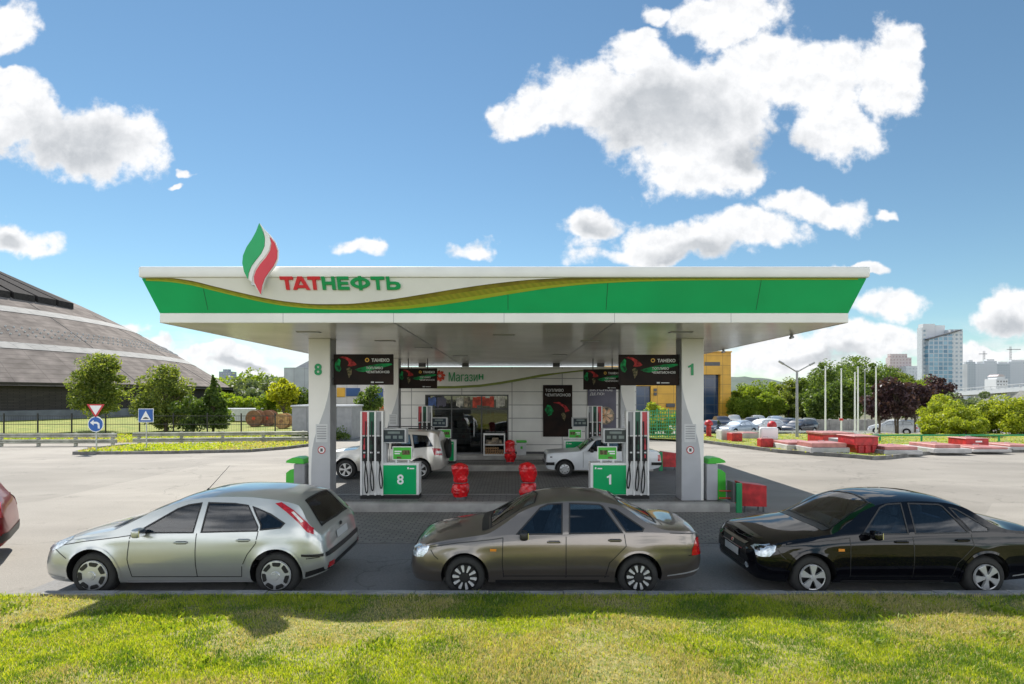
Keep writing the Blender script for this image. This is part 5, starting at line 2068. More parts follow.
def build_shop():
    Y = 25.5
    s = F / Y
    X0, X1, ZT = -6.0, 5.80, 4.26
    M['shop_wall'] = brick_mat('shop_cladding', (.72, .71, .68), (.69, .68, .655), (.26, .26, .26), 2.35, .62, .4, 'XZ', .018, .4, offset=0.)
    M['pastry'] = pm('pastry_print', (.62, .26, .09), .5, var=0, scale=5, col2=(.75, .55, .38))
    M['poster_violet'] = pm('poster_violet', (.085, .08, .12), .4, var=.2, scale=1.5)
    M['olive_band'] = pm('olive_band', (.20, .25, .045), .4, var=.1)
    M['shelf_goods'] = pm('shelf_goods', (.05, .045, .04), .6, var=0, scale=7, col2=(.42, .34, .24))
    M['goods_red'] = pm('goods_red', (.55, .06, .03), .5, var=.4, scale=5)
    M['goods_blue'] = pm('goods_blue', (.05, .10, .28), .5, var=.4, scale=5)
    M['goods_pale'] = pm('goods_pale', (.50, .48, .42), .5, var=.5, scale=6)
    M['log'] = pm('firewood', (.34, .20, .10), .8, var=.3, scale=9)
    r = thing('shop_building', 'pale panelled filling station shop with dark glazed entrance under the canopy', 'shop', (0, Y, 0))
    dx0, dx1 = (425 - CX) / s, (508.5 - CX) / s
    dz0, dz1 = .22, CH - (394.6 - HZ) / s
    b = MB()
    b.box(X0, dx0, Y, Y + .25, 0, ZT)
    b.box(dx1, X1, Y, Y + .25, 0, ZT)
    b.box(dx0 + .001, dx1 - .001, Y + .001, Y + .25, dz1, ZT - .001)
    b.box(X0 + .001, X0 + .25, Y + .251, Y + 7, 0, ZT - .001)
    b.box(X1 - .25, X1 - .001, Y + .251, Y + 7, 0, ZT - .001)
    b.box(X0 + .251, X1 - .251, Y + 6.8, Y + 7, 0, ZT - .002)
    b.build('wall', 'shop_wall', r, 20)
    b = MB()
    b.box(X0 + .252, X1 - .252, Y + .26, Y + 6.79, ZT - .25, ZT - .003)
    b.build('roof', 'mid_grey', r, 20)
    b = MB()
    b.box(X0 + .252, X1 - .252, Y + .002, Y + 6.79, -.01, .2)
    b.build('floor_slab', 'mid_grey', r, 20)
    b = MB()
    b.box(dx1 + .01, X1, Y - .012, Y - .001, .0, .30)
    b.box(X0, dx0 - .01, Y - .012, Y - .001, .0, .30)
    b.build('skirting', 'dark_grey', r, 20)
    # entrance frames
    b = MB()
    t = .06
    zt = CH - (409.5 - HZ) / s            # transom
    xd0, xd1 = (451.5 - CX) / s, (481.5 - CX) / s
    for xa in (dx0, dx1 - t, xd0 - t / 2, xd1 - t / 2):
        b.box(xa, xa + t, Y + .04, Y + .14, dz0, dz1)
    for za in (dz1 - t, zt, dz0 - .02):
        b.box(dx0 + t + .001, xd0 - t / 2 - .001, Y + .042, Y + .138, za, za + t)
        b.box(xd0 + t / 2 + .001, xd1 - t / 2 - .001, Y + .042, Y + .138, za, za + t)
        b.box(xd1 + t / 2 + .001, dx1 - t - .001, Y + .042, Y + .138, za, za + t)
    b.build('entrance_frame', 'dark_grey', r, 20)
    for nm, xa, xb, za, zb in (('window', dx0 + t, xd0 - t / 2, dz0 + .04, zt), ('door', xd0 + t / 2, xd1 - t / 2, dz0 + .04, zt), ('window', xd1 + t / 2, dx1 - t, dz0 + .04, zt),
                               ('transom_window', dx0 + t, xd0 - t / 2, zt + t, dz1 - t), ('transom_window', xd0 + t / 2, xd1 - t / 2, zt + t, dz1 - t), ('transom_window', xd1 + t / 2, dx1 - t, zt + t, dz1 - t)):
        b = MB()
        b.box(xa, xb, Y + .085, Y + .092, za, zb)
        g = b.build(nm, 'glass_shop', r, 20)
        if nm == 'door':
            b = MB()
            b.cyl((xb - .32, Y + .03, 1.0), (xb - .32, Y + .03, 1.75), .018, seg=8)
            b.box(xb - .33, xb - .31, Y + .03, Y + .086, 1.05, 1.07)
            b.box(xb - .33, xb - .31, Y + .03, Y + .086, 1.66, 1.68)
            b.build('handle', 'metal', g, 30)
    # coloured upright panels close before the transom glass
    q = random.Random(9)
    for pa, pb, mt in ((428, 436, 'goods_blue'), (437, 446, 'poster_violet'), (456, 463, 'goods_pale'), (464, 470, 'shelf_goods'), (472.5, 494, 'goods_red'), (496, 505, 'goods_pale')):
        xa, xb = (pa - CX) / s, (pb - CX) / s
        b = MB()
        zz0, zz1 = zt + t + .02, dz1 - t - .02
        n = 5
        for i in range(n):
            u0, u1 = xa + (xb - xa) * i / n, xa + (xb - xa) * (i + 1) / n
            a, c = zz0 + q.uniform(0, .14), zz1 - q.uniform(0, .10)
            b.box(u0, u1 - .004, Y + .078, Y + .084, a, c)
        b.build('transom_panel', mt, r, 0)
    # goods inside
    q = random.Random(5)
    for nm, ya, za, zb, mts in (('display_shelf', Y + .5, zt + .02, dz1 - .1, ['goods_blue', 'shelf_goods', 'goods_pale', 'goods_red', 'goods_red', 'goods_pale']),):
        for k in range(11):
            w = (dx1 - dx0 - .2) / 11
            xa = dx0 + .1 + k * w
            b = MB()
            b.box(xa, xa + w * q.uniform(.7, .98), ya, ya + .3, za, za + q.uniform(.35, .6))
            b.build('stocked_goods', ['goods_blue', 'shelf_goods', 'goods_blue', 'shelf_goods', 'goods_pale', 'shelf_goods', 'goods_red', 'goods_red', 'goods_red', 'goods_pale', 'shelf_goods'][k], r, 20)
    b = MB()
    b.box(dx0 + .05, dx1 - .05, Y + .45, Y + .9, zt - .03, zt)
    b.box(dx0 + .1, xd0 - .2, Y + 1.2, Y + 1.6, .2, 1.5)
    b.build('display_shelf', 'dark_grey', r, 20)
    b = MB()
    for k in range(7):
        za = .35 + k * .3
        b.mat(0).box(-3.8, .2, Y + 3.2, Y + 3.6, za, za + .03)
        for j in range(18):
            x = -3.75 + j * .22
            b.mat(q.choice((1, 1, 2, 3)))
            b.box(x, x + .17, Y + 3.25, Y + 3.5, za + .035, za + q.uniform(.12, .24))
    b.build('back_shelving', ['dark_grey', 'shelf_goods', 'goods_pale', 'goods_red'], r, 20)
    b = MB()
    b.box(xd1 + .15, dx1 - .12, Y + .3, Y + .34, 1.25, 1.85)
    b.build('window_notice', 'goods_pale', r, 20)
    # step
    b = MB()
    b.box(dx0 - .1, X1 - .6, 24.75, Y - .013, .0, .19, .015)
    b.build('front_step', 'concrete', r, 20)
    # sign with a rising lower edge
    zs1 = CH - (368.8 - HZ) / s
    pts = [(434, 388.5), (455, 388.4), (480, 387.0), (500, 384.3), (520, 380.8), (540, 377.0), (560, 373.8), (580, 371.6), (600, 370.4), (634, 369.8)]
    up = [((x - CX) / s, CH - (y - HZ) / s) for x, y in pts]
    mid = [((x - CX) / s, CH - (y - (2.4 if x < 560 else 1.4) - HZ) / s) for x, y in pts]
    b = MB()
    b.prism(mid + [((634 - CX) / s, zs1), ((434 - CX) / s, zs1)], XZ, Y - .10, Y - .005)
    sg = b.build('shop_sign', 'warm_white', r, 20)
    b = MB()
    b.prism(up + list(reversed(mid)), XZ, Y - .08, Y - .005)
    b.build('sign_edge', 'olive_band', sg, 20)
    text('Магази', (449 - CX) / s, (477.6 - CX) / s, CH - (381.6 - HZ) / s, CH - (372.3 - HZ) / s, Y - .10, 'green_text', sg, .03, .0)
    b = MB()
    xa, xb, za, zb = (478.8 - CX) / s, (483.6 - CX) / s, CH - (379.6 - HZ) / s, CH - (374.2 - HZ) / s
    w, h = xb - xa, zb - za
    b.prism([(xa + u * w, za + v * h) for u, v in ((0, 0), (0, 1), (.28, 1), (.28, .62), (.72, .62), (.72, 1), (1, 1), (1, 0), (.72, 0), (.72, .40), (.28, .40), (.28, 0))], XZ, Y - .13, Y - .101)
    b.build('letter', 'green_text', sg, 20)
    fx, fz = (440 - CX) / s, CH - (376 - HZ) / s
    b = MB()
    for k in range(8):
        a = 2 * math.pi * k / 8 + .2
        ca, sa = math.cos(a), math.sin(a)
        po = [(.05, 0), (.15, -.075), (.27, -.05), (.23, .06), (.13, .06)]
        b.prism([(fx + u * ca - v * sa, fz + u * sa + v * ca) for u, v in po], XZ, Y - .125, Y - .101)
    b.build('sign_flower', 'goods_red', sg, 20)
    # posters: hung on the wall, things of their own
    x0, x1, z1, z0 = (543 - CX) / s, (572.2 - CX) / s, CH - (385 - HZ) / s, CH - (436.6 - HZ) / s
    p = thing('poster', 'tall black fuel poster with red and green sweep on the shop wall', 'poster', (x0, Y, z0))
    b = MB()
    b.box(x0, x1, Y - .05, Y - .002, z0, z1, .008)
    b.build('poster_board', 'advert_black', p, 20)
    w, h = x1 - x0, z1 - z0
    for nm, mt, po in (('green_figure', 'advert_green', [(.06, .52), (.14, .62), (.26, .60), (.36, .50), (.28, .42), (.18, .40)]), ('red_sweep', 'advert_red', [(.34, .66), (.55, .67), (.78, .60), (.90, .50), (.76, .47), (.72, .56), (.55, .63)]),
                       ('dark_highlight', 'advert_olive', [(.62, .44), (.72, .48), (.78, .40), (.74, .30), (.66, .36)])):
        b = MB()
        b.prism([(x0 + u * w, z0 + v * h) for u, v in po], XZ, Y - .054, Y - .049)
        b.build(nm, mt, p, 20)
    text('ТОПЛИВО', x0 + .08 * w, x0 + .70 * w, z0 + .87 * h, z0 + .925 * h, Y - .049, 'white_text', p, .006)
    text('ЧЕМПИОНОВ', x0 + .08 * w, x0 + .94 * w, z0 + .78 * h, z0 + .835 * h, Y - .049, 'white_text', p, .006)
    x0, x1, z1, z0 = (587.5 - CX) / s, (616 - CX) / s, CH - (386 - HZ) / s, CH - (437 - HZ) / s
    p = thing('poster', 'tall violet grey food poster with round pastry on the shop wall', 'poster', (x0, Y, z0))
    b = MB()
    b.box(x0, x1, Y - .05, Y - .002, z0, z1, .008)
    b.build('poster_board', 'poster_violet', p, 20)
    w, h = x1 - x0, z1 - z0
    b = MB()
    b.lathe([(.0, -.012), (.40, -.01), (.42, .0)], (x0 + .62 * w, Y - .05, z0 + .42 * h), 'Y', 28)
    b.build('plate_print', 'shelf_goods', p, 20)
    b = MB()
    for k in range(7):
        a = 2 * math.pi * k / 7
        ca, sa = math.cos(a), math.sin(a)
        b.prism([(x0 + .62 * w + u * ca - v * sa, z0 + .42 * h + u * sa + v * ca) for u, v in ((.03, 0), (.2, -.09), (.34, -.04), (.33, .06), (.16, .05))], XZ, Y - .067, Y - .0605)
    b.build('pastry_print', 'pastry', p, 20)
    text('ВКУСНОЕ', x0 + .08 * w, x0 + .88 * w, z0 + .90 * h, z0 + .955 * h, Y - .049, 'white_text', p, .006)
    text('ДЕЛО!', x0 + .08 * w, x0 + .58 * w, z0 + .81 * h, z0 + .87 * h, Y - .049, 'white_text', p, .006)
    # bin by the wall
    a = at(517.5, 452, 25.0)
    p = thing('waste_container', 'small grey waste container with green lid against the shop wall', 'bin', (at(521.5, 452, 24.95).x, 24.98, .19))
    b = MB()
    b.box(-.21, .21, -.18, .18, 0, .58, .02)
    b.build('container_body', 'light_grey', p, 30, local=True)
    b = MB()
    b.box(-.24, .24, -.20, .20, .585, .68, .02)
    b.build('lid', 'bright_green', p, 30, local=True)
    b = MB()
    b.box(-.05, .05, -.184, -.181, .30, .42)
    b.build('small_mark', 'bright_green', p, 30, local=True)
    # firewood stand
    xa, xb = (483.5 - CX) / s * .975, (505 - CX) / s * .975
    p = thing('display_stand', 'white two shelf display stand with firewood nets beside the shop door', 'stand', ((xa + xb) / 2, 24.95, .19))
    hw = (xb - xa) / 2
    b = MB()
    for u in (-hw, hw - .05):
        b.box(u, u + .05, -.15, .25, 0, 1.0)
    b.box(-hw + .051, hw - .051, -.15, .25, .93, .999)
    b.box(-hw + .051, hw - .051, -.15, .25, .46, .50)
    b.box(-hw + .051, hw - .051, -.15, .25, .0, .05)
    b.build('frame', 'white', p, 20, local=True)
    b = MB()
    for k in range(22):
        x = -hw + .12 + (k % 8) * (2 * hw - .24) / 7
        z = .10 + (k // 8) * .11
        b.cyl((x, -.13, z), (x, .2, z), .05, seg=7)
    b.build('firewood', 'log', p, 20, local=True)
    b = MB()
    b.box(-hw + .1, hw - .15, -.1, .2, .505, .70, .03)
    b.box(-.1, .2, -.12, .15, .705, .80, .03)
    b.build('packets', 'shelf_goods', p, 20, local=True)
# ------------------------------------------------------------------ vegetation
def leaf_quads(C, S, up=.35):
    n = len(C)
    nrm = rng.normal(size=(n, 3))
    nrm[:, 2] += up
    nrm /= np.linalg.norm(nrm, axis=1)[:, None]
    t = np.cross(nrm, rng.normal(size=(n, 3)))
    t /= np.linalg.norm(t, axis=1)[:, None] + 1e-9
    u = np.cross(nrm, t)
    S = S[:, None]
    V = np.stack([C - t * S, C + u * S * .55 + nrm * S * .15, C + t * S, C - u * S * .55 + nrm * S * .15], 1)
    return V.reshape(-1, 3)


def crown_points(n, c, rad, clumps, cr, q, low=.0):
    """points in leaf clumps spread through an uneven ellipsoid"""
    cs = []
    while len(cs) < clumps:
        p = q.normal(size=3)
        p /= np.linalg.norm(p)
        p *= q.uniform(.2, 1.2) ** .5
        cs.append(p)
    cs = np.array(cs)
    sz = q.uniform(.45, 1.45, clumps) * cr
    k = q.integers(0, clumps, n)
    d = q.normal(size=(n, 3))
    d /= np.linalg.norm(d, axis=1)[:, None]
    r = q.uniform(.25, 1., n) ** .5
    P = cs[k] * (1 - cr * .5) * np.array(rad) + d * (r * sz[k])[:, None] * np.mean(rad) * np.array([1, 1, .8])
    P += np.array(c)
    return P, cs * (1 - cr * .6) * np.array(rad) + np.array(c)


def tree(name, label, x, y, z0, h, rad, leaf, n=4500, size=.13, clumps=50, cr=.32, trunk=.12, zc=None, group=None, cat='tree', shape=None, twigs=True, stems=1, seed=None):
    q = np.random.default_rng(seed or int(abs(x * 131 + y * 17) * 10) % 100000)
    r = thing(name, label, cat, (x, y, z0), group)
    zc = zc if zc is not None else h - rad[2]
    P, cs = crown_points(n, (0, 0, zc), rad, clumps, cr, q)
    if shape == 'cone':
        f = np.clip(1.15 - (P[:, 2] - (zc - rad[2])) / (2 * rad[2]), .12, 1.1)
        P[:, 0] *= f
        P[:, 1] *= f
        f = np.clip(1.15 - (cs[:, 2] - (zc - rad[2])) / (2 * rad[2]), .12, 1.1)
        cs[:, :2] *= f[:, None]
    P[:, 2] = np.maximum(P[:, 2], q.uniform(.05, .35, len(P)))
    V = leaf_quads(P, q.uniform(.6, 1.3, n) * size)
    Fq = np.arange(4 * n).reshape(-1, 4)
    b = MB()
    for sidx in range(stems):
        ox = (sidx - (stems - 1) / 2) * .35
        top = zc + rad[2] * .3
        pts = [(ox * .4, 0, -.05), (ox * .7 + q.normal() * .05, q.normal() * .05, top * .35), (ox + q.normal() * .1, q.normal() * .1, top * .7), (ox + q.normal() * .15, q.normal() * .15, top)]
        b.tube(smooth_path(pts, 3), [trunk * (1 - .75 * i / 9) for i in range(10)], 7)
    if twigs:
        for c in cs[::2]:
            t = q.uniform(.35, .8)
            a = Vector((0, 0, min(max(c[2] * .7, .4), zc) * t + .2))
            m = a.lerp(Vector(c), .5) + Vector((0, 0, .1))
            b.tube([a, m, Vector(c)], [trunk * .42, trunk * .28, trunk * .1], 5)
    b.build('trunk', 'bark', r, 50, local=True)
    from_np('crown', V, Fq, leaf, r)
    return r


def build_left():
    # arena: a low cone on a brick drum
    az = math.radians(-50.5)
    D, R = 140.0, 55.4
    cx, cy = D * math.sin(az), D * math.cos(az)
    M['arena_wall'] = brick_mat('dark_brick', (.050, .043, .040), (.036, .032, .030), (.025, .024, .023), .5, .18, .9, 'XZ', .02, .3)
    M['arena_roof'] = pm('roof_felt', (.225, .198, .180), 1., var=.22, scale=.6, detail=7, bump=.3, bscale=6, spec=.06)
    M['roof_light'] = pm('roof_light', (.045, .042, .042), .9, var=.2, spec=.06)
    nt = M['arena_roof'].node_tree
    N, Lk = nt.nodes, nt.links
    bb = bsdf(M['arena_roof'])
    old = bb.inputs['Base Color'].links[0].from_socket
    tc = N.new('ShaderNodeTexCoord')
    sx = N.new('ShaderNodeSeparateXYZ')
    Lk.new(tc.outputs['Object'], sx.inputs[0])

    def mm(op, a, b2=None):
        n_ = N.new('ShaderNodeMath')
        n_.operation = op
        for i_, v_ in enumerate((a, b2)):
            if v_ is None:
                continue
            if isinstance(v_, (int, float)):
                n_.inputs[i_].default_value = v_
            else:
                Lk.new(v_, n_.inputs[i_])
        return n_.outputs[0]
    rad = mm('SQRT', mm('ADD', mm('MULTIPLY', sx.outputs[0], sx.outputs[0]), mm('MULTIPLY', sx.outputs[1], sx.outputs[1])))
    l1 = mm('LESS_THAN', mm('FRACT', mm('MULTIPLY', rad, 1.1)), .16)          # shingle courses
    l2 = mm('LESS_THAN', mm('FRACT', mm('MULTIPLY', mm('ARCTAN2', sx.outputs[1], sx.outputs[0]), 15.)), .03)   # panel seams
    fc = mm('SUBTRACT', 1., mm('MULTIPLY', mm('MAXIMUM', l1, l2), .22))
    sc_ = N.new('ShaderNodeVectorMath')
    sc_.operation = 'SCALE'
    Lk.new(old, sc_.inputs[0])
    Lk.new(fc, sc_.inputs['Scale'])
    Lk.new(sc_.outputs[0], bb.inputs['Base Color'])
    M['band'] = brick_mat('pale_roof_band', (.36, .35, .335), (.33, .325, .31), (.24, .24, .23), 1.6, 1.6, .9, 'XY', .05, .2)
    M['plinth'] = pm('blue_grey_plinth', (.16, .175, .195), .85, var=.2, scale=.7, bump=.3)
    r = thing('arena_building', 'huge dark conical arena with pale rings round its shallow roof', 'arena', (cx, cy, 0))
    n = 200
    a0 = math.atan2(-cy, -cx)
    ze = 4.55

    def rz(t):                       # roof height against t = 1 - radius / R
        return ze + 25.2 * t + 4.2 * math.sin(math.pi * min(t / 1., 1)) * .9

    def ringf(b, t0, t1, off=0., steps=6, arc=(0, 2 * math.pi)):
        V, Fc = [], []
        na = n
        for i in range(steps + 1):
            t = t0 + (t1 - t0) * i / steps
            for k in range(na):
                a = a0 + 2 * math.pi * k / na
                V.append((cx + R * (1 - t) * math.cos(a), cy + R * (1 - t) * math.sin(a), rz(t) + off))
        for i in range(steps):
            for k in range(na):
                Fc.append((i * na + k, i * na + (k + 1) % na, (i + 1) * na + (k + 1) % na, (i + 1) * na + k))
        b.raw(V, Fc)
    b = MB()
    ringf(b, -.012, 1., 0, 30)
    b.build('roof', 'arena_roof', r, 30)
    for t0, t1 in ARENA_BANDS:
        b = MB()
        ringf(b, t0, t1, .07, 4)
        b.build('roof_band', 'band', r, 30)
    b = MB()
    b.lathe([(R - .6, -.1), (R - .6, ze - .02), (R + .62, ze - .3), (R + .66, ze - .02)], (cx, cy, 0), 'Z', n)
    b.build('wall', 'arena_wall', r, 30)
    b = MB()
    b.lathe([(R - .2, -.1), (R - .2, 1.15), (R - .62, 1.18)], (cx, cy, 0), 'Z', n)
    b.build('plinth', 'plinth', r, 30)
    # roof lights: long dark raised strips running up the cone
    for k, (da, t0, t1) in enumerate(((.02, .37, .62), (.115, .37, .64), (.205, .37, .64), (.30, .37, .64), (.40, .37, .64), (.50, .37, .64), (-.08, .37, .62), (.60, .37, .64), (.70, .37, .64))):
        a = a0 + da
        t, nn = Vector((-math.sin(a), math.cos(a), 0)), Vector((math.cos(a), math.sin(a), 0))
        V = []
        for tt, w in ((t0, 1.5), (t1, .7)):
            c = Vector((cx, cy, 0)) + nn * R * (1 - tt)
            for sg, dz in ((-1, -.2), (1, -.2), (1, 1.0), (-1, 1.0)):
                p = c + t * w * sg
                V.append((p.x, p.y, rz(tt) + dz))
        b = MB()
        b.raw(V, [(0, 1, 2, 3), (7, 6, 5, 4), (0, 4, 5, 1), (1, 5, 6, 2), (2, 6, 7, 3), (3, 7, 4, 0)])
        b.build('roof_light', 'roof_light', r, 20)
    b = MB()
    for k in range(100):
        a = a0 - .5 + k * .021
        for j in range(3):
            tt = .178 + .016 * j + .0
            aa = a + .003 * j
            c = Vector((cx + R * (1 - tt) * math.cos(aa), cy + R * (1 - tt) * math.sin(aa), rz(tt)))
            b.box(c.x - .07, c.x + .07, c.y - .07, c.y + .07, c.z - .1, c.z + .17)
    o = b.build('snow_guard', 'light_grey', r, 20)
    o['kind'] = 'stuff'
    # seam lines running up the roof
    for da in (-.55, -.2, .15, .5, .85, 1.2):
        b = MB()
        a = a0 + da
        pts = [Vector((cx + R * (1 - t) * math.cos(a), cy + R * (1 - t) * math.sin(a), rz(t) + .03)) for t in np.linspace(0, .36, 12)]
        b.tube(pts, .035, 5)
        b.build('roof_seam', 'dark_grey', r, 30)

    # fence in front of the arena
    yb = 40.5
    r = thing('mesh_fence', 'black steel mesh fence on tall posts before the arena lawn', 'fence', (-27, yb, 0))
    xs = [-42.8 + 2.52 * k for k in range(12)]
    b = MB()
    for x in xs[:-1]:
        for z in (.15, .8, 1.42):
            b.box(x + .041, x + 2.479, yb - .015, yb + .015, z - .02, z + .02)
        for k in range(1, 14):
            b.box(x + k * .18 - .004, x + k * .18 + .004, yb - .004, yb + .004, .1, 1.45)
    b.build('mesh_panel', 'black', r, 0)
    for x in xs:
        b = MB()
        b.box(x - .04, x + .04, yb - .04, yb + .04, 0, 1.62, .006)
        b.build('post', 'black', r, 20)
    # guard rails
    M['rail'] = pm('weathered_rail', (.36, .36, .30), .55, metal=.3, var=.25, scale=2)
    for xa, xb, ya, yc, lb in ((-31.8, -22.9, 31.2, 31.6, 'double beam steel guard rail along the far road before the arena'), (-22.4, -12.6, 32.2, 33.6, 'double beam steel guard rail behind the kerbed grass wedge')):
        r = thing('guard_rail', lb, 'guard rail', ((xa + xb) / 2, ya, 0), 'guard rails')
        L = math.hypot(xb - xa, yc - ya)
        r.rotation_euler.z = math.atan2(yc - ya, xb - xa)
        r.location.y = (ya + yc) / 2
        for z in (.62, .28):
            b = MB()
            po = [(-.0, z - .12), (-.05, z - .08), (-.05, z - .04), (-.01, z), (-.05, z + .04), (-.05, z + .08), (0, z + .12), (.02, z + .12), (.02, z - .12)]
            b.prism(po, YZ, -L / 2, L / 2)
            b.build('beam', 'rail', r, 20, local=True)
        for k in range(int(L / 2) + 1):
            x = -L / 2 + .3 + k * (L - .6) / int(L / 2)
            b = MB()
            b.box(x - .07, x + .07, .025, .16, 0, .76)
            b.build('post', 'rail', r, 20, local=True)
    # road signs
    M['sign_blue'] = pm('sign_blue', (.015, .10, .38), .35, var=.08, scale=2)
    M['sign_red'] = pm('sign_red', (.52, .03, .04), .35, var=.08)
    y = 28.0
    p = at(96.5, 452, y)
    r = thing('road_sign', 'red rimmed give way triangle above a blue turn left disc on one post', 'road sign', (p.x, y, .1))
    ss = F / y
    b = MB()
    b.cyl((0, 0, 0), (0, 0, 2.35), .035, seg=10)
    b.build('post', 'metal', r, 30, local=True)
    zt = CH - (404.2 - HZ) / ss - .1
    zb = CH - (416.5 - HZ) / ss - .1
    b = MB()
    w = .46

    def tri(k):
        c = Vector((0, (zt * 2 + zb) / 3))
        return [tuple(c + (Vector(v) - c) * k) for v in ((-w, zt), (w, zt), (0, zb - .08))]
    b.prism(tri(1), XZ, -.06, -.04)
    tr = b.build('triangle_plate', 'sign_red', r, 20, local=True)
    b = MB()
    b.prism(tri(.68), XZ, -.064, -.0605)
    b.build('triangle_face', 'white_text', tr, 20, local=True)
    zc = CH - (424.2 - HZ) / ss - .1
    b = MB()
    b.lathe([(0, 0), (.40, 0), (.40, .02), (0, .02)], (0, -.06, zc), 'Y', 32)
    dc = b.build('disc_plate', 'white_text', r, 20, local=True)
    b = MB()
    b.lathe([(0, -.003), (.365, -.003), (.365, .0)], (0, -.0605, zc), 'Y', 32)
    b.build('disc_face', 'sign_blue', dc, 20, local=True)
    b = MB()
    b.prism([(-.28, .08), (-.10, .22), (-.10, .13), (.08, .13), (.20, .05), (.22, -.22), (.12, -.22), (.11, -.02), (.05, .03), (-.10, .03), (-.10, -.06)], lambda u, v, w: (u, w, zc + v), -.068, -.0645)
    b.build('turn_arrow', 'white_text', dc, 20, local=True)
    y = 29.2
    p = at(146.5, 451, y)
    ss = F / y
    r = thing('road_sign', 'blue square speed hump sign with white triangle on a thin post', 'road sign', (p.x, y, .1))
    za, zb = CH - (422.3 - HZ) / ss - .1, CH - (408.6 - HZ) / ss - .1
    b = MB()
    b.cyl((0, 0, 0), (0, 0, zb - .05), .03, seg=10)
    b.build('post', 'metal', r, 30, local=True)
    b = MB()
    hw = .41
    b.box(-hw, hw, -.055, -.035, za, zb, .006)
    pl = b.build('square_plate', 'white_text', r, 20, local=True)
    b = MB()
    b.box(-hw + .03, hw - .03, -.060, -.0555, za + .03, zb - .03)
    b.build('square_face', 'sign_blue', pl, 20, local=True)
    h = zb - za
    b = MB()
    b.prism([(-.28, za + .16 * h), (.28, za + .16 * h), (0, za + .84 * h)], XZ, -.064, -.0605)
    b.build('white_triangle', 'white_text', pl, 20, local=True)
    b = MB()
    b.prism([(-.17, za + .25 * h), (.17, za + .25 * h), (.10, za + .34 * h), (0, za + .39 * h), (-.10, za + .34 * h)], XZ, -.067, -.0645)
    b.build('hump_symbol', 'black', pl, 20, local=True)

    # trees by the arena
    tree('lime_tree', 'tall dense broadleaf tree behind the give way sign', at(98, 430, 46).x, 46, 0, 7.1, (1.95, 1.9, 3.5), 'leaf_a', 17000, .10, 60, .32, .13, zc=3.5, seed=11)
    tree('lime_tree', 'spreading broadleaf tree behind the blue speed hump sign', at(166, 430, 45).x, 45, 0, 5.9, (2.1, 2.0, 3.0), 'leaf_a', 17000, .10, 60, .32, .16, zc=2.55, seed=12)
    tree('conifer', 'dark pointed bushy tree at the end of the arena eaves', at(213, 432, 44).x, 44, 0, 4.3, (1.9, 1.5, 2.2), 'leaf_b', 8000, .12, 60, .3, .10, shape='cone', zc=2.1, seed=13)
    tree('shrub', 'low dark shrub between the broadleaf tree and the pointed tree', at(193, 432, 43.5).x, 43.5, 0, 2.9, (1.6, 1.2, 1.4), 'leaf_b', 4000, .12, 26, .4, .07, cat='shrub', seed=14)
    tree('yellow_tree', 'small bright yellow leaved tree beside the grey warehouse', at(283, 425, 56).x, 56, 0, 4.9, (1.35, 1.3, 2.0), 'leaf_y', 4500, .15, 30, .4, .09, seed=15)
    tree('yellow_tree', 'lower lime bush left of the small bright yellow tree', at(268, 425, 58).x, 58, 0, 3.3, (1.3, 1.2, 1.3), 'leaf_c', 3500, .15, 24, .4, .08, seed=16)
    tree('lime_tree', 'dark green tree against the grey warehouse behind the yellow tree', at(296, 425, 58.5).x, 58.5, 0, 5.0, (1.3, 1.3, 2.2), 'leaf_b', 3500, .15, 24, .4, .1, seed=17)
    tree('lime_tree', 'leafy tree before the yellow and blue warehouse panels behind pump 8', at(371, 425, 48).x, 48, 0, 4.0, (1.15, 1.0, 1.5), 'leaf_b', 3500, .12, 26, .4, .1, seed=18)
    for k, (px, yy, h, rr) in enumerate(((232, 120, 8, 5), (246, 110, 6.5, 4.5), (262, 125, 8.5, 5.5), (280, 105, 6.5, 4), (224, 95, 3.6, 2.6), (256, 90, 3.8, 3.0), (240, 84, 2.6, 2.4))):
        tree('distant_tree', ['tall far tree just right of the arena eaves', 'rounded far tree behind the first cable drum', 'broad far tree behind the cable drums', 'far tree touching the yellow tree', 'small scrubby tree below the arena eaves tip', 'bushy mid distance tree above the cable drums', 'lowest bush right of the pointed tree'][k], at(px, 400, yy).x, yy, 0, h, (rr, rr, h * .45), 'leaf_s' if k % 2 else 'leaf_c', 2200, .34, 26, .4, .15, group='trees between arena and warehouse', twigs=False, seed=30 + k)
    # cable drums
    M['drum_wood'] = pm('drum_wood', (.25, .13, .075), .8, var=.3, scale=5, bump=.3)
    M['drum_wood_pale'] = pm('drum_wood_pale', (.45, .26, .12), .8, var=.3, scale=5, bump=.3)
    for k, (px, dia, yy, mt, lb) in enumerate(((256, 1.55, 52, 'drum_wood', 'brown cable drum standing furthest from the yellow tree'), (269, 1.55, 53, 'drum_wood', 'brown cable drum in the middle of the lined up drums'), (283.5, 1.35, 49, 'drum_wood_pale', 'pale orange cable drum standing lower in front of the yellow tree'))):
        p = at(px, 425, yy)
        r = thing('cable_drum', lb, 'cable drum', (p.x, yy, 0), 'wooden cable drums')
        rad = dia / 2
        for y0 in (-.45, .45):
            b = MB()
            b.lathe([(.08, -.04), (rad, -.04), (rad, .04), (.08, .04)], (0, y0, rad), 'Y', 28)
            b.build('flange', mt, r, 30, local=True)
        b = MB()
        b.lathe([(rad * .55, -.41), (rad * .55, .41)], (0, 0, rad), 'Y', 24)
        b.build('barrel', 'drum_wood', r, 30, local=True)
        b = MB()
        b.lathe([(.0, -.50), (.16, -.50), (.16, -.49)], (0, 0, rad), 'Y', 14)
        b.build('hub_plate', 'goods_red' if k < 2 else 'drum_wood', r, 30, local=True)
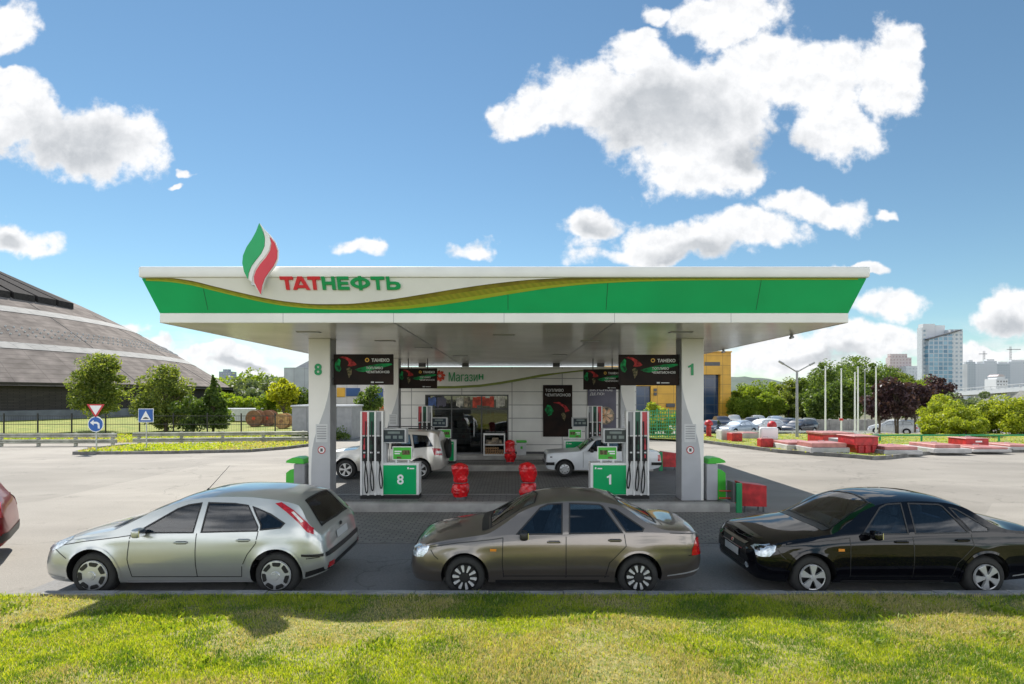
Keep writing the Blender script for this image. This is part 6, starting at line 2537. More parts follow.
    # pale container and small lamp head near the fence
    r = thing('yard_container', 'low whitish yard container lying behind the brown cable drums', 'container', (at(240, 415, 62).x, 62, 0))
    b = MB()
    b.box(-2.6, 2.6, -1, 1, .1, 1.5, .04)
    for k in range(12):
        b.box(-2.5 + k * .43, -2.4 + k * .43, -1.03, -1.001, .2, 1.4)
    b.build('container_body', 'light_grey', r, 20, local=True)
    b = MB()
    for u in (-2.2, 2.2):
        b.box(u - .2, u + .2, -.9, .9, -.02, .1)
    b.build('foot', 'dark_grey', r, 20, local=True)
    # grey warehouse with coloured panels
    Y = 62
    M['warehouse'] = brick_mat('warehouse_cladding', (.36, .385, .42), (.34, .365, .40), (.24, .25, .27), 1.2, 6, .6, 'XZ', .03, .2, offset=0)
    M['warehouse_pale'] = brick_mat('pale_cladding', (.52, .50, .50), (.50, .48, .48), (.38, .36, .36), 1.2, 6, .6, 'XZ', .03, .2, offset=0)
    M['ywall'] = brick_mat('yellow_cladding', (.62, .34, .035), (.60, .325, .033), (.36, .20, .03), 2.4, 1.4, .45, 'XZ', .04, .2, offset=0)
    M['bluewall'] = pm('blue_panel', (.012, .06, .20), .3, var=.2, scale=.6)
    r = thing('warehouse_building', 'grey sheet clad warehouse with yellow and blue panels behind column 8', 'warehouse', (-20, Y, 0))
    xa, xm, xb = at(284, 0, Y).x, at(326, 0, Y).x, at(392, 0, Y).x
    zt = CH + (HZ - 367.5) * Y / F
    b = MB()
    b.box(xa, xm, Y, Y + 24, 0, zt)
    b.build('wall', 'warehouse', r, 20)
    b = MB()
    b.box(xm + .002, xb, Y + .05, Y + 24, 0, zt - .4)
    b.build('side_wall', 'warehouse_pale', r, 20)
    b = MB()
    b.prism([(xa + .6, zt + .002), (xm, zt + .002), (xm, zt + 1.2), (xa + 2.4, zt + .95)], XZ, Y + 1.5, Y + 23)
    b.build('roof', 'mid_grey', r, 20)
    for pa, pb, ra, rb, mt in ((337, 345, 397, 387.6, 'ywall'), (346.3, 360, 396.3, 388, 'bluewall'), (366, 383, 401, 388.6, 'bluewall')):
        a, c = at(pa, ra, Y), at(pb, rb, Y)
        b = MB()
        b.box(a.x, c.x, Y - .06, Y + .045, a.z, c.z)
        b.build('wall_panel', mt, r, 20)
    # concrete shed in front of it
    Y = 36.5
    r = thing('concrete_shed', 'plain grey concrete shed with flat roof behind column 8', 'shed', (-12.5, Y, 0))
    a, c = at(292, 440, Y), at(351.5, 407, Y)
    b = MB()
    b.box(a.x, c.x, Y, Y + 2.6, -.02, c.z)
    b.build('wall', 'mid_grey', r, 20)
    b = MB()
    b.box(a.x - .08, c.x + .08, Y - .08, Y + 2.7, c.z + .002, c.z + .12, .02)
    b.build('roof', 'grey_panel', r, 20)
    b = MB()
    for u in (.25, .5, .75):
        x = a.x + (c.x - a.x) * u
        b.box(x - .012, x + .012, Y - .006, Y - .0005, 0, c.z - .02)
    b.build('wall_joint', 'dark_grey', r, 20)
    tree('shrub', 'low green plants along the foot of the concrete shed', -12.4, 35.7, 0, .75, (2.3, .5, .38), 'leaf_b', 1800, .07, 26, .3, .03, cat='shrub', twigs=False, seed=41)
    # red brick store and a car half seen between the columns
    Y = 53
    r = thing('brick_store', 'low orange brick store seen between the left columns', 'store', (at(367, 420, Y).x, Y, 0))
    b = MB()
    b.box(-1.6, 2.6, 0, 4, 0, 1.75)
    b.build('wall', brick_mat('orange_brick', (.40, .17, .075), (.36, .15, .065), (.3, .26, .22), .5, .2, .85, 'XZ', .02, .3), r, 20, local=True)
    b = MB()
    b.box(-1.7, 2.7, -.1, 4.1, 1.752, 1.95)
    b.build('roof', 'goods_red', r, 20, local=True)
    # far grey tower block beyond the eaves and its hills
    Y = 700
    a, c = at(219, 388, Y), at(231, 371.5, Y)
    r = thing('tower_block', 'small grey block far away beyond the tip of the arena eaves', 'building', ((a.x + c.x) / 2, Y, 0))
    M['far_block'] = brick_mat('far_block', (.42, .45, .48), (.35, .38, .42), (.26, .30, .36), 3.2, 3., .7, 'XZ', .9, .0, offset=0)  # greys paled to carry distance haze
    b = MB()
    b.box(a.x, c.x, Y, Y + 14, -3, c.z)
    b.build('wall', 'far_block', r, 0)
    b = MB()
    b.box(a.x + 4, c.x - 4, Y + 2, Y + 8, c.z, c.z + 3)
    b.build('roof_house', 'far_block', r, 0)


def hills():
    V, Fq = [], []
    # wooded ridge: silhouette column -> row, at two distances
    M['hill'] = pm('hill_wood', (.06, .085, .07), .95, var=0, col2=(.10, .13, .10), scale=.02, detail=10, bump=.6, bscale=.2)  # blue-grey cast puts distance haze into the wood's colour
    for nm, Y, sil in (('hills', 1100, [(-400, 392), (0, 390), (200, 384.5), (232, 382), (260, 380.5), (300, 379.5), (400, 381), (512, 384), (640, 384), (700, 379), (735, 376.3), (762, 378), (800, 386), (900, 390), (1100, 390), (1500, 392)]),):
        f = pchip([(p, r) for p, r in sil])
        n = 240
        pxs = np.linspace(-400, 1500, n)
        V = []
        for px in pxs:
            z = CH + (HZ - (f(px) + .5 * math.sin(px * .31) + .35 * math.sin(px * .83))) * Y / F
            x = (px - CX) * Y / F
            V += [(x, Y - 260, -4), (x, Y - 120, z * .55), (x, Y, z), (x, Y + 300, z * .4), (x, Y + 600, -4)]
        Fq = np.array([(i * 5 + j, (i + 1) * 5 + j, (i + 1) * 5 + j + 1, i * 5 + j + 1) for i in range(n - 1) for j in range(4)])
        structure(from_np(nm, np.array(V), Fq, 'hill', smooth=60))
    # the wood on the ridge as one mass of leaf clumps
    N = 15000
    px = rng.uniform(190, 330, N)
    t = rng.uniform(0, 1, N)
    Y = 840 + 260 * t
    z = np.array([CH + (HZ - f(a)) * 1100 / F for a in px]) * t
    P = np.stack([(px - CX) * Y / F, Y, np.maximum(z, 0) + rng.uniform(0, 7, N) ** 1.0], 1)
    o = from_np('forest', leaf_quads(P, rng.uniform(1.5, 3.2, N)), np.arange(4 * N).reshape(-1, 4), 'leaf_b')
    tag(o, 'distant wood covering the low ridge between arena and warehouse', 'forest', None, 'stuff')


ARENA_BANDS = ((.118, .143), (.285, .315))


def build_right():
    # yellow office block
    Y = 80
    M['blue_glazing'] = brick_mat('blue_glazing', (.012, .035, .085), (.02, .05, .11), (.05, .07, .10), 1.3, 1.3, .12, 'XZ', .06, .1, offset=0)
    r = thing('yellow_building', 'yellow clad building with tall dark blue glazing behind column 1', 'building', (at(690, 0, Y).x, Y, -1))
    zt = CH + (HZ - 352.5) * Y / F
    x = lambda p: (p - CX) * Y / F
    zz = lambda q: CH - (q - HZ) * Y / F
    b = MB()
    b.box(x(651), x(702), Y, Y + 30, -1.1, zt)
    b.box(x(720.5), x(731), Y + .002, Y + 30, -1.1, zt)
    b.box(x(702) + .002, x(720.5) - .002, Y + .004, Y + 30, zz(374.5), zt - .002)
    b.box(x(637), x(651) - .002, Y + .003, Y + 30, zz(386), zt - .003)
    b.build('wall', 'ywall', r, 20)
    b = MB()
    b.box(x(702) + .003, x(720.5) - .003, Y + .9, Y + 3, -1.1, zz(374.5) - .003)
    b.build('glazing', 'blue_glazing', r, 20)
    b = MB()
    b.box(x(637), x(651) - .003, Y + .5, Y + 3, -1.1, zz(386) - .003)
    b.build('glazing', 'blue_glazing', r, 20)
    b = MB()
    b.box(x(704.5), x(720), Y - .01, Y + .003, zz(365.8), zz(362))
    b.build('dark_slot', 'dark_grey', r, 20)
    b = MB()
    b.box(x(635.5), x(731.4), Y - .25, Y + 30, zt + .002, zt + .18)
    b.build('roof', 'ywall', r, 20)
    for pa, pb, ra, rb in ((653.5, 656.5, 391.5, 388.5), (653.5, 656.5, 395.5, 392.5), (653, 658, 408.5, 404), (666, 674.5, 407, 403.5)):  # dark blocks added in place of illegible wall lettering
        b = MB()
        b.box(x(pa), x(pb), Y - .25, Y - .002, zz(ra), zz(rb), .03)
        b.build('lettering_block', 'dark_grey', r, 20)
    # green mesh fence behind the forecourt
    yb = 36.2
    M['barrier_green'] = M.get('barrier_green') or pm('barrier_green', (.012, .25, .09), .4, var=.1)
    r = thing('green_fence', 'bright green welded mesh fence at the forecourt edge left of column 1', 'fence', (10, yb, 0))
    xs = [at(p, 440, yb).x for p in (634, 645.5, 657, 668.5, 680)]
    for i in range(4):
        b = MB()
        for z in np.arange(.15, 1.95, .22):
            b.box(xs[i] + .04, xs[i + 1] - .04, yb - .012, yb + .012, z - .03, z + .03)
        for k in range(1, 5):
            xx = xs[i] + k * (xs[i + 1] - xs[i]) / 5
            b.box(xx - .022, xx + .022, yb - .016, yb - .0121, .12, 1.95)
        b.build('mesh_panel', 'barrier_green', r, 0)
    for xx in xs:
        b = MB()
        b.box(xx - .035, xx + .035, yb - .03, yb + .03, 0, 2.05)
        b.build('post', 'barrier_green', r, 20)
    tree('hedge_shrub', 'sunlit lime green bush behind the green mesh fence', 10.2, 39.4, 0, 2.3, (2.4, .7, 1.15), 'leaf_w', 6500, .10, 40, .3, .05, cat='shrub', twigs=False, seed=51)
    # street lamp
    Y = 36.9
    p = at(797, 437, Y)
    zt = CH + (HZ - 370.5) * Y / F
    r = thing('street_lamp', 'tall grey street lamp with two spread arms before the tree belt', 'street lamp', (p.x, Y, 0))
    b = MB()
    b.cyl((0, 0, 0), (0, 0, zt), .10, .07, 10)
    b.build('post', 'mid_grey', r, 30, local=True)
    for ex, ez in ((at(778.5, 0, Y).x - p.x, CH + (HZ - 361) * Y / F), (at(814.5, 0, Y).x - p.x, CH + (HZ - 362.5) * Y / F)):
        b = MB()
        b.tube([(0, 0, zt - .1), (ex * .75, 0, zt + (ez - zt) * .72)], .045, 7)
        b.build('arm', 'mid_grey', r, 30, local=True)
        b = MB()
        b.tube([(ex * .72, 0, zt + (ez - zt) * .69), (ex, 0, ez)], [.08, .07], 8)
        b.build('lamp_head', 'mid_grey', r, 30, local=True)
    # flag poles
    for k, (px, top, base, Y, lb) in enumerate(((825.4, 367.5, 434, 38.8, 'bare white flagpole nearest the street lamp'), (841.3, 370, 433, 39.6, 'bare white flagpole second from the street lamp with red ring low down'), (854.9, 374, 434, 39.2, 'shorter bare white flagpole close beside a taller pole'),
                                            (858, 368, 434, 38.7, 'taller bare white flagpole close beside a shorter pole'), (864.9, 370.5, 431, 47.0, 'slim greyish flagpole standing further back by the concrete wall'), (876, 368, 433, 39.3, 'bare white flagpole in front of the purple trees'))):
        p = at(px, base, Y)
        zb = .12 if Y < 40 else -1.03
        r = thing('flagpole', lb, 'flagpole', (p.x, Y, zb), 'flagpoles on the island')
        zt = CH + (HZ - top) * Y / F - zb
        b = MB()
        b.cyl((0, 0, 0), (0, 0, zt), .06 if k != 4 else .045, .04, 10)
        b.build('pole', 'white' if k != 4 else 'mid_grey', r, 30, local=True)
        b = MB()
        b.lathe([(.0, .12), (.06, .08), (.07, .03), (.05, 0)], (0, 0, zt), 'Z', 10)
        b.build('cap', 'light_grey', r, 30, local=True)
        b = MB()
        b.cyl((0, 0, 0), (0, 0, .12), .2, .16, 12)
        b.build('base', 'concrete', r, 30, local=True)
        if k == 1:
            b = MB()
            b.cyl((0, 0, 1.0), (0, 0, 1.16), .12, seg=12)
            b.build('red_ring', 'red', r, 30, local=True)
    # concrete wall behind
    Y = 60
    r = thing('concrete_wall', 'long grey concrete panel wall below the tree belt', 'wall', (35, Y, -1))
    x0, x1 = at(812, 0, Y).x, at(962, 0, Y).x
    b = MB()
    n = 8
    for i in range(n):
        xa, xb = x0 + (x1 - x0) * i / n, x0 + (x1 - x0) * (i + 1) / n
        b.box(xa + .02, xb - .02, Y, Y + .2, -1.1, CH - (419.5 - HZ) * Y / F)
    b.build('wall_panels', 'concrete', r, 20)
    for i in range(n + 1):
        xa = x0 + (x1 - x0) * i / n
        b = MB()
        b.box(xa - .12, xa + .12, Y - .06, Y + .26, -1.1, CH - (418.9 - HZ) * Y / F)
        b.build('post', 'concrete', r, 20)
    # tree belt: each tree with its own crown
    belt = [(738, 388, 84, 'c'), (748, 383, 86, 'c'), (762, 379, 82, 'c'), (776, 381, 85, 'c'), (790, 376, 82, 'a'), (803, 375, 82, 'b'), (815, 367, 80, 'b'), (830, 361, 76, 'b'), (846, 355, 80, 'b'),
            (858, 356, 84, 'b'), (872, 362, 80, 'b'), (886, 363, 78, 'b'), (899, 369, 76, 'a'), (912, 379, 74, 'c'), (925, 378, 76, 'a'), (940, 384, 80, 'c'), (770, 392, 77, 'c'), (752, 395, 77, 'c'), (788, 392, 78, 'a'), (806, 390, 78, 'b'),
            (822, 386, 64, 'b'), (838, 380, 66, 'b'), (852, 378, 66, 'b'), (740, 397, 78, 'c')]
    lab = ['bright green tree at the corner of the yellow building', 'bright rounded tree second from the yellow building', 'sunlit tree with a high crown left of the street lamp', 'leafy tree touching the left lamp arm', 'tree directly behind the street lamp post', 'darker tree right of the street lamp post', 'dark tree below the right lamp arm', 'tall dark tree behind the first flagpole',
           'tallest dark tree with a pointed top behind the flagpoles', 'tall dark tree behind the close pair of flagpoles', 'dark tree behind the flagpole before the purple trees', 'dark tree rising left of the pinkish block', 'mid green tree below the pinkish block', 'light green tree showing between the purple crowns', 'mid green tree at the foot of the glass tower', 'light green tree right of the glass tower foot',
           'low bright bush tree behind the parked white car', 'low bright bush tree behind the pale blue saloon', 'low green tree above the dark parked cars', 'low dark tree right of the street lamp behind the parked cars', 'lower dark tree at the left end of the concrete wall', 'lower dark tree behind the second flagpole', 'lower dark tree above the concrete wall beside the flagpole pair', 'lowest bright bush beside the yellow building corner']
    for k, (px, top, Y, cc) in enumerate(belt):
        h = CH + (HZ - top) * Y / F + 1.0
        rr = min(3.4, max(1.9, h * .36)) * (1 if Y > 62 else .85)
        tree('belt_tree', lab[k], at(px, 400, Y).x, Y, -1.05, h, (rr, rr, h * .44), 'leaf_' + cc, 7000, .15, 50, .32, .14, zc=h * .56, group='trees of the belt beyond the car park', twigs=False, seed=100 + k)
    for k, (px, top, Y, rr) in enumerate(((879, 385, 52, 1.35), (897, 379, 51, 1.75), (915, 381, 53, 1.6), (937, 378, 56, 1.8), (906, 388, 55, 1.3))):
        h = CH + (HZ - top) * Y / F + .6
        tree('purple_tree', ['purple leaved tree nearest the flagpoles', 'largest purple leaved tree with two pale trunks', 'purple leaved tree right of the largest one', 'purple leaved tree under the glass tower beside the willow bushes', 'smaller purple leaved tree behind the two pale trunks'][k], at(px, 425, Y).x, Y, -.6, h, (rr, rr * .9, h * .36), 'leaf_p', 4500, .16, 34, .36, .10, zc=h * .66, group='purple leaved trees', stems=2 if k == 1 else 1, seed=200 + k)
    for k, (px, top, bot, Y, rx, lf) in enumerate(((941, 397, 435, 41.5, 1.45, 'leaf_w'), (958, 401, 433, 39.2, 1.65, 'leaf_w'), (975, 392, 436, 43.5, 2.6, 'leaf_s'), (1012, 393, 432, 40.6, 2.2, 'leaf_w'), (1030, 398, 432, 39.2, 2.1, 'leaf_w'), (967, 417, 434, 37.8, 1.4, 'leaf_w'), (993, 404, 434, 41.8, 1.7, 'leaf_b'), (931, 426, 434, 38.5, .6, 'leaf_w'))):
        zb = .12 if Y < 40 else hgt(20, Y)
        h = CH + (HZ - top) * Y / F - zb
        tree('willow_bush', ['rounded lime willow bush next to the purple trees', 'broad lime willow bush with brownish heart', 'tall silvery green bush behind the lime willows', 'large lime willow bush cut by the picture edge', 'outermost lime willow bush', 'low lime bush in front of the silvery bush', 'dark green bush between silvery bush and large willow', 'tiny lime bush behind the railing post'][k], at(px, 430, Y).x, Y, zb, h, (rx, rx * .8, h * .52), lf, 9000, .085, 36, .34, .06, zc=h * .5, group='bushes behind the green railing', cat='bush', twigs=False, seed=300 + k)
    # green railing
    Y = 33.2
    r = thing('green_railing', 'low green pipe railing behind the tank covers', 'railing', (at(950, 0, Y).x, Y, .13))
    xa, xb = at(872, 0, Y).x, at(1030, 0, Y).x
    zt = CH - (435.3 - HZ) * Y / F
    b = MB()
    b.cyl((xa, Y, zt), (xb, Y, zt), .05, seg=10)
    b.build('top_rail', 'barrier_green', r, 30)
    for px in (880, 921.5, 960, 999, 1028):
        xx = at(px, 0, Y).x
        b = MB()
        b.cyl((xx, Y, .12), (xx, Y, zt - .05), .055, seg=10)
        b.build('post', 'barrier_green', r, 30)
    # tank covers
    M['white_block'] = pm('whitewashed_block', (.52, .51, .49), .8, var=.12, scale=3, bump=.2)
    M['pale_slab'] = pm('pale_slab', (.42, .41, .40), .85, var=.12, scale=3, bump=.2)
    M['grey_block'] = pm('grey_block', (.16, .16, .175), .8, var=.15, scale=3)
    M['lid_red'] = pm('faded_glare_lid', (.46, .19, .17), .35, var=.2, scale=3)  # faded red, paled further by sun glare put into the colour

    def px_box(b, pa, pb, base, top, depth, bev=.02, zb=.12):
        Y = F * (CH - zb) / (base - HZ)
        a, c = at(pa, base, Y), at(pb, top, Y)
        b.box(a.x, c.x, Y, Y + depth, zb - .01, c.z, bev)
        return Y, a.x, c.x, c.z

    def cover(name, label, cat, group, pa, pb, base, top, depth, mt, lid=None, extras=()):
        Y = F * (CH - .12) / (base - HZ)
        a, c = at(pa, base, Y), at(pb, top, Y)
        r = thing(name, label, cat, ((a.x + c.x) / 2, Y + depth / 2, .12), group)
        b = MB()
        b.box(a.x, c.x, Y, Y + depth, .11, c.z, .02)
        b.build('block', mt, r, 20)
        if lid:
            li, lo, lh, lm = lid
            b = MB()
            b.box(a.x + li, c.x - li, Y + li, Y + depth - li, c.z + .002, c.z + lh, .015)
            lidob = b.build('lid', lm, r, 20)
            b = MB()
            xm = (a.x + c.x) / 2
            b.tube([(xm - .15, Y + depth * .5, c.z + lh), (xm - .13, Y + depth * .5, c.z + lh + .08), (xm + .13, Y + depth * .5, c.z + lh + .08), (xm + .15, Y + depth * .5, c.z + lh)], .015, 5)
            b.build('grip', 'metal', lidob, 30)
        return r, Y, a.x, c.x, c.z
    g = 'tank covers on the right island'
    cover('tank_cover', 'white block with red cheek near the red standpipe', 'tank cover', g, 721.5, 730, 440, 430.5, .9, 'white_block', (.06, 0, .04, 'pale_slab'))
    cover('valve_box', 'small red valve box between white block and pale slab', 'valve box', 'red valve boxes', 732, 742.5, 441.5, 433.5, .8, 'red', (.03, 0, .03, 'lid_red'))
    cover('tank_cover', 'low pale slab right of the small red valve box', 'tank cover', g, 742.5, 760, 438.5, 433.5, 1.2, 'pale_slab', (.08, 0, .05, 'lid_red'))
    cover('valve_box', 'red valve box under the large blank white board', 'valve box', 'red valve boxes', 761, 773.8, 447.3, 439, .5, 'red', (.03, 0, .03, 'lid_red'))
    # blank white board on the valve box
    Y = F * (CH - .12) / (447 - HZ) + .6
    a, c = at(760.5, 440, Y), at(779, 427.3, Y)
    r = thing('white_board', 'large blank white board standing behind a red valve box', 'board', ((a.x + c.x) / 2, Y, .12))
    b = MB()
    b.box(a.x, c.x, Y, Y + .3, a.z, c.z, .12, 3)
    b.build('board', 'white', r, 30)
    b = MB()
    for u in (.2, .8):
        xx = a.x + (c.x - a.x) * u
        b.box(xx - .03, xx + .03, Y + .08, Y + .14, .12, a.z + .05)
    b.build('leg', 'metal', r, 20)
    # standpipes
    for px, top, base, lb in ((708.8, 420, 436.5, 'red standpipe with rounded hood beside column 1'), (772, 421, 440, 'red standpipe peeping over the blank white board')):
        Y = F * (CH - .12) / (base - HZ)
        p = at(px, base, Y)
        h = CH - (top - HZ) * Y / F - .12
        r = thing('standpipe', lb, 'standpipe', (p.x, Y, .12), 'red standpipes')
        b = MB()
        b.cyl((0, 0, 0), (0, 0, h * .72), .17, .16, 14)
        b.cyl((0, 0, 0), (0, 0, .06), .26, seg=14)
        b.build('pipe', 'red', r, 30, local=True)
        b = MB()
        b.lathe([(.17, h * .66), (.27, h * .70), (.28, h * .80), (.22, h * .92), (.08, h), (0, h)], (0, 0, 0), 'Z', 16)
        b.build('hood', 'red', r, 40, local=True)
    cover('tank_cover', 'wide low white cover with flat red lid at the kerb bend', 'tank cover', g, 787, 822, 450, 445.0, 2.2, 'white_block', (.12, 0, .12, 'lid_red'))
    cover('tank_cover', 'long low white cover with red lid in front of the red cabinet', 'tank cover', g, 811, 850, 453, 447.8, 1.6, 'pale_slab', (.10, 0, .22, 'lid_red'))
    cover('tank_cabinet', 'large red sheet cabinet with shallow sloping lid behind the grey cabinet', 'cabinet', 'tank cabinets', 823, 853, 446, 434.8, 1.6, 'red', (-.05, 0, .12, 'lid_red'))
    rr, Y, xa, xb, zt = cover('tank_cabinet', 'grey cabinet with pale top between red cabinet and red skip', 'cabinet', 'tank cabinets', 838.5, 858, 450.5, 439.6, .9, 'grey_block', (.0, 0, .03, 'pale_slab'))
    b = MB()
    b.box(xa + .38, xa + .66, Y - .012, Y - .001, .5, .62)
    b.build('small_mark', 'white_text', rr, 20)
    # red skip with sloping sides
    Y = F * (CH - .12) / (453.5 - HZ)
    x = lambda p: (p - CX) * Y / F
    z = lambda q: CH - (q - HZ) * Y / F
    r = thing('red_skip', 'red steel skip with tapered lower sides on short legs', 'skip', (x(866), Y + .7, .12))
    b = MB()
    b.box(x(855), x(878.5), Y, Y + 1.4, z(445.5), z(437.2), .02)
    b.build('upper_box', 'red', r, 20)
    b = MB()
    b.prism([(x(858.5), z(453)), (x(874.5), z(453)), (x(878), z(445.6)), (x(855.5), z(445.6))], XZ, Y + .05, Y + 1.35)
    b.build('hopper', 'red', r, 20)
    b = MB()
    b.box(x(854), x(879.3), Y - .06, Y + 1.46, z(437.15), z(436.0), .02)
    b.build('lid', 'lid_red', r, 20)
    for u in (859, 866, 873):
        b = MB()
        b.box(x(u) - .03, x(u) + .03, Y - .012, Y + .03, z(453), z(445.7))
        b.build('rib', 'red', r, 20)
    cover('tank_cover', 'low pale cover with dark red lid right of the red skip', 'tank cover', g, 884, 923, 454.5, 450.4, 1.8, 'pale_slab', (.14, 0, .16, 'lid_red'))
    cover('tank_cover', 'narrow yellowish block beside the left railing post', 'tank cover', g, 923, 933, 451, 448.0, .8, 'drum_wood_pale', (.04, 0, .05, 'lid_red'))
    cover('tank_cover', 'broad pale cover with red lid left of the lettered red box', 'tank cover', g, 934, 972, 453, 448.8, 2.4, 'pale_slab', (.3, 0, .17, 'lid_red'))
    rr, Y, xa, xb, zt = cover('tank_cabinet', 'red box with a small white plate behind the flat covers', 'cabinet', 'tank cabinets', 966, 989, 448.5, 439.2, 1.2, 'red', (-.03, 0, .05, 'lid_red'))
    b = MB()
    b.box(xa + .5, xa + .85, Y - .012, Y - .001, .45, .53)
    b.build('small_mark', 'white_text', rr, 20)
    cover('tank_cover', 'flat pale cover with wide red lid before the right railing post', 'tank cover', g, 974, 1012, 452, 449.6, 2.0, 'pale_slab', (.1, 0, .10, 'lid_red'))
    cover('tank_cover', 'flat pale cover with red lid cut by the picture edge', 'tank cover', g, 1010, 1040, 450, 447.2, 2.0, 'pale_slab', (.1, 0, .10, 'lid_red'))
    # timber rail and thin posts at the car park edge
    Y = 40.4
    r = thing('low_barrier', 'long low pale barrier rail between island and car park', 'barrier', (25, Y, 0))
    b = MB()
    b.box(at(716, 0, Y).x, at(872, 0, Y).x, Y, Y + .1, .20, .32)
    b.build('rail', 'light_grey', r, 20)
    for k in range(9):
        xx = at(722 + k * 18, 0, Y).x
        b = MB()
        b.box(xx - .05, xx + .05, Y + .101, Y + .2, -.2, .3)
        b.build('post', 'light_grey', r, 20)
    # far buildings; distance haze is put into their pale colours
    Y = 420
    x = lambda p: (p - 3 - CX) * Y / F
    z = lambda q: CH - (q - HZ) * Y / F
    M['tower_glass'] = brick_mat('tower_glass', (.07, .17, .27), (.20, .36, .47), (.34, .40, .46), 3.6, 3.2, .12, 'XZ', .4, .0, offset=0)
    M['tower_pale'] = brick_mat('tower_pale', (.18, .26, .33), (.30, .38, .45), (.50, .53, .56), 3.4, 3.2, .3, 'XZ', .9, .0, offset=0)
    M['far_white'] = pm('far_white', (.62, .63, .65), .7, var=.08, scale=.05)
    M['pink_block'] = brick_mat('pink_block', (.42, .31, .30), (.36, .28, .29), (.52, .46, .46), 3.0, 3.0, .8, 'XZ', .9, .0, offset=0)
    M['panel_block'] = brick_mat('panel_block', (.34, .39, .45), (.27, .33, .40), (.52, .55, .59), 3.2, 3.0, .8, 'XZ', 1.2, .0, offset=0)
    M['panel_block_dark'] = brick_mat('panel_block_dark', (.25, .30, .36), (.20, .26, .33), (.42, .46, .50), 3.2, 3.0, .8, 'XZ', 1.1, .0, offset=0)
    r = thing('glass_tower', 'tall bluish glass tower with curved face and slanted pale crown', 'tower', (x(940), Y, 0))
    b = MB()
    b.prism([(x(926.8), z(400)), (x(949), z(400)), (x(949), z(337)), (x(951), z(334.4)), (x(926), z(340.5)), (x(925), z(352))], XZ, Y - 6, Y + 1.9)
    b.build('curved_face', 'tower_glass', r, 20)
    b = MB()
    b.box(x(922.0), x(926.6), Y - 3, Y + 2, -3, z(328))
    b.box(x(949.2), x(961.5), Y - 4, Y + 8, -3, z(330))
    b.build('side_bay', 'tower_pale', r, 20)
    b = MB()
    b.box(x(928), x(940), Y + 2, Y + 7, -3, z(323.5))
    b.box(x(940.2), x(950), Y + 2, Y + 7, -3, z(325))
    b.build('crown', 'far_white', r, 20)
    b = MB()
    b.prism([(x(924.4), z(341)), (x(957), z(331.5)), (x(957), z(330.4)), (x(924.4), z(339.6))], XZ, Y - 7, Y - 3.8)
    b.build('slanted_ledge', 'dark_grey', r, 20)
    Y2 = 520
    x2 = lambda p: (p - CX) * Y2 / F
    z2 = lambda q: CH - (q - HZ) * Y2 / F
    r = thing('apartment_block', 'pinkish grey stepped apartment block left of the glass tower', 'building', (x2(899), Y2, 0))
    b = MB()
    b.box(x2(890), x2(911.5), Y2, Y2 + 6, -3, z2(357.5))
    b.build('wall', 'pink_block', r, 0)
    b = MB()
    b.box(x2(891), x2(908), Y2 + 1, Y2 + 5, z2(357.4), z2(353.8))
    b.build('top_storey', 'pink_block', r, 0)
    b = MB()
    b.box(x2(900), x2(913.5), Y2 - 8, Y2 - .1, -3, z2(366.5))
    b.build('lower_wing', 'panel_block', r, 0)
    for k, (pa, pb, top, mt, lb) in enumerate(((961.8, 966.5, 364, 'far_white', 'narrow white block directly right of the glass tower'), (967, 974.5, 361.8, 'panel_block_dark', 'dark blue grey apartment slab with white edge next to the narrow white block'), (975, 984.5, 363.5, 'panel_block', 'grey apartment slab left of the thin crane'), (985, 996, 361.0, 'panel_block', 'taller grey apartment slab right of the thin crane'), (996.5, 1009, 363.5, 'panel_block_dark', 'darker apartment slab below the right crane'), (1009.5, 1040, 361.5, 'panel_block', 'long grey apartment slab running out of the picture'))):
        Y3 = 640 + 8 * k
        x3 = lambda p: (p - CX) * Y3 / F
        zt = CH - (top - HZ) * Y3 / F
        r = thing('apartment_block', lb, 'building', (x3((pa + pb) / 2), Y3, 0), 'apartment slabs on the skyline')
        b = MB()
        b.box(x3(pa) + (1.5 if k == 0 else -1), x3(pb) + 1, Y3, Y3 + 6, -3, zt)
        b.build('wall', mt, r, 0)
        b = MB()
        b.box(x3(pa) + 3.2, x3(pb) - 1.2, Y3 + 1, Y3 + 5, zt, zt + 2.2)
        b.build('roof_house', 'far_white', r, 0)
    Y4 = 330
    x4 = lambda p: (p - CX) * Y4 / F
    z4 = lambda q: CH - (q - HZ) * Y4 / F
    r = thing('white_house', 'small stepped white building with pinkish roof above the bridge', 'building', (x4(1002), Y4, 0))
    b = MB()
    b.box(x4(996), x4(1008), Y4, Y4 + 8, -3, z4(379))
    b.box(x4(998), x4(1005.5), Y4 + .5, Y4 + 7, z4(379.1), z4(376.5))
    b.build('wall', 'far_white', r, 0)
    b = MB()
    b.prism([(x4(997.5), z4(376.4)), (x4(1006), z4(376.4)), (x4(1003.5), z4(374.4)), (x4(1000), z4(374.4))], XZ, Y4 + .4, Y4 + 7.2)
    b.build('roof', 'pink_block', r, 0)
    b = MB()
    for px in (998, 1001, 1004, 1006.6):
        for q in (381.5, 385):
            b.box(x4(px) - .35, x4(px) + .35, Y4 - .06, Y4 - .005, z4(q) - .4, z4(q) + .5)
    b.build('window', 'dark_grey', r, 0)
    # bridge
    r = thing('road_bridge', 'pale concrete road bridge deck crossing in front of the apartment slabs', 'bridge', (90, 200, 0))
    A, Bp = at(952, 393.0, 175), at(1060, 385, 145)
    d = (Bp - A)
    b = MB()
    nn = Vector((-d.y, d.x, 0)).normalized() * 10
    v = []
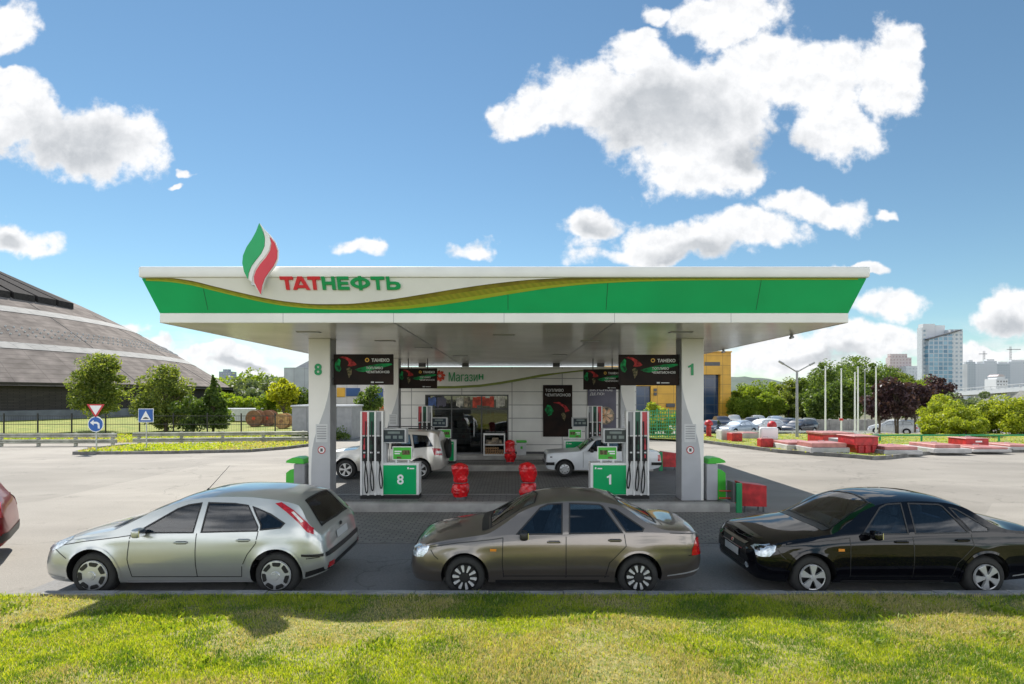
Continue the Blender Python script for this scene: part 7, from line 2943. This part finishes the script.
    for p in (A, Bp):
        for off, dz in ((Vector((0, 0, 0)), -1.0), (nn, -1.0), (nn, .35), (Vector((0, 0, 0)), .35)):
            v.append(p + off + Vector((0, 0, dz)))
    b.raw(v, [(0, 1, 2, 3), (7, 6, 5, 4), (0, 4, 5, 1), (1, 5, 6, 2), (2, 6, 7, 3), (3, 7, 4, 0)])
    b.build('deck', 'far_white', r, 0)
    b = MB()
    b.tube([A + Vector((0, -.1, 1.1)), Bp + Vector((0, -.1, 1.1))], .12, 5)
    for k in range(16):
        p = A.lerp(Bp, k / 15)
        b.box(p.x - .06, p.x + .06, p.y - .16, p.y - .04, p.z + .3, p.z + 1.1)
    b.build('parapet', 'light_grey', r, 0)
    for t in (.12, .45, .8):
        p = A.lerp(Bp, t)
        b = MB()
        b.box(p.x - .6, p.x + .6, p.y + 1.5, p.y + 8, -3, p.z - 1.0)
        b.build('pier', 'concrete', r, 0)
    # cranes
    for k, (px, top, lb) in enumerate(((984, 351, 'thin tower crane above the apartment slabs'), (1010.5, 346.5, 'taller tower crane with short jib at the right of the skyline'))):
        Y5 = 760
        xx = (px - CX) * Y5 / F
        zt = CH - (top - HZ) * Y5 / F
        r = thing('tower_crane', lb, 'crane', (xx, Y5, 0), 'tower cranes on the skyline')
        b = MB()
        for dx, dy in ((-.7, -.7), (.7, -.7), (.7, .7), (-.7, .7)):
            b.box(xx + dx - .15, xx + dx + .15, Y5 + dy - .15, Y5 + dy + .15, -3, zt)
        for j in range(18):
            zz = 4 + j * (zt - 6) / 18
            b.tube([(xx - .7, Y5 - .7, zz), (xx + .7, Y5 - .7, zz + 2.5)], .12, 4)
        b.build('mast', 'mid_grey', r, 0)
        b = MB()
        ja, jb = ((-7, 4), (-5, 14))[k]
        b.box(xx + ja, xx + jb, Y5 - .5, Y5 + .5, zt - 4.5, zt - 3.6)
        b.build('jib', 'mid_grey', r, 0)


def build_vehicles():
    make_car(focus(), 'hatchback_car', 'silver five door hatchback with red rear lamps parked along the kerb', 'car', (-6.88, 8.72, 0.004))
    make_car(priora('paint_bronze', 'spoke10'), 'sedan_car', 'bronze brown saloon with ten spoke wheels parked along the kerb', 'car', (-1.50, 8.66, .004))
    make_car(priora('paint_black', 'spoke5'), 'sedan_car', 'glossy black saloon with five spoke wheels parked along the kerb', 'car', (3.50, 8.66, .004))
    sp = generic('paint_red', 4.2, .88, 1.55, 'hatch', 'spoke5')
    sp['trims'] = [('side', [(3.55, .26), (4.14, .34), (4.17, .48), (3.62, .42)], 'black', .008), ('rear', rect(-.75, .75, .36, .50), 'black', .008)]
    sp['lamps'][1] = ('tail_light', 'side', [(3.86, .80), (3.90, 1.04), (4.08, 1.02), (4.14, .78)], 'lens_red', .012)
    make_car(sp, 'hatchback_car', 'dark red car of which only the tail shows', 'car', (-9.22 - 4.2 * math.cos(math.radians(35)), 10.1 - 4.2 * math.sin(math.radians(35)), .004), rz=math.radians(35), cut=False)
    # pale estate car at the rear of island one: short hood, tall box, spare wheel on the tail
    L = 4.25
    sp = dict(L=L, plan_w=.90, paint='paint_champagne', rim='spoke5', rw=.345, rrim=.225, rarch=.41, wheels=(.84, 3.42), tyre_w=.22, hood_crown=.06,
              top=[(0, .62), (.03, .80), (.10, .90), (.3, .985), (.9, 1.06), (1.15, 1.10), (1.3, 1.20), (1.75, 1.55), (1.95, 1.645), (2.3, 1.69), (3.0, 1.70), (3.7, 1.665), (3.95, 1.63), (4.05, 1.50), (4.15, 1.15), (4.2, .9), (L, .60)],
              bot=[(0, .40), (.1, .32), (.5, .30), (3.5, .30), (4.1, .36), (L, .42)],
              belt=[(0, .60), (.1, .82), (.5, .93), (1.2, .985), (2.5, 1.03), (4.0, 1.08), (4.2, .85), (L, .55)],
              plan=plan_pts(L, .90, .66, .78), tumble=.26, flare=.035,
              windows=[([(1.52, 1.06), (1.85, 1.44), (2.02, 1.51), (2.32, 1.535), (2.30, 1.06)], 'glass'), ([(2.42, 1.07), (2.43, 1.54), (3.02, 1.535), (3.12, 1.09)], 'glass'), ([(3.22, 1.10), (3.13, 1.535), (3.62, 1.50), (3.86, 1.16)], 'glass_dark')],
              windscreen=[(1.28, -.64), (1.28, .64), (1.76, .55), (1.76, -.55)], cabin=(1.42, 4.0), seats=2.1, rear_seat=3.1, rail=.58,
              gaps=[[(1.4, 1.0), (1.4, .40)], [(2.36, 1.04), (2.36, .40)], [(3.17, 1.07), (3.12, .8), (2.98, .42)]],
              lamps=[('headlight', 'side', [(.08, .78), (.12, .90), (.36, .93), (.34, .82)], 'lens', .006), ('tail_light', 'side', [(3.93, .86), (3.84, 1.10), (4.13, 1.08), (4.19, .84)], 'lens_red', .006), ('reversing_lens', 'side', [(4.0, .92), (4.0, 1.0), (4.15, 1.0), (4.17, .92)], 'lens_white', .011)],
              handles=[(2.15, .95), (3.0, .97)], mirror=(1.6, 1.05))
    r, sh, bvh = make_car(sp, 'estate_car', 'beige tall estate car with spare wheel on its tail behind pump 8', 'car', (-6.60, 19.75, .004))
    b = MB()
    b.lathe([(0, -.02), (.30, -.02), (.345, .02), (.345, .14), (.32, .17), (0, .17)], (0, 0, 0), 'Y', 28)
    bmesh.ops.rotate(b.bm, verts=b.bm.verts[:], cent=(0, 0, 0), matrix=Matrix.Rotation(math.radians(90), 3, 'Z'))
    bmesh.ops.translate(b.bm, verts=b.bm.verts[:], vec=(L + .10, .12, .98))
    b.build('spare_wheel_cover', 'rubber', r, 40, local=True)
    b = MB()
    for sg in (-1, 1):
        b.tube([(1.95, sg * .60, 1.70), (2.0, sg * .60, 1.76), (3.6, sg * .60, 1.755), (3.65, sg * .60, 1.69)], .018, 6)
    b.build('roof_rails', 'black', r, 40, local=True)
    # white boxy saloon
    L = 4.13
    sp = dict(L=L, plan_w=.81, paint='paint_white', rim='steel', rw=.295, rrim=.185, rarch=.355, wheels=(.66, 3.085), tyre_w=.175, hood_crown=.035,
              top=[(0, .60), (.02, .82), (.05, .865), (.3, .895), (.9, .93), (1.18, .955), (1.28, 1.02), (1.72, 1.335), (1.85, 1.385), (2.2, 1.42), (2.7, 1.415), (2.9, 1.37), (3.25, 1.02), (3.35, .96), (3.9, .93), (4.06, .90), (4.10, .82), (L, .60)],
              bot=[(0, .36), (.06, .30), (.4, .25), (3.5, .25), (4.0, .33), (L, .40)],
              belt=[(0, .56), (.05, .80), (.5, .85), (1.2, .89), (2.5, .905), (3.4, .90), (4.0, .87), (L, .55)],
              plan=[(0, .70), (.01, .745), (.03, .77), (.08, .785), (.3, .795), (.8, .81), (3.2, .81), (3.8, .80), (4.05, .785), (4.10, .77), (4.12, .74), (L, .70)], tumble=.30, flare=.012, tuck=.07, shoulder=.03,
              windows=[([(1.50, .935), (1.78, 1.27), (1.86, 1.30), (2.18, 1.315), (2.18, .935)], 'glass'), ([(2.28, .935), (2.28, 1.315), (2.68, 1.305), (2.90, 1.03), (2.90, .94)], 'glass')],
              windscreen=[(1.25, -.62), (1.25, .62), (1.70, .56), (1.70, -.56)], backlight=[(2.95, -.54), (2.95, .54), (3.22, .58), (3.22, -.58)], cabin=(1.36, 3.2), seats=1.95, rear_seat=2.72,
              gaps=[[(1.32, .9), (1.32, .34)], [(2.23, .91), (2.23, .33)], [(2.94, .9), (2.90, .6), (2.72, .36)]],
              trims=[('side', [(.02, .44), (.30, .44), (.30, .54), (.02, .54)], 'black', .03), ('side', [(3.75, .44), (4.11, .44), (4.11, .54), (3.75, .54)], 'black', .03), ('front', rect(-.70, .70, .43, .54), 'black', .05), ('front', rect(-.40, .40, .58, .78), 'black', .004)],
              lamps=[('headlight', 'front', rect(.42, .66, .60, .78), 'lens', .006), ('indicator', 'side', [(.14, .70), (.22, .70), (.22, .74), (.14, .74)], 'black', .006), ('tail_light', 'side', [(3.98, .58), (3.98, .80), (4.10, .80), (4.10, .58)], 'lens_red', .006)],
              handles=[(2.08, .80), (2.80, .80)], mirror=(1.6, .93), mirror_mat='black', handle_mat='chrome')
    make_car(sp, 'sedan_car', 'white boxy old saloon standing behind pump 1', 'car', (at(547, 470, 19.7).x - .05, 20.2, .004))
    # car park
    cp = 'cars in the car park'
    protos = {}
    rows = [(711, 57, 'paint_dark', 'sedan', 60, 'dark saloon tucked behind the red standpipe'), (738.5, 56, 'paint_blue', 'sedan', 25, 'pale blue saloon parked side on left of the blank white board'), (722, 66, 'paint_dark', 'hatch', 80, 'dark hatchback half hidden behind the pale blue saloon'), (734, 70, 'paint_silver', 'hatch', 70, 'silver hatchback in the rear row under the trees'),
            (763, 58, 'paint_white', 'hatch', 12, 'white estate parked behind the blank white board'), (752, 64, 'paint_dark', 'sedan', 60, 'dark saloon between pale blue saloon and white estate'), (786, 60, 'paint_dark', 'hatch', 35, 'black hatchback left of the street lamp post'), (800, 57, 'paint_dark', 'hatch', 30, 'dark hatchback with pale roof rack behind the street lamp post'), (809, 60, 'paint_silver', 'hatch', 60, 'silver car at the right end of the car park row'), (776, 68, 'paint_blue', 'sedan', 80, 'bluish saloon in the rear row before the trees'), (758, 71, 'paint_silver', 'sedan', 75, 'silver saloon furthest back under the bright trees'),
            (893, 56, 'paint_white', 'hatch', -40, 'white car beside the concrete wall under the purple trees')]
    for px, Y, paint, kind, ang, lb in rows:
        key = (paint, kind)
        p = at(px, 420, Y)
        if key not in protos:
            L = 4.3
            o, _, _ = make_car(generic(paint, L, .86, 1.45 if kind == 'sedan' else 1.52, kind), 'parked_car', lb, 'car', (0, 0, 0), cp, cut=False)
            protos[key] = o
        else:
            o = copy_tree(protos[key])
            o['label'] = lb
        a = math.radians(ang)
        o.rotation_euler = (0, 0, a)
        o.location = (p.x - 2.15 * math.cos(a), Y - 2.15 * math.sin(a), -1.015)
    o = copy_tree(protos[('paint_silver', 'hatch')])
    o['label'] = 'silver car half hidden between column 8 and the orange brick store'
    o['group'] = 'cars behind the concrete shed'
    p = at(358, 430, 46)
    o.rotation_euler = (0, 0, math.radians(200))
    o.location = (p.x + 2.2, 47, .004)


def antenna():
    pass


setup_materials()
M['barrier_green'] = pm('barrier_green', (.012, .25, .09), .4, var=.1)
setup_world()
build_setting()
build_station()
build_left()
hills()
build_right()
build_vehicles()
r = [o for o in bpy.data.objects if o.name == 'hatchback_car'][0]
b = MB()
b.cyl((2.02, 0, 1.40), (2.36, 0, 1.78), .006, .003, 6)
b.cyl((1.99, 0, 1.375), (2.03, 0, 1.42), .015, .010, 8)
b.build('antenna', 'black', r, 30, local=True)
